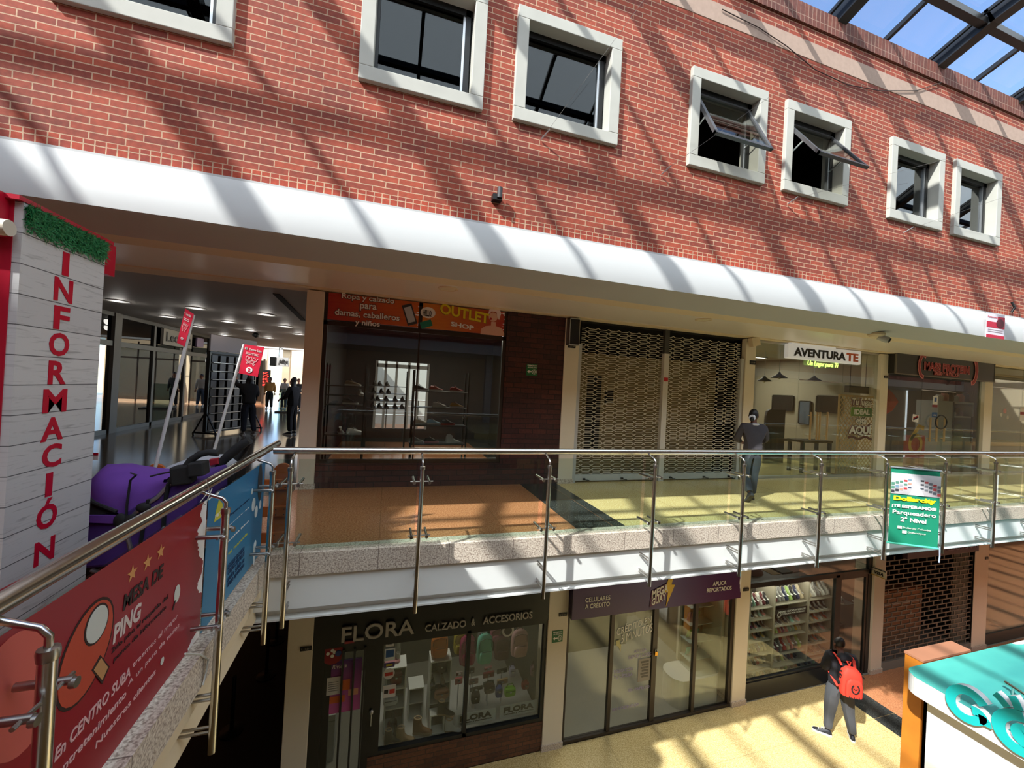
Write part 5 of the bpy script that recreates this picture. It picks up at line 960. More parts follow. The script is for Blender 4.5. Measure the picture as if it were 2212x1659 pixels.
# stored goods above the transom
for k, (lb, rt, c, lab) in enumerate([((130, 215), (375, -10), (130, 28, 30), 'big red bag stored above the shoe window'), ((415, 190), (530, 60), (190, 160, 116), 'tan carton stored above the shoe window'), ((545, 180), (690, 30), (90, 96, 96), 'grey carton stored above the shoe window'), ((700, 150), (840, 20), (140, 104, 96), 'brown carton stored above the shoe window')]):
    x0, x1, z0, z1 = rect(zd(*lb), zd(*rt), YZ+.3); z1 = min(z1, ZC-.06); o = thing('stored_bag' if k == 0 else 'carton_box', lab, 'bag' if k == 0 else 'box', ((x0+x1)/2, YZ+.4, z0))
    if k == 0:
        b = MB(); b.ball(((x0+x1)/2, YZ+.5, (z0+z1)/2), ((x1-x0)/2, .2, (z1-z0)/2), 16, 10); b.build('body', M('bag red', c, .7), o, smooth=True); MB().tube([((x0+x1)/2-.1, YZ+.5, z1-.03), ((x0+x1)/2, YZ+.48, z1+.0), ((x0+x1)/2+.1, YZ+.5, z1-.03)], .012, 6).build('handle', M('bag red dark', (90, 20, 22)), o)
    else: MB().box(x0, x1, YZ+.3, YZ+.6, z0, z1).build('body', M('carton %d' % k, c, .8), o); MB().box(x0, x1, YZ+.298, YZ+.3, z0+.45*(z1-z0), z0+.55*(z1-z0)).build('label_band', M_PAP, o)
b = MB(); b.box(SX0+.05, xd0, YZ+.15, YZ+.8, zt0-.03, zt0); struct('trim_23', b, M('storage ledge', (60, 56, 52)), 'ledge for stored goods above the shoe window')
fill_lamp(8.6, 6.62, zt0-.12, 26, 'strip lamp above the shoe wall', 1.8, .08, 2); fill_lamp(10.2, 8.2, ZC-.03, 14, 'ceiling lamp behind the shoe shop door', .8, .14, 2)
p = PY(*zd(1340, 800), YZ+.3); o = thing('black_cap', 'black box hanging behind the shoe shop door glass', 'box', (p.x, YZ+.3, p.z)); MB().box(p.x-.1, p.x+.1, YZ+.3, YZ+.4, p.z-.1, p.z+.1).build('body', M_BLK, o); MB().tube([(p.x, YZ+.35, p.z+.1), (p.x, YZ+.35, zt0)], .004, 5).build('hanger', M_BLK, o)
for k, (px, py) in enumerate([(1380, 430), (1550, 400)]):
    p = PY(*zd(px, py), YZ+.5); shoe((p.x, YZ+.6, p.z), math.pi-.9, (90, 92, 92), W_, W_, label='grey white shoe floating on the %s bracket behind the shop door' % ['left', 'right'][k], size=1.05); single('wall_bracket', MB().box(p.x-.15, p.x+.15, YZ+.4, YZ+.75, p.z-.014, p.z-.002), M_ALU, 'thin %s shelf bracket behind the shoe shop door' % ['left', 'right'][k], 'shelf')

# ---- brick pattern grille (G) and last ground floor window
GX0_, GX1_ = 11.37, PY(*ze(1318, 600), YS).x
zg1 = PY(*ze(800, 200), YS).z+.2; zg0 = ZL+.2
gr = thing('brick_pattern_grille', 'grey roller grille of staggered slots on the ground floor', 'grille', ((GX0_+GX1_)/2, YS, ZL)); st = .112; b = MB(); j = 0; z = zg0
while z < zg1:
    b.box(GX0_, GX1_, YS-.01, YS+.01, z, z+.022); x = GX0_+(.0 if j % 2 else .17)
    while x < GX1_: b.box(x, min(x+.03, GX1_), YS-.009, YS+.009, z+.022, z+st); x += .34
    z += st; j += 1
b.build('curtain', M('grille grey', (112, 108, 100), .5, .4), gr); MB().box(GX0_, GX1_, YS-.03, YS+.03, ZL, zg0).build('bottom_bar', M('grille base', (126, 122, 114), .6), gr); MB().box(GX1_-.02, GX1_+.06, YS-.02, YS+.06, ZL, zg1).build('guide_rail', M_BLK, gr); MB().box(GX1_+.06, 14.8, YS-.03, YS+.08, ZL, ZC).build('side_post', M_CREAM, gr)
lroom('wall_shop_grille_low', 11.2, 15.0, 9.4, M('grille shop paint', (40, 40, 42), .7), 'dark walls of the closed ground floor shop')
x0, x1, z0, z1 = rect(ze(400, 200), ze(1415, 10), YS-.1); o = thing('shop_sign', 'dark plum sign above the staggered grille', 'sign', ((x0+x1)/2, YS, zg1)); MB().box(GX0_+.6, 14.75, YS-.12, YS-.02, zg1+.02, ZC).build('box', M('sign plum', (72, 50, 66), .5, var=.2, scale=3), o); x0, x1, z0, z1 = rect(ze(960, 120), ze(1400, 40), YS-.125); text_mb('CALZADO SPORT', (x0, YS-.125, zg1+.12), XU, ZU, x1-x0, .16, .006).build('lettering', M('lettering mauve', (140, 118, 136)), o)
b = MB(); xq0, xq1, zq0, zq1 = rect(ze(265, 950), ze(735, 480), 6.9); 
o = thing('stock_display', 'brown boxed stock stacked behind the left half of the staggered grille', 'stock', ((xq0+xq1)/2, 6.9, zq0)); MB().box(xq0, xq1, 6.9, 7.2, ZL+.014, zq1).build('body', M('stock brown', (176, 132, 100), .8, var=.2, scale=5), o); MB().box(xq0, xq1, 6.89, 6.9, zq0+.5, zq0+.53).build('tape', M_PAP, o)
xv = 10.96; a_, b_, c_ = PX(1882.6, 1240, xv), PX(1882.6, 1223, xv), PX(1913, 1249, xv)
vs = thing('card_sign', 'white and yellow card payment sign projecting from the column', 'sign', (xv, a_.y, a_.z)); wv, hz_ = a_.y-c_.y, b_.z-a_.z
MB().box(xv, xv+.04, c_.y, a_.y, a_.z, b_.z).build('plate', M('visa plate', (216, 206, 180), .5), vs); MB().box(xv-.01, xv+.03, a_.y, D, a_.z+.1, a_.z+.14).build('bracket', M_ALU, vs)
uu = V((0, -1, 0)); q = V((xv-.004, a_.y, a_.z)); text_mb('VISA', q+uu*.16*wv+ZU*.24*hz_, uu, ZU, .68*wv, .42*hz_, .006, .03, shear=.2).build('lettering', M_LB, vs)
MB().box(xv-.008, xv, c_.y, a_.y, b_.z-.12*hz_, b_.z-.03*hz_).build('black_band', M_LB, vs); MB().box(xv-.008, xv, c_.y, a_.y, a_.z, a_.z+.1*hz_).build('yellow_band', M('visa yellow', (206, 170, 80)), vs)
fr = thing('window_28', 'ground floor glass front at the right edge of the photo', None, (17, YS, ZL), kind='structure'); MB().box(15.4, 18.9, YS+.02, YS+.026, ZL+.06, ZC-.02).build('pane', G_SHOP, fr); b = MB(); b.box(15.4, 18.9, YS, YS+.06, ZL, ZL+.3); b.box(18.85, 18.95, YS, YS+.06, ZL, ZC); b.build('frame', M('shop S frame', (30, 31, 31), .4), fr)
lroom('wall_shop_end_low', 15.0, 19.0, 9.4, M('end shop paint', (86, 82, 74), .7), 'grey walls of the last ground floor shop')
b = MB(); b.box(18.95, 36, D, D+.1, ZL, 2.86); struct('wall_front_end', b, M_CREAM, 'cream shop wall beyond the right edge')
plate(zf(40, 492), zf(155, 438), D-.014, 'L 11-011', 'black unit number plate on the left ground floor column'); plate(zc_(108, 440), zc_(176, 408), D-.014, 'L 11-012', 'black unit number plate left of the purple sign'); plate(zc_(1680, 225), zc_(1727, 195), D-.014, 'L 11-013', 'black unit number plate right of the purple sign'); plate(ze(1482, 158), ze(1518, 128), D-.014, 'L 11-014', 'black unit number plate on the far right ground floor column')
# dark passage on the left of the ground floor
b = MB(); b.box(-6.4, -6.28, D, 20, ZL, ZC); b.box(-6.4, -.83, 19.9, 20, ZL, ZC); b.box(-1.16, -1.05, D+.4, 20, ZL, ZC); b.box(-9, -6.28, D, D+.1, ZL, ZC); struct('wall_passage', b, M_VOID, 'dark walls of the ground floor passage')
b = MB(); b.box(-6.28, -1.16, D-2.2, 20, ZL, ZL+.004); struct('floor_passage', b, M('passage floor', (54, 42, 38), .35), 'dark floor of the ground floor passage')
for k, (px, py) in enumerate([(597, 1385), (575, 1460), (500, 1580)]):
    p = PZ(px, py, ZL); o = thing('stanchion', 'dark barrier post with a round base, %s in the ground floor passage' % ['farthest of three', 'middle one', 'nearest of three'][k], 'post', (p.x, p.y, ZL)); MB().lathe([(.18, .004), (.18, .02), (.06, .04), (.03, .05)], (p.x, p.y, ZL), 22).build('base', M('stanchion base', (70, 70, 72), .3, .8), o, smooth=True); MB().tube([(p.x, p.y, ZL+.04), (p.x, p.y, ZL+.95)], .03, 10).build('pole', M_BLK, o)
# ================================================================== glass railings
YPOST, YRAIL, YGL = 3.86, 4.0, 4.06
HZ = .945
rl = thing('glass_railing', 'long steel and glass railing along the far gallery edge', 'railing', (5, YPOST, -.5))
xe0 = PY(592, 971, YRAIL).x
MB().tube([(xe0, YRAIL, HZ), (36, YRAIL, HZ)], .032, 14).build('handrail', M_STEEL, rl, smooth=True)
PXS = [-.735+1.302*k+(.0 if k else .02) for k in range(0, 18)]; PXS[1] = .365
PXS = [PY(px, py, YPOST).x for px, py in ((629, 1000), (908, 1100), (1183, 1100), (1411, 1100), (1603, 1100), (1770, 1100), (1912, 1100), (2039, 1090), (2148, 1080))]
PXS += [PXS[-1]+1.305*k for k in range(1, 9)]
M_STD = M('brushed steel dark', (176, 172, 166), .3, 1.0, var=.15, scale=30)
def post(par, x, y, ox, oy, zb, seg_dir, reach=.19):
    """x,y post axis; (ox, oy) unit vector from the post towards the walkway; seg_dir unit vector along the rail"""
    o = V((ox, oy, 0)); s = V(seg_dir); P = V((x, y, 0)); zc = .81
    pb = MB().tube([P+ZU*zb, P+ZU*zc], .021, 12).build('post', M_STEEL, par, smooth=True)
    MB().lathe([(.024, zc-.02), (.026, zc), (.024, zc+.012), (.013, zc+.014)], (x, y, 0), 14).build('collar', M_STD, pb, smooth=True)
    MB().tube([P+ZU*zc, P+ZU*(zc+.045), P+o*.02+ZU*(zc+.07), P+o*.105+ZU*(HZ-.035), P+o*.13+ZU*(HZ-.02)], .0105, 9).build('bracket_arm', M_STEEL, pb, smooth=True)
    for zcl in (.68, .17):
        b = MB(); b.tube([P-s*.105+ZU*zcl, P+s*.105+ZU*zcl], .0065, 7)
        for q in (-.07, .07):
            c = P+s*q+ZU*zcl; b.tube([c-o*.02, c+o*reach], .0125, 9); b.tube([c-o*.03-ZU*.008, c-o*.015-ZU*.008], .016, 9)
        b.build('glass_clamp', M_STD, pb, smooth=True)
    for zs in (-.26, -.45):
        b = MB(); b.tube([P+ZU*zs, P+o*.26+ZU*zs], .009, 7); b.tube([P+ZU*(zs-.03), P+o*.26+ZU*(zs-.03)], .009, 7); c = P+o*.245+ZU*(zs-.015); b.tube([c, c+o*.02], .042, 14)
        b.build('standoff', M_STD, pb, smooth=True)
for x in PXS: post(rl, x, YPOST, 0, 1, -.56, (1, 0, 0))
px = [PXS[0]-.2]+PXS
for a, c in zip(PXS, PXS[1:]): MB().box(a+.025, c-.025, YGL, YGL+.01, .035, .855).build('glass_panel', G_RAIL, rl)
MB().box(XL+.02, PXS[0]-.02, YGL, YGL+.01, .035, .855).build('glass_panel', G_RAIL, rl)
# left railing with the printed panels
XR, XPO, XGL = -.99, -.865, -1.0
rr = thing('glass_railing', 'steel and glass railing of the platform carrying the printed panels', 'railing', (XPO, 2.8, -.5))
ye = PX(600, 962, XR).y
MB().tube([(XR, -.35, HZ+.003), (XR, ye, HZ+.003)], .032, 14).build('handrail', M_STEEL, rr, smooth=True)
MB().tube([(XR, ye-.02, HZ), (xe0-.003, YRAIL, HZ)], .008, 7).build('joint_rod', M_STEEL, rr)
LYS = [PX(100, 1480, XPO).y, PX(476, 1300, XPO).y, PX(582, 1150, XPO).y]
for y in [LYS[0]-1.3]+LYS: post(rr, XPO, y, -1, 0, -.6, (0, 1, 0), .112)
ya = PX(437, 1230, XGL).y
for y0, y1 in ((-.2, LYS[0]-.35), (LYS[0]-.3, ya-.01), (ya+.01, YG)): MB().box(XGL-.005, XGL+.005, y0, y1, .035, .85).build('glass_panel', G_RAIL, rr)
# printed panels: colour prints behind the glass
YU = V((0, 1, 0)); XPn = XGL+.008
def pxy(x, y): p = PX(x, y, XPn); return p.y, p.z
M_RP = ramped('red print', [(150, 20, 36), (176, 30, 40), (200, 70, 46), (196, 60, 50), (150, 22, 40)], 1, LYS[0]-.3, ya, .35, .7, 2.2, (1, 1, 2.5))
rp = thing('printed_panel', 'red table tennis advert panel on the railing glass', 'panel', (XPn, (LYS[0]+ya)/2, .04))
MB().box(XPn-.002, XPn, LYS[0]-.3, ya-.012, .038, .848).build('sheet', M_RP, rp)
zg = lambda x, y: (100+x/3.197, 1140+y/3.197)
M_DKP = M('print charcoal', (40, 24, 26), .5)
def lt(par, s, lb, rt, m, bold=0.0, shear=0.0, X=XPn, name='lettering'):
    a, b_ = PX(*lb, X), PX(*rt, X); return text_mb(s, (X+.001, a.y, a.z), YU, ZU, b_.y-a.y, b_.z-a.z, .0015, bold, 0, shear).build(name, m, par)
lt(rp, 'MESA DE', zg(525, 580), zg(805, 245), M_DKP, .03, .08); lt(rp, 'PING', zg(455, 810), zg(650, 510), M('print pale', (214, 196, 190)), .03, .08)
lt(rp, '2do piso al respaldo del', zg(445, 885), zg(838, 458), M_DKP, .012, .1); lt(rp, 'punto de informaci\u00f3n', zg(460, 940), zg(825, 530), M_DKP, .012, .1)
M_PK = M('print rose', (222, 176, 176))
lt(rp, 'En CENTRO SUBA', zg(50, 1625), zg(580, 950), M_PK, .02, .1); lt(rp, 'traemos el mejor', zg(590, 985), zg(905, 590), M_PK, -.004, .1); lt(rp, 'entretenimiento', zg(60, 1750), zg(548, 1118), M_PK, .015, .1); lt(rp, 'A un paso de todos', zg(560, 1110), zg(915, 655), M_PK, -.004, .1); lt(rp, 'Nuestros clientes', zg(335, 1530), zg(752, 970), M_PK, .015, .1)
def ell(par, name, m, c, ry, rz, rot=0.0, k=.002, n=26, ring=None):
    P = PX(*c, XPn); b = MB(); f = lambda t, s=1: V((XPn+k, P.y+s*(ry*math.cos(t)*math.cos(rot)-rz*math.sin(t)*math.sin(rot)), P.z+s*(ry*math.cos(t)*math.sin(rot)+rz*math.sin(t)*math.cos(rot))))
    b.prism([f(2*math.pi*i/n) for i in range(n)], (.001, 0, 0)); b.build(name, m, par)
M_INK = M('print ink', (44, 18, 20)); c0 = zg(280, 850)
ell(rp, 'bat_outline', M_INK, c0, .135, .175, -.5, .0005); ell(rp, 'bat_print', M('print rust', (190, 70, 46)), c0, .125, .165, -.5, .0018); ell(rp, 'ball_outline', M_INK, zg(342, 665), .066, .072, 0, .003); ell(rp, 'ball_print', M('print ball', (206, 208, 200)), zg(342, 665), .058, .064, 0, .0042)
a, b_ = pxy(*zg(310, 985)), pxy(*zg(405, 985)); MB().prism([V((XPn+.003, *pxy(*zg(*q)))) for q in ((365, 880), (430, 960), (378, 1080), (305, 985))], (.001, 0, 0)).build('handle_outline', M_INK, rp); MB().prism([V((XPn+.0042, *pxy(*zg(*q)))) for q in ((368, 900), (415, 965), (375, 1055), (318, 985))], (.001, 0, 0)).build('handle_print', M('print khaki', (190, 140, 90)), rp)
for q in ((592, 315), (697, 238), (788, 165)):
    P = PX(*zg(*q), XPn); MB().prism([V((XPn+.001, P.y+r*math.sin(t), P.z+r*math.cos(t))) for i in range(10) for r, t in ((((.036, .015)[i % 2]), math.pi*i/5),)], (.001, 0, 0)).build('star_print', M('print gold', (210, 150, 90)), rp)
ell(rp, 'bat_print', M('print ball', (206, 208, 200)), zg(900, 455), .03, .045, .0, .002); MB().prism([V((XPn+.002, *pxy(*zg(*q)))) for q in ((885, 500), (893, 500), (872, 570), (865, 570))], (.001, 0, 0)).build('handle_print', M_DKP, rp); ell(rp, 'dot_print', M('print ball', (206, 208, 200)), zg(797, 920), .016, .018, 0, .002)
ell(rp, 'curve_print', M('print coral', (206, 96, 84)), (40, 1500), .13, .2, .3, .0004)
bp = thing('printed_panel', 'blue pet carriage service panel on the railing glass', 'panel', (XPn, (ya+YG)/2, .04))
MB().box(XPn-.002, XPn, ya+.012, YG-.03, .038, .848).build('sheet', ramped('blue print', [(30, 120, 160), (34, 110, 160), (28, 90, 140), (40, 120, 170)], 2, 0, .85, .35, .4, 3), bp)
zh = lambda x, y: (160+x/4.608, 940+y/4.608)
lt(bp, 'Pregunta por nuestro', zh(1550, 815), zh(1745, 620), M('print navy', (24, 50, 90)), .0, .05); lt(bp, 'Servicio de', zh(1500, 935), zh(1742, 720), M_LW, .015, .05); lt(bp, 'coches para', zh(1500, 1080), zh(1735, 865), M_LW, .015, .05); lt(bp, 'tu mascota', zh(1530, 1200), zh(1725, 965), M('print yellow', (196, 190, 60)), .01, .05)
for i in range(4): lt(bp, ['recorre el centro', 'comercial con tu', 'mejor amigo en', 'punto informativo'][i], zh(1530, 1290+55*i), zh(1690, 1170+50*i), M('print navy', (24, 50, 90)), .0, .05)
MB().prism([V((XPn+.001, *pxy(*zh(*q)))) for q in ((1390, 870), (1480, 800), (1475, 680), (1440, 640), (1410, 760))], (.001, 0, 0)).build('logo_shape', M('print yellow', (196, 190, 60)), bp); lt(bp, 'PET', zh(1400, 830), zh(1470, 745), M_LW, .02)
for q, r in (((1770, 560), .02), ((1785, 690), .045), ((1810, 760), .04), ((1850, 690), .03), ((1800, 1090), .03)): ell(bp, 'bubble_print', M('print bubble', (214, 226, 230)), zh(*q), r, r*1.2, 0, .001)
ell(bp, 'photo_print', M('print dark grey 2', (56, 60, 64)), zh(1850, 470), .06, .16, .1, .0008); ell(bp, 'figure_print', M('print bubble', (214, 226, 230)), zh(1790, 1180), .03, .1, .1, .0008)
# wire ties on the handrail and curb
for k, (pts, lab) in enumerate([([(445, 1035), (452, 1060), (432, 1085), (444, 1090), (458, 1055)], 'thin wire tie hanging from the left handrail by the middle post'), ([(598, 1035), (608, 1060), (600, 1085), (592, 1110)], 'thin looped wire beside the corner post')]):
    single('wire_tie', MB().tube([PX(x, y, XR+.045) for x, y in pts], .0025, 5), M('wire grey', (170, 168, 160), .5), lab, 'wire')
cb = [PX(400, 1412, XL+.008), PX(432, 1414, XL+.008), PX(450, 1425, XL+.01), PX(446, 1450, XL+.01), PX(438, 1480, XL+.01)]
single('curb_cable', MB().tube(cb, .005, 6), M('cable white', (206, 204, 196), .5), 'thin pale cable looping over the granite curb', 'cable')
# hanging banner on the far railing
YBn = YPOST-.045
a, b_ = PY(1917, 1010, YBn), PY(2026, 1205, YBn); bz0, bz1 = PY(2020, 1205, YBn).z, PY(1917, 1008, YBn).z; bx0, bx1 = PY(1917, 1100, YBn).x, PY(2024, 1100, YBn-.3).x
bz0 = PY(1916, 1170, YBn).z
bn = thing('hanging_banner', 'green hanging banner with a shop aisle picture and yellow lettering', 'banner', ((bx0+bx1)/2, YBn, bz0))
# the banner turns a little towards the hall at its right edge
def BQ(u, v, k=0.0): return V((bx0+(bx1-bx0)*u+.0, YBn-.02-.30*u-k, bz0+(bz1-bz0)*v))
M_GRN = M('banner green', (20, 132, 100), .6)
MB().grid([[BQ(i/12, j/8, .006*math.sin(i*1.1+j*.4)) for i in range(13)] for j in range(9)]).build('cloth', M_GRN, bn, smooth=True)
for v in (0, 1): MB().tube([BQ(-.02, v), BQ(1.02, v)], .014, 8).build('rod', M_ALU if v else M('rod green', (90, 200, 170), .4), bn)
ub = (BQ(1, 0)-BQ(0, 0)).normalized(); wb = (BQ(1, 0)-BQ(0, 0)).length; hb = bz1-bz0
def btext(s, u, v, w, h, m, bold): text_mb(s, BQ(u, v, .012), ub, ZU, w*wb, h*hb, .002, bold).build('lettering', m, bn)
btext('Dollarcity', .06, .555, .86, .075, M('banner yellow', (236, 222, 30)), .06); btext('\u00a1TE ESPERAMOS!', .03, .47, .9, .05, M_LW, .05); btext('Parqueadero', .05, .375, .88, .07, M_LW, .02); btext('2\u00b0 Nivel', .22, .30, .52, .06, M_LW, .025); btext('Dollarcity Colombia', .28, .205, .56, .028, M_LW, .0); btext('Dollarcityco', .38, .15, .36, .028, M_LW, .0)
b = MB()
for u, v in ((.21, .22), (.31, .165)): b.stroke([(0, -.02), (0, .02)], .05, BQ(u, v, .012), ub, ZU, V((0, -1, 0)), .002)
b.build('round_mark', M_LW, bn)
def bq(name, m, pts, k=.010): MB().add([BQ(u, v, k) for u, v in pts], [tuple(range(len(pts)))]).build(name, m, bn)
bq('aisle_picture', ramped('aisle print', [(176, 170, 172), (206, 206, 210), (228, 228, 230), (236, 236, 238)], 2, bz0+.65*hb, bz1, .6, .3, 9), [(.0, .655), (1, .655), (1, .93), (.0, .93)], .010)
bq('aisle_floor', M('aisle floor print', (224, 222, 228)), [(.36, .655), (.68, .655), (.55, .79), (.5, .79)], .012)
rnd = random.Random(3)
for side in (0, 1):
    for i in range(5):
        for j in range(3):
            u0, u1 = (i*.085, i*.085+.07); v0 = .67+.05*j+.018*i; v1 = v0+.036-.004*i
            if side: u0, u1 = 1-u1, 1-u0
            c = rnd.choice([(196, 60, 60), (60, 60, 66), (120, 150, 170), (206, 150, 130), (90, 140, 120), (170, 170, 176), (80, 90, 110)]) if not side else rnd.choice([(60, 60, 66), (120, 124, 130), (170, 170, 176), (90, 96, 104), (190, 80, 80)])
            bq('goods_print', M('goods print %d %d %d' % c, c), [(u0, v0), (u1, v0), (u1, v1), (u0, v1)], .013)
b = MB(); b.tube([BQ(1.03, .02)+V((.02, 0, 0)), BQ(1.03, -.1)+V((.03, 0, 0)), BQ(1.03, -.18)+V((.02, 0, 0))], .008, 6); b.build('hanging_cord', M('cord pale', (170, 180, 200)), bn)
# things fixed to the facade: lantern, notice, wires, hooks
p = PY(1078, 420, YW-.05); o = thing('wall_light', 'small dark cylinder lamp on the brick wall', 'lamp', (p.x, YW, p.z)); MB().tube([p+V((0, -.03, .06)), p+V((0, -.03, -.05))], .028, 12).build('body', M('lamp dark grey', (52, 52, 54), .5), o, smooth=True); MB().obox(p+V((-.02, .015, -.04)), (1, 0, 0), (0, 1, 0), ZU, .05, .045, .03).build('bracket', M_BLK, o)
x0, x1, z0, z1 = rect((2127, 728), (2168, 682), YW-.17); o = thing('notice_board', 'red and white notice on the cornice near the right edge', 'sign', ((x0+x1)/2, YW-.18, z0)); Yn = YW-.185; w, h = x1-x0, z1-z0
MB().box(x0, x1, Yn, Yn+.01, z0, z1).build('board', M('notice white', (222, 214, 222)), o); MB().box(x0, x1, Yn-.003, Yn, z0+.42*h, z0+.66*h).build('red_block', M('notice red', (186, 32, 62)), o); MB().box(x0+.6*w, x1, Yn-.003, Yn, z0+.66*h, z0+.9*h).build('red_block', M('notice red', (186, 32, 62)), o); MB().box(x0, x1, Yn-.003, Yn, z0, z0+.13*h).build('red_strip', M('notice red', (186, 32, 62)), o); MB().ball((x0+.74*w, Yn-.004, z0+.62*h), (.11, .004, .08)).build('dark_mark', M('notice mark', (90, 16, 34)), o)
for i in range(2): MB().box(x0+.08*w, x1-.1*w, Yn-.003, Yn, z0+(.24+.08*i)*h, z0+(.27+.08*i)*h).build('text_line', M('notice ink 2', (170, 150, 160)), o)
text_mb('Restaurante', (x0+.06*w, Yn-.004, z0+.82*h), XU, ZU, .5*w, .07*h, .001, .01).build('lettering', M('notice red', (186, 32, 62)), o)
for a, c, lab in (((1183, 283), (1420, -40), 'thin diagonal tension wire over the third window'), ((1445, 362), (1690, 190), 'thin diagonal tension wire over the left open window'), ((1720, 428), (2212, 300), 'thin diagonal tension wire under the right open window'), ((1970, 493), (2260, 395), 'thin diagonal tension wire under the far windows')):
    p, q = PY(*a, YW-.1), PY(*c, YW-.6); o = thing('tension_wire', lab, 'wire', p); MB().tube([p, q], .0016, 5).build('cable', M('wire dark', (110, 104, 98), .5), o); MB().tube([p+V((-.04, .085, -.05)), p+V((.02, -.01, .02))], .007, 6).build('hook', M_ALU, o)
pts = [(1560, 20), (1640, 60), (1700, 100), (1760, 150), (1830, 183), (1900, 196), (1980, 196), (2060, 170)]
single('slack_cable', MB().tube([PY(x, y, YW-.02) for x, y in pts], .006, 5), M('cable brown', (70, 56, 52), .7), 'slack dark cable sagging across the grey band of the brick wall', 'cable')
p = PY(2185, 665, YW-.03); single('cable_bracket', MB().tube([p+V((0, 0, .1)), p+V((.02, -.03, 0)), p+V((0, 0, -.08))], .018, 7), M_BLK, 'small dark cable bracket low on the brick wall by the red notice', 'bracket')
# ================================================================== corridor on the left
XK = -6.28
b = MB(); b.box(XK-.3, XK-.2, D+.2, 21, 0, 2.87); b.box(XK-2.6, XK-2.5, D, 21, 0, 2.87); b.box(-9, XK-.1, D+.1, D+.2, 0, 2.87); struct('wall_corridor', b, M('corridor shop inner', (70, 66, 62), .7), 'dark inner wall of the corridor shops')
b = MB(); b.box(-1.17, -1.1, D+.4, 11.1, 0, 2.87); struct('wall_corridor_side', b, M('corridor side paint', (120, 112, 104), .6), 'plain wall along the other side of the corridor')
zk = lambda x, y: (200+x/4.366, 620+y/4.366)
G_COR = glass('corridor glass', (120, 124, 120), 1.2, .32)
fr = thing('window_29', 'reflective glass shop fronts along the corridor', None, (XK, 10, 0), kind='structure')
ys = [D+.25, 8.6, 10.3, 11.9, 13.6, 15.4, 17.2, 19, 21]
for a, c in zip(ys, ys[1:]): MB().box(XK-.02, XK-.012, a+.05, c-.05, .1, 2.08).build('pane', G_COR, fr); MB().box(XK-.02, XK-.012, a+.05, c-.05, 2.2, 2.8).build('transom_pane', glass('transom glass', (70, 70, 70), .5, .05), fr)
b = MB()
for y in ys: b.box(XK-.06, XK+.03, y-.05, y+.05, 0, 2.87)
b.box(XK-.05, XK+.03, D+.2, 21, 0, .1); b.box(XK-.05, XK+.04, D+.2, 21, 2.08, 2.2); b.box(XK-.05, XK+.04, D+.2, 21, 2.78, 2.87); b.build('frame', M('corridor frame', (52, 48, 44), .4), fr)
for y in (11.95,): MB().box(XK-.05, XK+.06, y-.13, y+.13, 0, 2.87).build('pillar', M('corridor pillar', (86, 80, 74), .5), fr)
p, q = PX(*zk(665, 545), XK+.1), PX(*zk(945, 395), XK+.1); o = thing('shop_sign', 'grey board sign with dark letters along the corridor shops', 'sign', (XK+.08, p.y, p.z)); y0, y1 = p.y, q.y
za0, za1 = PX(*zk(665, 540), XK+.1).z, PX(*zk(665, 385), XK+.1).z; MB().box(XK+.03, XK+.1, y0, y1, za0, za1).build('board', M('sign board grey', (150, 144, 134), .6), o); text_mb('Leo', V((XK+.1, y0+.08*(y1-y0), za0+.22*(za1-za0))), V((0, 1, 0)), ZU, .42*(y1-y0), .6*(za1-za0), .02, .02).build('lettering', M('lettering dark', (50, 46, 44)), o); text_mb('e', V((XK+.1, y0+.80*(y1-y0), za0+.22*(za1-za0))), V((0, 1, 0)), ZU, .14*(y1-y0), .45*(za1-za0), .02, .02).build('lettering', M('lettering dark', (50, 46, 44)), o)
p, q = PX(*zk(985, 560), XK+.09), PX(*zk(1050, 490), XK+.09); single('lilac_sign', MB().box(XK+.04, XK+.09, p.y, q.y, p.z, q.z), M('sign lilac', (130, 110, 140), .5), 'small lilac sign panel beyond the dark lettered board', 'sign')
for k, (px, py, cap) in enumerate([(240, 130, 'in the first row, nearest the shops'), (975, 198, 'in the first row, middle one'), (1635, 258, 'in the first row, nearest the column'), (705, 278, 'in the second row, nearest the shops'), (1287, 327, 'in the second row, middle one'), (1818, 370, 'in the second row, nearest the column'), (998, 372, 'in the third row, nearest the shops'), (1483, 408, 'in the third row, middle one'), (1938, 443, 'in the third row, nearest the column'), (1240, 450, 'in the fourth row, nearest the shops'), (1653, 480, 'in the fourth row, nearest the column')]):
    p = PZ(*zk(px, py), 2.865); o = thing('downlight', 'lit round corridor downlight %s' % cap, 'lamp', p, 'corridor downlights'); MB().lathe([(.17, .005), (.17, -.012), (.14, -.014)], p, 22).build('ring', M_WHT, o); MB().lathe([(.001, -.004), (.14, -.006), (.001, -.008)], p, 22).build('lens', M('downlight lens', (250, 250, 246), .4, emit=7), o)
    l = bpy.data.lights.new('downlight_light', 'POINT'); l.energy = 3; l.color = (1, .95, .88); l.shadow_soft_size = .1; lo = bpy.data.objects.new('downlight_light', l); COL.objects.link(lo); lo.location = p-V((0, 0, .06)); lo.parent = o; lo.matrix_parent_inverse = Matrix.Translation(-p)
MB().bar((-1.735, 7.06, 2.862), (-1.876, 9.9, 2.862), .16, .02).build('ceiling_slot_tmp', M_VOID, None) if False else None
b = MB(); b.bar(PZ(597, 635, 2.866), PZ(655, 692, 2.866), .10, .012); struct('trim_30', b, M_VOID, 'dark diagonal slot in the corridor ceiling')
p = PZ(*zk(1540, 450), 2.8); o = thing('dome_camera', 'small dark camera hanging from the corridor ceiling', 'camera', p); MB().lathe([(.001, -.1), (.09, -.05), (.1, 0), (.04, .07)], p, 14).build('dome', M_BLK, o, smooth=True); MB().lathe([(.12, .06), (.12, .07)], p, 14).build('base', M('camera grey', (90, 88, 86)), o)
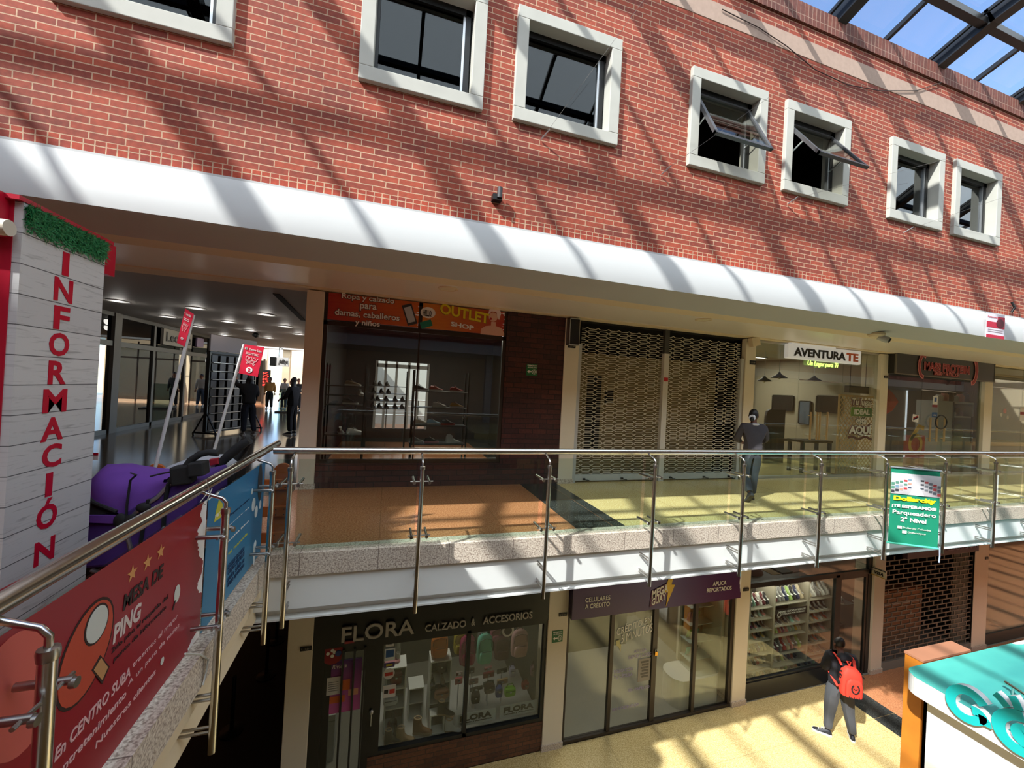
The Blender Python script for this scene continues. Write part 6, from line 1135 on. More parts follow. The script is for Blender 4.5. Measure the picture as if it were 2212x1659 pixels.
# bright end of the corridor
b = MB(); b.box(-9, -6.3, 24.6, 24.8, 0, 3.0); b.box(-5.9, 2, 27, 27.2, 0, 3.4); struct('wall_corridor_end', b, M_CREAM, 'sunlit shop fronts at the corridor end')
for k, x in enumerate((-6.95, -4.9, -3.4)): single_c = struct('column_end', MB().box(x-.16, x+.16, 22.4, 22.7, 0, 2.86), M_CREAM, 'cream column at the corridor end, %s' % ORD[k])
b = MB(); b.box(-9, 2, 22.2, 22.8, 2.86, 3.4); struct('trim_31', b, M_WHT, 'white beam at the corridor end')
fr = thing('window_30', 'dark glass shop front at the corridor end', None, (-7, 24.5, 0), kind='structure'); MB().box(-8.9, -6.4, 24.5, 24.56, .1, 2.3).build('pane', glass('end glass', (60, 60, 60), .8, .1), fr)
for x in (-8.9, -7.6, -6.4): MB().box(x-.04, x+.04, 24.46, 24.56, 0, 2.4).build('mullion', M_BRZ, fr)
def PYr(px, py, Y): return PY(*zk(px, py), Y)
a, c = PYr(1600, 935, 24.3), PYr(1632, 800, 24.3); o = thing('neon_sign', 'red vertical neon words at the far corridor end', 'sign', (a.x, 24.3, a.z)); MB().box(a.x-.05, a.x+.33, 24.32, 24.47, a.z, c.z+.1).build('backing', M_BLK, o)
for i, ch in enumerate('KOKOS'): h = (c.z-a.z)/5; text_mb(ch, (a.x, 24.3, c.z-h*(i+.9)), XU, ZU, .28, h*.75, .02, .02).build('lettering', M('neon red', (230, 50, 40), .4, emit=1.5), o)
a, c = PYr(1725, 745, 21.5), PYr(1848, 668, 21.5); o = thing('shop_sign', 'white box sign with dark script letters at the far corridor end', 'sign', (a.x, 21.5, a.z)); MB().box(a.x, c.x, 21.5, 21.7, a.z, c.z).build('box', M('sign off white', (206, 206, 204), .5), o); text_mb('Jeffrys', (a.x+.18*(c.x-a.x), 21.49, a.z+.2*(c.z-a.z)), XU, ZU, .72*(c.x-a.x), .6*(c.z-a.z), .01, .01, shear=.2).build('lettering', M('lettering dark', (50, 46, 44)), o); MB().box(a.x-.25, a.x, 21.48, 21.7, a.z, c.z).build('end_cap', M_BLK, o)
MB().tube([(a.x+.1, 21.6, c.z), (a.x+.1, 21.6, 2.9), (a.x+.1, 22.3, 2.9)], .015, 6).build('hanger', M_BLK, o)
fr = thing('window_31', 'framed windows under the white sign at the corridor end', None, (-2.5, 23, 0), kind='structure'); b = MB()
for i in range(6): b.box(-4.2+.7*i, -4.16+.7*i, 23, 23.06, 0, 2.8)
b.box(-4.2, -.6, 23, 23.06, 2.0, 2.08); b.build('frame', M_BRZ, fr); MB().box(-4.2, -.6, 23.03, 23.035, .1, 2.7).build('pane', glass('end glass pale', (150, 156, 160), .6, .06), fr)
p = PZ(*zk(1850, 1185), 0); o = thing('floor_display', 'small glass floor display on a dark base far along the corridor', 'display', p); MB().box(p.x-.5, p.x+.55, p.y-.2, p.y+.2, 0, .05).build('base', M('display base', (60, 50, 40)), o); MB().box(p.x-.4, p.x+.3, p.y-.01, p.y, .05, 1.0).build('glass_sheet', glass('display glass', (200, 214, 210), .6, .06), o)
# rack of phone covers on wheels
a = PZ(*zk(1055, 1405), 0); c = PZ(*zk(1345, 1330), 0); o = thing('wheeled_rack', 'tall black display rack of framed samples on castors', 'rack', ((a.x+c.x)/2, (a.y+c.y)/2, 0)); dv = V((c.x-a.x, c.y-a.y, 0)); dv = V((.42, 1, 0)).normalized(); wr = 1.55; hr = 1.98; O = V((a.x, a.y, .1))
b = MB()
for t in (0, wr): b.bar(O+dv*t, O+dv*t+ZU*hr, .07, .07)
for z in (0, hr): b.bar(O+ZU*z, O+dv*wr+ZU*z, .06, .06)
b.build('frame', M_BLK, o); nrm = dv.cross(ZU).normalized(); MB().obox(O+dv*wr/2+ZU*hr/2-nrm*.03, dv, ZU, nrm, wr/2, hr/2, .006).build('back_board', M('rack board', (42, 38, 38), .6), o)
MB().obox(O+dv*wr/2+ZU*(hr+.24), dv, ZU, nrm, wr/2, .2, .02).build('header_board', M('rack header', (130, 118, 122), .5), o)
for i in range(9):
    for j in range(6):
        q = O+dv*(.14+j*.255)+ZU*(.13+i*.212)+nrm*.02; MB().obox(q, dv, ZU, nrm, .085, .085, .014).build('sample_frame', M('sample %d' % ((i*5+j*3) % 4), [(40, 38, 40), (96, 92, 90), (66, 62, 62), (30, 28, 30)][(i*5+j*3) % 4], .4), o)
    MB().obox(O+dv*wr/2+ZU*(.03+i*.212)+nrm*.05, dv, ZU, nrm, wr/2-.05, .006, .03).build('ledge', M('ledge steel', (190, 190, 186), .3, .7), o)
for t in (0, wr):
    f = MB(); f.bar(O+dv*t-nrm*.32-ZU*.03, O+dv*t+nrm*.32-ZU*.03, .04, .04); f.bar(O+dv*t+nrm*.3-ZU*.03, O+dv*t+ZU*.5, .025, .025); f.bar(O+dv*t-nrm*.3-ZU*.03, O+dv*t+ZU*.5, .025, .025); f.build('foot', M_BLK, o)
    for sg in (-1, 1): w_ = O+dv*t+nrm*.3*sg; MB().tube([V((w_.x-.02, w_.y, .036)), V((w_.x+.02, w_.y, .036))], .035, 10).build('castor', M_BLK, o)
b = MB(); b.box(-9, -1.18, D-.3, 21.5, -.002, .002); struct('floor_corridor', b, speck('terrazzo corridor', (92, 84, 72), (60, 54, 46), (116, 106, 92), .13, 60, (1.35, 1.35, (60, 54, 46))), 'dark polished terrazzo of the long corridor')
# ================================================================== information kiosk
XQ = -1.6
ky0, ky1, kz = PX(30, 760, XQ).y, PX(190, 1080, XQ).y, PX(62, 437, XQ).z
kz = 2.33; ky0 = PX(34, 720, XQ).y; ky1 = PX(208, 870, XQ).y
ki = thing('information_kiosk', 'red information booth with a white plank side panel and a garland', 'kiosk', (XQ-.6, ky0, 0)); M_KR = M('kiosk red', (176, 16, 44), .35); M_PLK = None
m, n, bs = _nm('white plank print'); MATS['white plank print'] = m; bs.inputs['Roughness'].default_value = .5; P = pos(n); sp = n.nodes.new('ShaderNodeSeparateXYZ'); n.links.new(P, sp.inputs[0]); cbn = n.nodes.new('ShaderNodeCombineXYZ'); n.links.new(sp.outputs[1], cbn.inputs[0]); n.links.new(sp.outputs[2], cbn.inputs[1])
br = n.nodes.new('ShaderNodeTexBrick'); br.inputs['Scale'].default_value = 1; br.inputs['Brick Width'].default_value = 30; br.inputs['Row Height'].default_value = .137; br.inputs['Mortar Size'].default_value = .0022; br.inputs['Mortar Smooth'].default_value = 0
for k_, cc in (('Color1', (206, 204, 202)), ('Color2', (196, 194, 193)), ('Mortar', (90, 88, 88))): br.inputs[k_].default_value = (*lin(cc), 1)
n.links.new(cbn.outputs[0], br.inputs['Vector']); mpn = n.nodes.new('ShaderNodeMapping'); mpn.inputs['Scale'].default_value = (1, 2.2, 26); n.links.new(P, mpn.inputs['Vector']); nzn = n.nodes.new('ShaderNodeTexNoise'); nzn.inputs['Scale'].default_value = 2.2; nzn.inputs['Detail'].default_value = 5; nzn.inputs['Distortion'].default_value = 1.2; n.links.new(mpn.outputs[0], nzn.inputs['Vector'])
mrn = n.nodes.new('ShaderNodeMapRange'); mrn.inputs[1].default_value = .56; mrn.inputs[2].default_value = .74; mrn.inputs[3].default_value = 1.0; mrn.inputs[4].default_value = .62; n.links.new(nzn.outputs[0], mrn.inputs[0]); mun = n.nodes.new('ShaderNodeVectorMath'); mun.operation = 'SCALE'; n.links.new(br.outputs['Color'], mun.inputs[0]); n.links.new(mrn.outputs[0], mun.inputs['Scale']); n.links.new(mun.outputs[0], bs.inputs['Base Color'])
pl = MB().box(XQ-.03, XQ, ky0, ky1, 0.0, kz).build('side_panel', m, ki)
b = MB(); b.box(XQ-.42, XQ-.03, ky0-.004, ky0+.05, 0, kz); b.box(XQ-2.2, XQ-.4, ky0+.02, ky0+.05, 0, 1.0); b.box(XQ-2.2, XQ-.03, ky1-.04, ky1, 0, kz); b.build('red_frame', M_KR, ki)
MB().box(XQ-2.2, XQ-.045, ky0-.06, ky0-.005, kz-.17, kz+.02).build('front_fascia', M_KR, ki); MB().box(XQ-2.2, XQ+.004, ky0-.03, ky1+.06, kz, kz+.02).build('roof_board', M_KR, ki); MB().box(XQ-.3, XQ-.0, ky1, ky1+.09, kz-.18, kz).build('rear_fascia', M_KR, ki)
p = PY(6, 492, ky0-.04); MB().tube([(p.x-1.4, ky0-.05, p.z), (p.x+.03, ky0-.05, p.z)], .035, 14).build('roller_blind', M('blind beige', (206, 196, 178), .6), ki, smooth=True); MB().tube([(p.x-.01, ky0-.07, p.z-.03), (p.x-.02, ky0-.07, p.z-.75)], .006, 6).build('bead_chain', M('chain white', (220, 216, 206), .5), ki)
# garland of green needles printed and tucked along the panel top
g = MB(); rg = random.Random(5)
for i in range(3200):
    y = ky0+.01+rg.random()*(ky1-ky0-.02); z = kz-.01-abs(rg.gauss(0, .05)); 
    if z < kz-.13: continue
    an = rg.uniform(0, 6.28); L = rg.uniform(.018, .038); d = V((rg.uniform(.1, .5), math.cos(an), math.sin(an)-.5)).normalized()*L; c = V((XQ+.002+rg.random()*.012, y, z)); wv_ = d.cross(V((1, 0, 0))).normalized()*.0045
    g.add([c-wv_, c+wv_, c+d], [(0, 1, 2)])
gar = g.build('garland', M('garland green', (24, 112, 58), .6, var=.5, scale=60), ki); 
zq = lambda x, y: (x/3.319, 400+y/3.319)
zr = lambda x, y: (x/3.192, 880+y/3.192)
M_KL = M('kiosk letter red', (190, 8, 44), .4)
for ch, c0_, c1_ in (('I', zq(440, 645), zq(497, 487)), ('N', zq(380, 820), zq(523, 688)), ('F', zq(378, 1022), zq(500, 885)), ('O', zq(343, 1222), zq(498, 1062)), ('R', zq(338, 1425), zq(476, 1262)), ('M', zq(300, 1630), zq(480, 1462)), ('A', zr(275, 235), zr(438, 62)), ('C', zr(283, 415), zr(425, 250)), ('I', zr(307, 618), zr(363, 447)), ('\u00d3', zr(243, 845), zr(397, 618)), ('N', zr(228, 1100), zr(377, 880))):
    a, c = PX(*c0_, XQ), PX(*c1_, XQ); zb_, zt_ = a.z, c.z; hh = .118 if ch != '\u00d3' else .152
    zm = PX((c0_[0]+c1_[0])/2, (c0_[1]+c1_[1])/2, XQ).z; text_mb(ch, V((XQ+.001, a.y, zm-hh/2)), V((0, 1, 0)), ZU, c.y-a.y, hh, .002, .028).build('lettering', M_KL, ki)
p = PX(183, 985, XQ); single('small_notice', MB().box(XQ-.35, XQ-.34+.12, ky1+.002, ky1+.006, p.z-.05, p.z+.02), M_PAP, 'small white card sticking out behind the booth panel', 'card') if False else None
a, c = PY(186, 994, ky1+.12), PY(213, 978, ky1+.12); o = thing('small_card', 'small white and red card sticking out behind the booth panel', 'card', (a.x, ky1+.1, a.z)); MB().box(a.x-.12, c.x, ky1+.118, ky1+.122, a.z, c.z).build('sheet', M_PAP, o); MB().box(a.x-.12, c.x, ky1+.115, ky1+.118, c.z-.015, c.z).build('red_edge', M_KR, o); MB().bar((a.x-.12, ky1+.002, a.z+.02), (a.x-.12, ky1+.12, a.z+.02), .01, .01).build('holder', M_ALU, o)
# ================================================================== pet strollers and number flags
M_PUR = M('stroller purple', (104, 58, 150), .85, var=.08, scale=10, bump=.2); M_PURd = M('stroller purple dark', (70, 40, 116), .85, var=.08, scale=10); M_MESH = M('stroller mesh', (24, 20, 20), .9); M_FOAM = M('black foam', (26, 25, 25), .8); M_SFR = M('stroller frame', (60, 60, 62), .4, .6)
YSt = 3.35
st = thing('pet_stroller', 'purple fabric pet stroller with a hood and black straps', 'stroller', (PY(250, 1200, YSt).x, YSt, 0))
zs = lambda x, y: (160+x/4.608, 940+y/4.608)
Yn, Yf = 3.1, 3.62          # near and far side of the stroller body
def SP(x, y, Y=Yn): return PY(*zs(x, y), Y)
# basket: side outline pulled through the stroller width
def pull(pts, name, mat, y0=Yn, y1=Yf, par=None, smooth=False, bev=0.0):
    A = [SP(*q, y0) for q in pts]; b = MB(); b.prism([V((a.x, y0, a.z)) for a in A], (0, y1-y0, 0)); return b.build(name, mat, par or st, smooth=smooth, bevel=bev)
pull([(60, 800), (420, 800), (900, 520), (1230, 440), (1235, 700), (980, 1000), (560, 1300), (40, 1340)], 'basket', M_PURd, bev=.02)
pull([(80, 800), (440, 800), (410, 880), (90, 870)], 'front_flap', M_PUR, Yn-.02, Yn-.005)
# hood: bulging arched fabric from the front bow to the back
hood = [(230, 520), (255, 380), (330, 300), (430, 288), (560, 310), (720, 350), (880, 375), (1000, 390)]
base = [(430, 760), (470, 790), (500, 800), (530, 800), (560, 790), (700, 700), (830, 610), (960, 470)]
rows = []
for h_, b_ in zip(hood, base):
    H, B = SP(*h_, (Yn+Yf)/2), SP(*b_, Yn); r = []
    for i in range(13):
        t = math.pi*i/12; y = (Yn+Yf)/2-(Yf-Yn)/2*math.cos(t); k = math.sin(t)**.7; fold = .006*math.sin(i*2.3+h_[0]*.02)
        r.append(V((B.x+(H.x-B.x)*k, y, B.z+(H.z-B.z)*k+fold)))
    rows.append(r)
MB().grid(rows).build('hood', M_PUR, st, smooth=True)
fr_ = [(90, 790), (200, 500), (235, 400)]
rows = [[V((SP(*h_, (Yn+Yf)/2).x*k+SP(*b_, Yn).x*(1-k), (Yn+Yf)/2-(Yf-Yn)/2*math.cos(math.pi*i/8), SP(*b_, Yn).z*(1-k)+SP(*h_, (Yn+Yf)/2).z*k)) for i in range(9) for k in (math.sin(math.pi*i/8)**.7,)] for h_, b_ in (((110, 700), (95, 800)), ((190, 480), (250, 790)), ((235, 500), (430, 765)))]
MB().grid(rows).build('mesh_window', M_MESH, st, smooth=True)
MB().tube([V((a.x, a.y-.008, a.z+.004)) for a in rows[-1]], .012, 8).build('front_bow', M_FOAM, st, smooth=True)
def strap(pts, name='strap', w=.022, Y=Yn-.012, m=M_FOAM): MB().tube([SP(*q, Y) for q in pts], w/2, 6, flat=.5).build(name, m, st, smooth=True)
strap([(620, 395), (560, 450), (545, 560), (525, 700), (520, 800)]); strap([(560, 375), (620, 395), (610, 410)], w=.014); strap([(740, 640), (690, 900), (660, 1090)], w=.035); strap([(940, 480), (900, 700), (890, 920)], w=.04); strap([(760, 410), (860, 385), (960, 365)])
b = MB(); b.tube([SP(540, 860), SP(620, 770), SP(700, 700), SP(830, 620), SP(960, 480), SP(1040, 400)], .014, 8); b.tube([SP(535, 860), SP(520, 960), SP(575, 1170), SP(590, 1320)], .013, 8); b.tube([SP(535, 860, Yf), SP(520, 960, Yf), SP(575, 1170, Yf)], .013, 8); b.build('frame', M('stroller frame grey', (150, 150, 154), .35, .7), st, smooth=True)
b = MB(); b.ball(SP(460, 850, Yn-.02), (.035, .02, .045)); b.ball(SP(570, 850, Yn-.02), (.04, .02, .04)); b.ball(SP(690, 720, Yn-.02), (.04, .02, .03)); b.build('hinge', M_FOAM, st, smooth=True)
# handle with foam grip
MB().tube([SP(960, 470), SP(1040, 370), SP(1110, 320), SP(1160, 250), SP(1250, 190), SP(1340, 170), SP(1440, 180)], .022, 10).build('handle', M_FOAM, st, smooth=True)
MB().obox(SP(1090, 390, Yn), (1, 0, .15), (0, 1, 0), (-.15, 0, 1), .055, .05, .06).build('cup_holder', M_FOAM, st, bevel=.012); MB().obox(SP(1240, 330, Yn-.02), (1, 0, .1), (0, 1, 0), (-.1, 0, 1), .045, .05, .045).build('phone_tray', M_FOAM, st, bevel=.01)
for xx, yy, Y in ((120, 1480, Yn+.05), (120, 1480, Yf-.02), (900, 1300, Yn+.05), (900, 1300, Yf-.02)):
    c = SP(xx, yy, Y); c.z = .13; MB().lathe([(.05, -.02), (.115, -.025), (.13, -.012), (.13, .012), (.115, .025), (.05, .02)], c, 22, 'Y').build('wheel', M('tyre black', (22, 22, 22), .7), st, smooth=True)
b = MB(); c = SP(120, 1480, Yn); b.tube([SP(170, 1340, Yn+.02), SP(230, 1360, Yn+.02), V((c.x+.1, Yn+.05, .25)), V((c.x+.02, Yn+.05, .13))], .013, 8); c = SP(900, 1300, Yn); b.tube([SP(590, 1310, Yn+.02), V((c.x, Yn+.05, .13))], .013, 8); b.build('lower_frame', M('stroller frame grey', (150, 150, 154), .35, .7), st, smooth=True)
# second stroller behind: grey bag, black handle leaning to the corner
YS2 = 3.72
s2_ = thing('pet_stroller', 'black and grey pet stroller folded beside the corner post', 'stroller', (PY(*zs(1350, 600), YS2).x, YS2, 0))
def SQ(x, y, Y=YS2): return PY(*zs(x, y), Y)
A = [SQ(*q) for q in ((840, 365), (1000, 285), (1180, 240), (1420, 235), (1560, 300), (1500, 420), (1240, 450), (1010, 440))]; MB().prism([V((a.x, YS2-.1, a.z)) for a in A], (0, .34, 0)).build('grey_cover', M('cover grey', (168, 168, 174), .8, var=.06), s2_, bevel=.03)
A = [SQ(*q) for q in ((1230, 430), (1520, 330), (1640, 300), (1610, 520), (1300, 640), (1060, 860), (1000, 830), (1000, 560))]; MB().prism([V((a.x, YS2-.04, a.z)) for a in A], (0, .26, 0)).build('dark_basket', M('basket black', (30, 28, 28), .8), s2_, bevel=.02)
MB().tube([SQ(1330, 440, YS2-.08), SQ(1420, 330, YS2-.08), SQ(1500, 240, YS2-.08), SQ(1600, 150, YS2-.08), SQ(1690, 80, YS2-.08), SQ(1740, 50, YS2-.08)], [.02, .024, .034, .036, .034, .026], 10).build('handle', M_FOAM, s2_, smooth=True); MB().tube([SQ(1500, 420, YS2+.2), SQ(1600, 250, YS2+.2), SQ(1700, 130, YS2+.2), SQ(1740, 60, YS2+.1)], .03, 10).build('handle', M_FOAM, s2_, smooth=True)
MB().obox(SQ(1400, 262, YS2-.1), (1, 0, .2), (0, 1, 0), (-.2, 0, 1), .03, .02, .025).build('red_clip', M('clip red', (150, 30, 40), .5), s2_, bevel=.006); strap
for xx in (1150, 1560):
    c = SQ(xx, 900); MB().lathe([(.05, -.02), (.11, -.025), (.12, -.012), (.12, .012), (.11, .025), (.05, .02)], (c.x, YS2+.05, .12), 20, 'Y').build('wheel', M('tyre black', (22, 22, 22), .7), s2_, smooth=True); MB().tube([(c.x, YS2+.05, .12), SQ(xx-60, 600, YS2+.05)], .012, 7).build('leg_tube', M_SFR, s2_)
# red number flags on white poles
def flag(label, foot, head, corners, num, Y, sleeve=True):
    a, b_ = PY(*foot, Y), PY(*head, Y); d = (a-b_); k = (a.z-.02)/max(1e-3, (b_.z-a.z)); a2 = V((a.x-(b_.x-a.x)*k, Y, .02)) if a.z > .05 else a
    o = thing('number_flag', label, 'flag', (a2.x, Y, 0)); MB().tube([a2, b_], .012, 10).build('pole', M('pole white', (206, 204, 200), .4), o, smooth=True)
    MB().lathe([(.09, 0), (.09, .02), (.02, .03), (.02, .06)], (a2.x, Y, 0), 16).build('base', M_FOAM, o)
    Q = [PY(*c, Y-.012-.0) for c in corners]; Q = [V((q.x, Y-.014+dy, q.z)) for q, dy in zip(Q, (0, 0, 0, 0))]
    MB().prism(Q, (0, -.004, 0)).build('sheet', M('flag red', (206, 20, 52), .5), o)
    u = (Q[1]-Q[0]); v = (Q[3]-Q[0]); U_, W_u = u.normalized(), u.length; Vv, W_v = v.normalized(), v.length; Nn = V((0, -1, 0))
    def ft(s, fu, fv, fw, fh, m, bold): text_mb(s, Q[0]+u*fu+v*fv+Nn*.006, U_, Vv, fw*W_u, fh*W_v, .0015, bold).build('lettering', m, o)
    ft('Centro Suba', .28, .84, .66, .07, M_LW, .0); ft('Encuentranos en el', .18, .735, .62, .03, M_LW, .01); ft('Elevador de coches', .16, .69, .66, .03, M_LW, .01)
    b = MB(); O_ = Q[0]+Nn*.006; 
    for a0 in range(4): an = a0*math.pi/2+math.pi/4; c0 = (.13*W_u+.045*W_u*math.cos(an), .88*W_v+.045*W_u*math.sin(an)); b.stroke([(c0[0]+.035*W_u*math.cos(t), c0[1]+.035*W_u*math.sin(t)) for t in [i*math.pi/5 for i in range(11)]], .018*W_u, O_, U_, Vv, Nn, .0015)
    b.build('clover_mark', M_LW, o); b = MB(); lw = .016*W_u
    P_ = lambda *pts: [(x*W_u, y*W_v) for x, y in pts]
    for pts in (P_((.22, .60), (.25, .63), (.30, .63), (.34, .57), (.34, .54)), P_((.22, .60), (.22, .50), (.26, .46), (.72, .46), (.78, .53), (.84, .60)), P_((.24, .50), (.76, .50)), P_((.38, .54), (.42, .61), (.5, .61), (.53, .54)), P_((.57, .54), (.6, .61), (.68, .61), (.72, .54)), P_((.3, .46), (.34, .41), (.62, .41), (.68, .46))): b.stroke(pts, lw, O_, U_, Vv, Nn, .0015)
    for cx in (.32, .66): b.stroke([(cx*W_u+.045*W_u*math.cos(t), .385*W_v+.045*W_u*math.sin(t)) for t in [i*math.pi/6 for i in range(13)]], lw, O_, U_, Vv, Nn, .0015)
    b.build('cart_mark', M_LW, o); b = MB(); c0 = O_+U_*.5*W_u+Vv*.18*W_v; b.prism([c0+U_*.17*W_u*math.cos(t)+Vv*.17*W_u*math.sin(t) for t in [i*math.pi/14 for i in range(28)]], Nn*.0015); b.build('number_disc', M_LW, o); text_mb(num, c0-U_*.07*W_u-Vv*.085*W_u*1.15+Nn*.002, U_, Vv, .14*W_u, .2*W_u, .0015, .03).build('lettering', M('flag red', (206, 20, 52)), o)
zv = lambda x, y: (200+x/4.366, 620+y/4.366)
flag('red flag on a tall white pole with the number 2', (413, 1147), (527.5, 744), [zv(1380, 812), zv(1558, 848), zv(1620, 568), zv(1437, 540)], '2', 4.12)
flag('narrow red flag on the tallest white pole with the number 5', (290, 1190), (418, 680), [zv(798, 525), zv(868, 562), zv(958, 258), zv(878, 203)], '5', 3.75)
# wooden fence by the corner
wf = thing('wooden_fence', 'low orange brown wooden fence with round topped posts', 'fence', (-1.5, 4.2, 0)); M_WD = M('fence wood', (166, 84, 36), .5, var=.18, scale=5)
Yw_ = 4.2
for px in (606, 330):
    c = PY(px, 1100, Yw_); w_ = .075; zt_ = .78; P = [V((c.x-w_, Yw_, 0)), V((c.x+w_, Yw_, 0)), V((c.x+w_, Yw_, zt_-.06))]+[V((c.x+w_*math.cos(t), Yw_, zt_-.06+.07*math.sin(t))) for t in [math.pi*i/8 for i in range(1, 8)]]+[V((c.x-w_, Yw_, zt_-.06))]
    MB().prism(P, (0, .03, 0)).build('picket', M_WD, wf, bevel=.004)
for zb_, zt_ in ((.55, .645), (.30, .395), (.06, .155)): MB().box(PY(180, 1100, Yw_).x, PY(606, 1100, Yw_).x+.07, Yw_-.025, Yw_, zb_, zt_).build('rail_board', M_WD, wf, bevel=.004)
for zb_ in (.57, .62, .32, .37, .08, .13):
    for dx in (-.035, .035): c = PY(606, 1100, Yw_); MB().tube([(c.x+dx, Yw_-.03, zb_), (c.x+dx, Yw_-.024, zb_)], .006, 7).build('screw', M_BRZ, wf)
# ================================================================== teal kiosk on the ground floor
XG, YG2 = 7.38, 3.86; ZT, ZBt = -2.20, -2.45
gk = thing('drinks_kiosk', 'white kiosk with a teal printed roof and raised turquoise letters', 'kiosk', (XG+1.5, 2.5, ZL)); R_ = .22
rp_ = [(XG+R_-R_*math.sin(math.radians(a)), YG2-R_+R_*math.cos(math.radians(a))) for a in range(0, 91, 10)]
out = [(12.6, YG2), (XG+R_, YG2)]+rp_[1:]+[(XG-.02, .2), (12.6, .2)]
MB().prism([V((x, y, ZBt)) for x, y in out], (0, 0, ZT-ZBt)).build('roof_fascia', M('kiosk white', (224, 224, 224), .35), gk)
mt = ramped('teal wave print', [(10, 92, 110), (16, 130, 140), (46, 170, 168), (120, 206, 190), (30, 150, 152), (12, 104, 122), (90, 190, 176)], 1, -1, 5, .25, 1.3, .7, (.7, 1.6, 1)); MB().prism([V((x, y, ZT)) for x, y in out], (0, 0, .006)).build('roof_print', mt, gk)
b = MB(); b.box(XG+.22, XG+.26, .3, YG2-.16, ZL, ZBt-.01); b.box(XG+.22, 12.4, YG2-.2, YG2-.16, ZL, ZBt-.01); b.build('body_panel', M('kiosk panel white', (222, 220, 218), .6), gk)
zw = lambda x, y: (1920+x/5.202, 1340+y/5.202)
XLt = XG-.045
def gp(x, y): p = PX(*zw(x, y), XLt); return (YG2-p.y, p.z-ZT)
M_TQ = M('letter turquoise', (24, 186, 184), .35); M_LS = M('letter side white', (226, 226, 226), .4); UG = V((0, -1, 0)); OG = V((XLt, YG2, ZT))
def fat(pts, name, w, cap=True):
    P = [gp(*q) for q in pts]
    # smooth the polyline
    for _ in range(2): P = [P[0]]+[tuple(a*(1-t)+b_*t for a, b_ in zip(p0, p1)) for p0, p1 in zip(P, P[1:]) for t in (.25, .75)]+[P[-1]]
    MB().stroke(P, w, OG, UG, ZU, V((-1, 0, 0)), -.09).build(name+'_side', M_LS, gk); MB().stroke(P, w, OG+V((-.001, 0, 0)), UG, ZU, V((-1, 0, 0)), .012).build(name, M_TQ, gk)
fat([(1070, 960), (1000, 870), (900, 795), (800, 765), (720, 790), (690, 860), (715, 960), (800, 1060), (920, 1125), (1020, 1130), (1060, 1090), (1000, 1030), (940, 1005)], 'letter_g', .10)
fat([(1020, 1100), (1090, 1130), (1095, 1190)], 'letter_g', .10)
fat([(1519, 1090), (1400, 1050), (1290, 1060), (1235, 1110), (1235, 1200), (1290, 1310), (1400, 1420), (1540, 1490)], 'letter_o', .115)
fat([(1540, 1240), (1470, 1220), (1450, 1270), (1500, 1350), (1560, 1400)], 'letter_o_inner', .12)
fat([(1195, 820), (1240, 860), (1300, 930), (1335, 975)], 'splash_mark', .07); fat([(1385, 850), (1420, 900), (1450, 970), (1470, 1010)], 'splash_mark', .075)
p = PZ(2172, 1474, ZT+.12); q = PZ(2230, 1512, ZT+.12); b = MB(); b.tube([p, q+(q-p)*1.5], .022, 10); b.tube([p+(q-p)*.3, p+(q-p)*.3-ZU*.115], .016, 8); b.tube([p+(q-p)*1.6, p+(q-p)*1.6-ZU*.115], .016, 8); b.build('roof_rail', M_STEEL, gk, smooth=True)
wc = thing('wooden_cabinet', 'narrow orange wood cabinet behind the teal kiosk roof', 'cabinet', (8.5, 4.0, ZL)); MB().box(7.95, 9.1, 3.9, 4.12, ZL, ZT-.01).build('body', M('orange wood', (196, 120, 36), .5, var=.2, scale=6), wc); MB().box(7.94, 9.11, 3.89, 4.13, ZT-.01, ZT+.02).build('top_board', M('wood brown pink', (170, 116, 88), .6, var=.12, scale=4), wc)
# ================================================================== people
M_SKIN = M('skin warm', (176, 118, 92), .55); M_SKD = M('skin deep', (112, 70, 52), .55); M_HAIR = M('hair black', (22, 19, 19), .5); M_EYE = M('eye dark', (24, 20, 20), .3); M_LIP = M('lip', (140, 74, 66), .5)
def skinned(nodes, edges, levels=1):
    """smooth tapering surface grown round a skeleton; returns vertices and faces"""
    names = list(nodes); me = bpy.data.meshes.new('sk'); me.from_pydata([nodes[k][0] for k in names], [(names.index(a), names.index(b)) for a, b in edges], [])
    ob = bpy.data.objects.new('sk', me); COL.objects.link(ob); ob.modifiers.new('skin', 'SKIN').use_smooth_shade = True
    for i, k in enumerate(names):
        sv = me.skin_vertices[0].data[i]; r = nodes[k][1]; sv.radius = r if isinstance(r, tuple) else (r, r); sv.use_root = (i == 0)
    sb = ob.modifiers.new('sub', 'SUBSURF'); sb.levels = levels; sb.render_levels = levels
    dg = bpy.context.evaluated_depsgraph_get(); dg.update(); m2 = bpy.data.meshes.new_from_object(ob.evaluated_get(dg))
    vs = [tuple(v.co) for v in m2.vertices]; fs = [tuple(p.vertices) for p in m2.polygons]
    bpy.data.objects.remove(ob); bpy.data.meshes.remove(me); bpy.data.meshes.remove(m2); return vs, fs
def chain(*n): return list(zip(n, n[1:]))
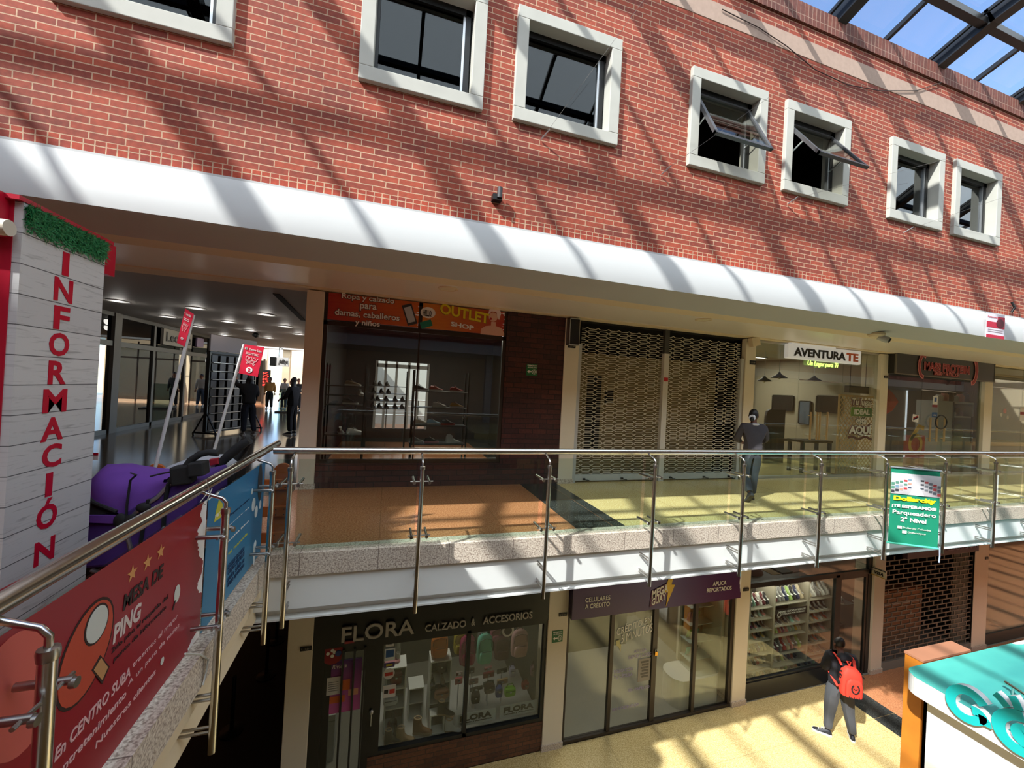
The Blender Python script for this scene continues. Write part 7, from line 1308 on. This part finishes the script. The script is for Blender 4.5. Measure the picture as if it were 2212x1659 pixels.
def hand(mb, wrist, elbow, fold, s=1.0, curl=.6):
    """palm, four unequal curled fingers and a thumb from the palm's side"""
    W = V(wrist); d = (W-V(elbow)).normalized(); sd = d.cross(V(fold)); sd = sd.normalized() if sd.length > .01 else V((1, 0, 0)); up = sd.cross(d).normalized()
    mb.ball(W+d*.045*s, (.016*s, .040*s, .048*s), 10, 7, Matrix((up, sd, d)).transposed())
    for i, (o_, L) in enumerate(((-.03, .066), (-.01, .076), (.01, .072), (.03, .056))):
        b0 = W+d*.08*s+sd*o_*s; p1 = b0+(d*(1-curl*.3)-up*curl*.4)*L*.45*s; p2 = p1+(d*(1-curl)-up*curl)*L*.33*s; p3 = p2+(d*(.6-curl)-up*(curl+.3))*L*.25*s
        mb.tube([b0-d*.02*s, b0, p1, p2, p3], [.009*s, .0092*s, .0085*s, .0078*s, .0055*s], 7)
    t0 = W+d*.03*s-sd*.03*s; mb.tube([t0, t0-sd*.022*s+d*.022*s-up*.01*s, t0-sd*.026*s+d*.05*s-up*.022*s], [.011*s, .0098*s, .007*s], 7)
BASE = dict(pelvis=(0, 0, .93), waist=(0, 0, 1.08), chest=(0, .005, 1.25), neck0=(0, 0, 1.42), neck1=(0, .012, 1.49), skull0=(0, .03, 1.555), skull1=(0, .02, 1.62), skull2=(0, .008, 1.675),
            sh_l=(-.165, 0, 1.385), el_l=(-.22, -.02, 1.11), wr_l=(-.23, .03, .87), sh_r=(.165, 0, 1.385), el_r=(.22, -.02, 1.11), wr_r=(.23, .03, .87),
            hip_l=(-.085, 0, .90), kn_l=(-.095, .015, .49), an_l=(-.10, -.02, .09), hip_r=(.085, 0, .90), kn_r=(.095, .015, .49), an_r=(.10, -.02, .09))
def person(label, loc, rz, scale=1.0, pose=None, top=(60, 60, 64), legs=(40, 42, 48), shoes_c=(30, 30, 32), sole_c=(200, 200, 196), skin=None, hair='short', collar=None, sleeves=True, bulk=1.0, name='person', foot_rz=(0.0, 0.0), long_top=0.0, curl=.6, foot_tilt=(0.0, 0.0)):
    J = dict(BASE); J.update(pose or {}); skin = skin or M_SKIN; B = bulk
    o = thing(name, label, 'person', loc, rz=rz); o.scale = (scale,)*3
    nd = {k: (J[k], r) for k, r in dict(pelvis=(.13, .10), waist=(.115, .085), chest=(.145, .10), neck0=(.06, .055), neck1=(.05, .05), skull0=(.062, .074), skull1=(.072, .088), skull2=(.045, .055), sh_l=.055, el_l=.038, wr_l=.026, sh_r=.055, el_r=.038, wr_r=.026, hip_l=.085, kn_l=.055, an_l=.038, hip_r=.085, kn_r=.055, an_r=.038).items()}
    vs, fs = skinned(nd, chain('pelvis', 'waist', 'chest', 'neck0', 'neck1', 'skull0', 'skull1', 'skull2')+chain('chest', 'sh_l', 'el_l', 'wr_l')+chain('chest', 'sh_r', 'el_r', 'wr_r')+chain('pelvis', 'hip_l', 'kn_l', 'an_l')+chain('pelvis', 'hip_r', 'kn_r', 'an_r'))
    h = V(J['skull1'])+V((0, 0, -.02)); lk = V(J.get('look', (0, 1, 0))).normalized(); sx_ = lk.cross(ZU).normalized(); b = MB(); b.add(vs, fs)
    b.ball(h+lk*.012, (.074, .092, .112), 16, 11, Matrix((sx_, lk, ZU)).transposed())               # cranium and face
    b.ball(h+lk*.06-ZU*.07, (.042, .036, .04), 12, 8, Matrix((sx_, lk, ZU)).transposed())            # jaw
    b.tube([h+lk*.094+ZU*.015, h+lk*.108-ZU*.012, h+lk*.118-ZU*.03, h+lk*.098-ZU*.036], [.007, .010, .013, .008], 7)   # nose
    for sg in (-1, 1): b.ball(h+sx_*sg*.076-lk*.004-ZU*.012, (.012, .02, .03), 8, 6, Matrix((sx_, lk, ZU)).transposed())
    for sd, e in (('wr_l', 'el_l'), ('wr_r', 'el_r')): hand(b, J[sd], J[e], J.get('fold', (0, 1, 0)), 1.0, curl)
    b.build('body', skin, o, smooth=True, local=True)
    for sg in (-1, 1): MB().ball(h+lk*.096+sx_*sg*.03+ZU*.012, (.011, .006, .006), 8, 6, Matrix((sx_, lk, ZU)).transposed()).build('eye', M_EYE, o, local=True); MB().bar(h+lk*.1+sx_*(sg*.03-.014)+ZU*.032, h+lk*.1+sx_*(sg*.03+.014)+ZU*.032, .008, .006).build('eyebrow', M_HAIR, o, local=True)
    MB().ball(h+lk*.1-ZU*.06, (.022, .007, .007), 10, 6, Matrix((sx_, lk, ZU)).transposed()).build('mouth', M_LIP, o, local=True)
    # hair
    R_ = Matrix((sx_, lk, ZU)).transposed(); hb = MB(); rows = []
    for i in range(9):
        r = []
        for j in range(25):
            th = 2*math.pi*j/24; fr = math.sin(th); lim = (1.15 if fr > .35 else 1.75 if fr > -.2 else 2.05); ph = lim*i/8; kx = .083 if hair != 'bun' else .08
            r.append(h+R_ @ V((kx*math.sin(ph)*math.cos(th), .102*math.sin(ph)*math.sin(th)-.002, .122*math.cos(ph)+.004)))
        rows.append(r)
    hb.grid(rows)
    if hair == 'bun': hb.ball(h-lk*.125-ZU*.075, (.04, .045, .042), 12, 8)
    if hair == 'long':
        hb.grid([[h+R_ @ V(((.088+.012*i)*math.cos(t), -(.085+.004*i)*math.sin(t)+.01, .02-.07*i)) for t in [math.pi*j/12 for j in range(13)]] for i in range(6)])
    hb.build('hair', M_HAIR, o, smooth=True, local=True)
    if hair == 'bun':
        MB().tube([h-lk*.115-ZU*.05+R_ @ V((.034*math.cos(t), .012*math.sin(t), .034*math.sin(t))) for t in [2*math.pi*i/12 for i in range(13)]], .026, 8).build('hair_tie', M('scrunchie white', (220, 220, 222), .8), o, smooth=True, local=True)
    # trousers
    tr = M('trousers %d %d %d' % legs, legs, .85, var=.1, scale=12, bump=.25)
    nd = {k: (J[k], r) for k, r in dict(pelvis=(.152*B, .122*B), hip_l=.108*B, kn_l=.082*B, an_l=.072, hip_r=.108*B, kn_r=.082*B, an_r=.072).items()}; nd['top'] = ((V(J['pelvis'])*.35+V(J['waist'])*.65)[:], (.142*B, .112*B))
    for s_ in 'lr': nd['mid_'+s_] = (((V(J['hip_'+s_])+V(J['kn_'+s_]))/2)[:], .096*B); nd['calf_'+s_] = (((V(J['kn_'+s_])+V(J['an_'+s_]))/2)[:], .078)
    vs, fs = skinned(nd, [('pelvis', 'top')]+chain('pelvis', 'hip_l', 'mid_l', 'kn_l', 'calf_l', 'an_l')+chain('pelvis', 'hip_r', 'mid_r', 'kn_r', 'calf_r', 'an_r')); MB().add(vs, fs).build('trousers', tr, o, smooth=True, local=True)
    # jacket with sleeves
    tm = M('top %d %d %d' % top, top, .85, var=.1, scale=12, bump=.3); hem = V(J['pelvis'])+V((0, 0, .02-long_top))
    nd = dict(chest=(J['chest'], (.172*B, .128*B)), waist=(J['waist'], (.155*B, .12*B)), hem0=((V(J['pelvis'])+V((0, 0, .06)))[:], (.174*B, .142*B)), hem=(hem[:], (.18*B, .148*B)), neck0=((V(J['neck0'])-V((0, 0, .02)))[:], (.085, .08)), sh_l=(J['sh_l'], .078*B), el_l=(J['el_l'], .060*B), wr_l=((V(J['wr_l'])*.93+V(J['el_l'])*.07)[:], .045), sh_r=(J['sh_r'], .078*B), el_r=(J['el_r'], .060*B), wr_r=((V(J['wr_r'])*.93+V(J['el_r'])*.07)[:], .045))
    vs, fs = skinned(nd, chain('chest', 'waist', 'hem0', 'hem')+[('chest', 'neck0')]+chain('chest', 'sh_l', 'el_l', 'wr_l')+chain('chest', 'sh_r', 'el_r', 'wr_r')); jk = MB().add(vs, fs).build('jacket', tm, o, smooth=True, local=True)
    if collar: c = V(J['neck0']); MB().tube([c+V((.075*math.cos(t), .07*math.sin(t)-.005, .012-.03*max(0, math.sin(t)))) for t in [2*math.pi*i/16 for i in range(17)]], .02, 7).build('collar', M('collar %d %d %d' % collar, collar, .8), jk, smooth=True, local=True)
    for s_, fr_, ft in (('l', foot_rz[0], foot_tilt[0]), ('r', foot_rz[1], foot_tilt[1])):
        an = V(J['an_'+s_]); T_ = Matrix.Translation((an.x, an.y, an.z-.09)) @ Matrix.Rotation(fr_, 4, 'Z') @ Matrix.Translation((0, 0, .09)) @ Matrix.Rotation(ft, 4, 'X') @ Matrix.Translation((0, -.06, -.09)); up, so_, la, tg = shoe_parts()
        for nme, mb, c in (('shoe', up, shoes_c), ('shoe_sole', so_, sole_c), ('shoe_laces', la, sole_c)):
            mb.v = [tuple(T_ @ V((p[0], p[1], p[2]))) for p in mb.v]; mb.build(nme, M('shoe %d %d %d' % c, c, .55), o, smooth=(nme == 'shoe'), local=True)
    return o, J, jk
def local_pt(o, p): return p
# woman walking along the upper gallery, seen from behind
F = PZ(1618, 1079, 0); sc = (PY(1625, 881, F.y).z)/1.74
wo, J, jk = person('woman in a charcoal jacket walking along the upper gallery, hair in a white tied bun', (F.x, F.y-.02, 0), -.45, sc,
    dict(look=(.55, .8, -.05), sh_l=(-.19, 0, 1.38), el_l=(-.27, .06, 1.12), wr_l=(-.12, .24, 1.07), sh_r=(.19, .01, 1.37), el_r=(.28, .10, 1.12), wr_r=(.10, .28, 1.12), hip_l=(-.09, 0, .90), kn_l=(-.11, .02, .49), an_l=(-.14, -.30, .20), kn_r=(.08, .10, .50), an_r=(.06, .08, .09), fold=(0, 0, 1)),
    top=(66, 62, 66), legs=(58, 62, 68), shoes_c=(34, 34, 38), sole_c=(50, 50, 52), skin=M_SKD, hair='bun', collar=(206, 206, 208), long_top=.13, bulk=1.08, foot_rz=(.1, -.2), foot_tilt=(-.75, 0))
hbag = thing('handbag', 'dark handbag with a silver buckle carried in front by the walking woman', 'bag', (F.x+.28, F.y+.18, .95*sc), rz=-.45)
b = MB(); rows = [[V((.13*k*math.copysign(abs(math.cos(a))**.6, math.cos(a)), .055*k*math.copysign(abs(math.sin(a))**.7, math.sin(a)), z)) for a in [2*math.pi*i/18 for i in range(19)]] for z, k in ((-.11, .8), (-.1, 1), (0, 1), (.07, .9), (.085, .6))]; b.grid(rows); b.f += [tuple(range(19))[::-1], tuple(range(4*19, 5*19))]; b.build('body', M('bag charcoal', (44, 40, 42), .5), hbag, smooth=True, local=True)
MB().tube([(-.09, 0, .07), (-.06, .0, .16), (.06, 0, .16), (.09, 0, .07)], .01, 7).build('handle', M('bag charcoal', (44, 40, 42), .5), hbag, smooth=True, local=True); MB().box(.02, .09, -.065, -.055, -.02, .05).build('buckle', M_ALU, hbag, local=True)
# man with a red backpack before the shoe window
F = PZ(1822, 1594, ZL); sc = (PY(1838, 1384, F.y).z-ZL)/1.72
mo, J, jk = person('man in black hooded top and grey jeans wearing a red backpack, facing the shoe window', (F.x-.02, F.y+.08, ZL), -.5, sc,
    dict(look=(-.1, .9, -.45), neck1=(0, .05, 1.47), skull0=(0, .085, 1.53), skull1=(0, .09, 1.595), skull2=(0, .075, 1.645), sh_l=(-.19, .02, 1.38), el_l=(-.25, .04, 1.12), wr_l=(-.12, .24, 1.10), sh_r=(.19, .02, 1.38), el_r=(.25, .06, 1.12), wr_r=(.10, .25, 1.12), hip_l=(-.10, 0, .90), kn_l=(-.14, .01, .49), an_l=(-.20, -.05, .09), kn_r=(.14, .01, .49), an_r=(.19, -.06, .09), fold=(0, 0, 1)),
    top=(24, 24, 30), legs=(74, 76, 80), shoes_c=(30, 32, 40), sole_c=(220, 220, 220), skin=M_SKD, hair='short', bulk=1.26, long_top=.09, foot_rz=(1.25, -.35))
MB().ball((0, -.075, 1.43), (.13, .075, .07), 14, 9).build('hood', M('top 24 24 30', (24, 24, 30)), jk, smooth=True, local=True)
# backpack: worn on the man's back, a thing of its own
M_RBP = M('backpack red', (226, 62, 44), .75, var=.05, scale=9); M_RBK = M('backpack black print', (30, 26, 28), .8)
bk = thing('backpack', 'bright red and black backpack on the back of the man at the shoe window', 'bag', mo.location+V((0, 0, 1.18*sc)), rz=-.5); bk.scale = (sc,)*3
def lump(w, h, d, y, z, n=9):
    b = MB(); rows = []
    for i in range(n):
        t = i/(n-1); k = 1-.32*max(0, (t-.6)/.4)**2; k *= .93 if i == 0 else 1; k = k*.75 if i == n-1 else k
        rows.append([V((w/2*k*math.copysign(abs(math.cos(a))**.5, math.cos(a)), y+d/2*k*math.copysign(abs(math.sin(a))**.6, math.sin(a)), z+h*t)) for a in [2*math.pi*j/22 for j in range(23)]])
    b.grid(rows); b.f += [tuple(range(23))[::-1], tuple(range((n-1)*23, n*23))]; return b
lump(.32, .46, .17, -.27, -.26).build('body', M_RBP, bk, smooth=True, local=True); lump(.25, .30, .07, -.37, -.24).build('front_pocket', M_RBP, bk, smooth=True, local=True)
b = MB()
for i in range(9): a = -.10+.025*i; b.prism([V((a, -.41, -.235)), V((a+.022, -.41, -.235)), V((a+.011, -.409, -.20-.012*(i % 3)))], (0, -.003, 0))
b.stroke([(.055*math.cos(t), .075*math.sin(t)) for t in [math.radians(120+30*i) for i in range(11)]], .022, V((0, -.408, -.08)), XU, ZU, V((0, -1, 0)), .004); b.stroke([(-.03, .02), (0, .0), (.03, .02)], .015, V((0, -.408, -.09)), XU, ZU, V((0, -1, 0)), .004)
b.build('black_print', M_RBK, bk, local=True)
b = MB(); rgb = random.Random(4)
for i in range(16):
    an = math.radians(rgb.choice((-1, 1))*rgb.uniform(70, 110)+90*0); sd_ = 1 if i % 2 else -1; z = -.2+.36*rgb.random(); b.obox((sd_*.163, -.27+rgb.uniform(-.05, .05), z), (0, 1, rgb.uniform(-.6, .6)), (sd_, 0, 0), (0, -.2, 1), .028, .003, .012)
b.build('black_print', M_RBK, bk, local=True)
MB().tube([(0, -.22, .2), (-.03, -.2, .26), (.03, -.2, .26), (.0, -.22, .2)], .012, 6).build('top_loop', M_RBP, bk, local=True)
for sg in (-1, 1): MB().tube([(sg*.10, -.19, .17), (sg*.12, -.12, .245), (sg*.13, .0, .27), (sg*.14, .11, .2), (sg*.15, .15, .05), (sg*.17, .05, -.1), (sg*.15, -.2, -.2)], .022, 7, flat=.35).build('strap', M_RBP, bk, smooth=True, local=True)
MB().box(-.045, -.015, .16, .166, .06, .09).build('buckle', M_RBK, bk, local=True) if False else None
# people along the corridor
F = PZ(*zk(1405, 1388), 0); person('woman in dark clothes reaching up to the black display rack', (F.x+.16, F.y-.12, 0), .55, PY(*zk(1400, 835), F.y).z/1.70, dict(sh_l=(-.18, .02, 1.4), el_l=(-.26, .2, 1.42), wr_l=(-.24, .42, 1.58), el_r=(.24, .1, 1.12), wr_r=(.12, .3, 1.15), kn_r=(.12, .05, .49), an_r=(.16, -.06, .09)), top=(30, 28, 30), legs=(30, 34, 48), shoes_c=(120, 110, 106), hair='long', bulk=1.15, long_top=.1)
F = PZ(*zk(1872, 1390), 0); person('person in black with long dark hair standing beside the corridor column', (F.x, F.y, 0), 1.2, PY(*zk(1880, 850), F.y).z/1.72, dict(look=(-.1, .9, -.35), el_l=(-.22, .1, 1.12), wr_l=(-.14, .3, 1.05), el_r=(.22, .1, 1.12), wr_r=(.14, .28, 1.08)), top=(22, 21, 22), legs=(20, 20, 21), hair='long', bulk=1.1, long_top=.16)
F = PZ(*zk(1662, 1152), 0); person('man in a tan jacket and black trousers walking up the corridor', (F.x, F.y, 0), math.pi+.1, PY(*zk(1662, 848), F.y).z/1.72, dict(an_l=(-.12, .1, .09), kn_l=(-.1, .12, .5), an_r=(.12, -.12, .1)), top=(186, 136, 76), legs=(26, 26, 28), shoes_c=(200, 196, 190), skin=M_SKD, bulk=1.2)
F = PZ(*zk(1800, 1150), 0); person('person in a white sweater and blue jeans far along the corridor', (F.x, F.y, 0), math.pi-.2, PY(*zk(1805, 860), F.y).z/1.72, dict(look=(-.6, .7, 0), an_l=(-.12, .08, .09)), top=(196, 192, 188), legs=(78, 90, 110), shoes_c=(190, 190, 190), bulk=1.08)
F = PZ(*zk(1950, 1150), 0); person('person in a dark grey coat partly behind the corridor column', (F.x+.1, F.y-1, 0), math.pi, .86, None, top=(60, 62, 66), legs=(40, 40, 44))
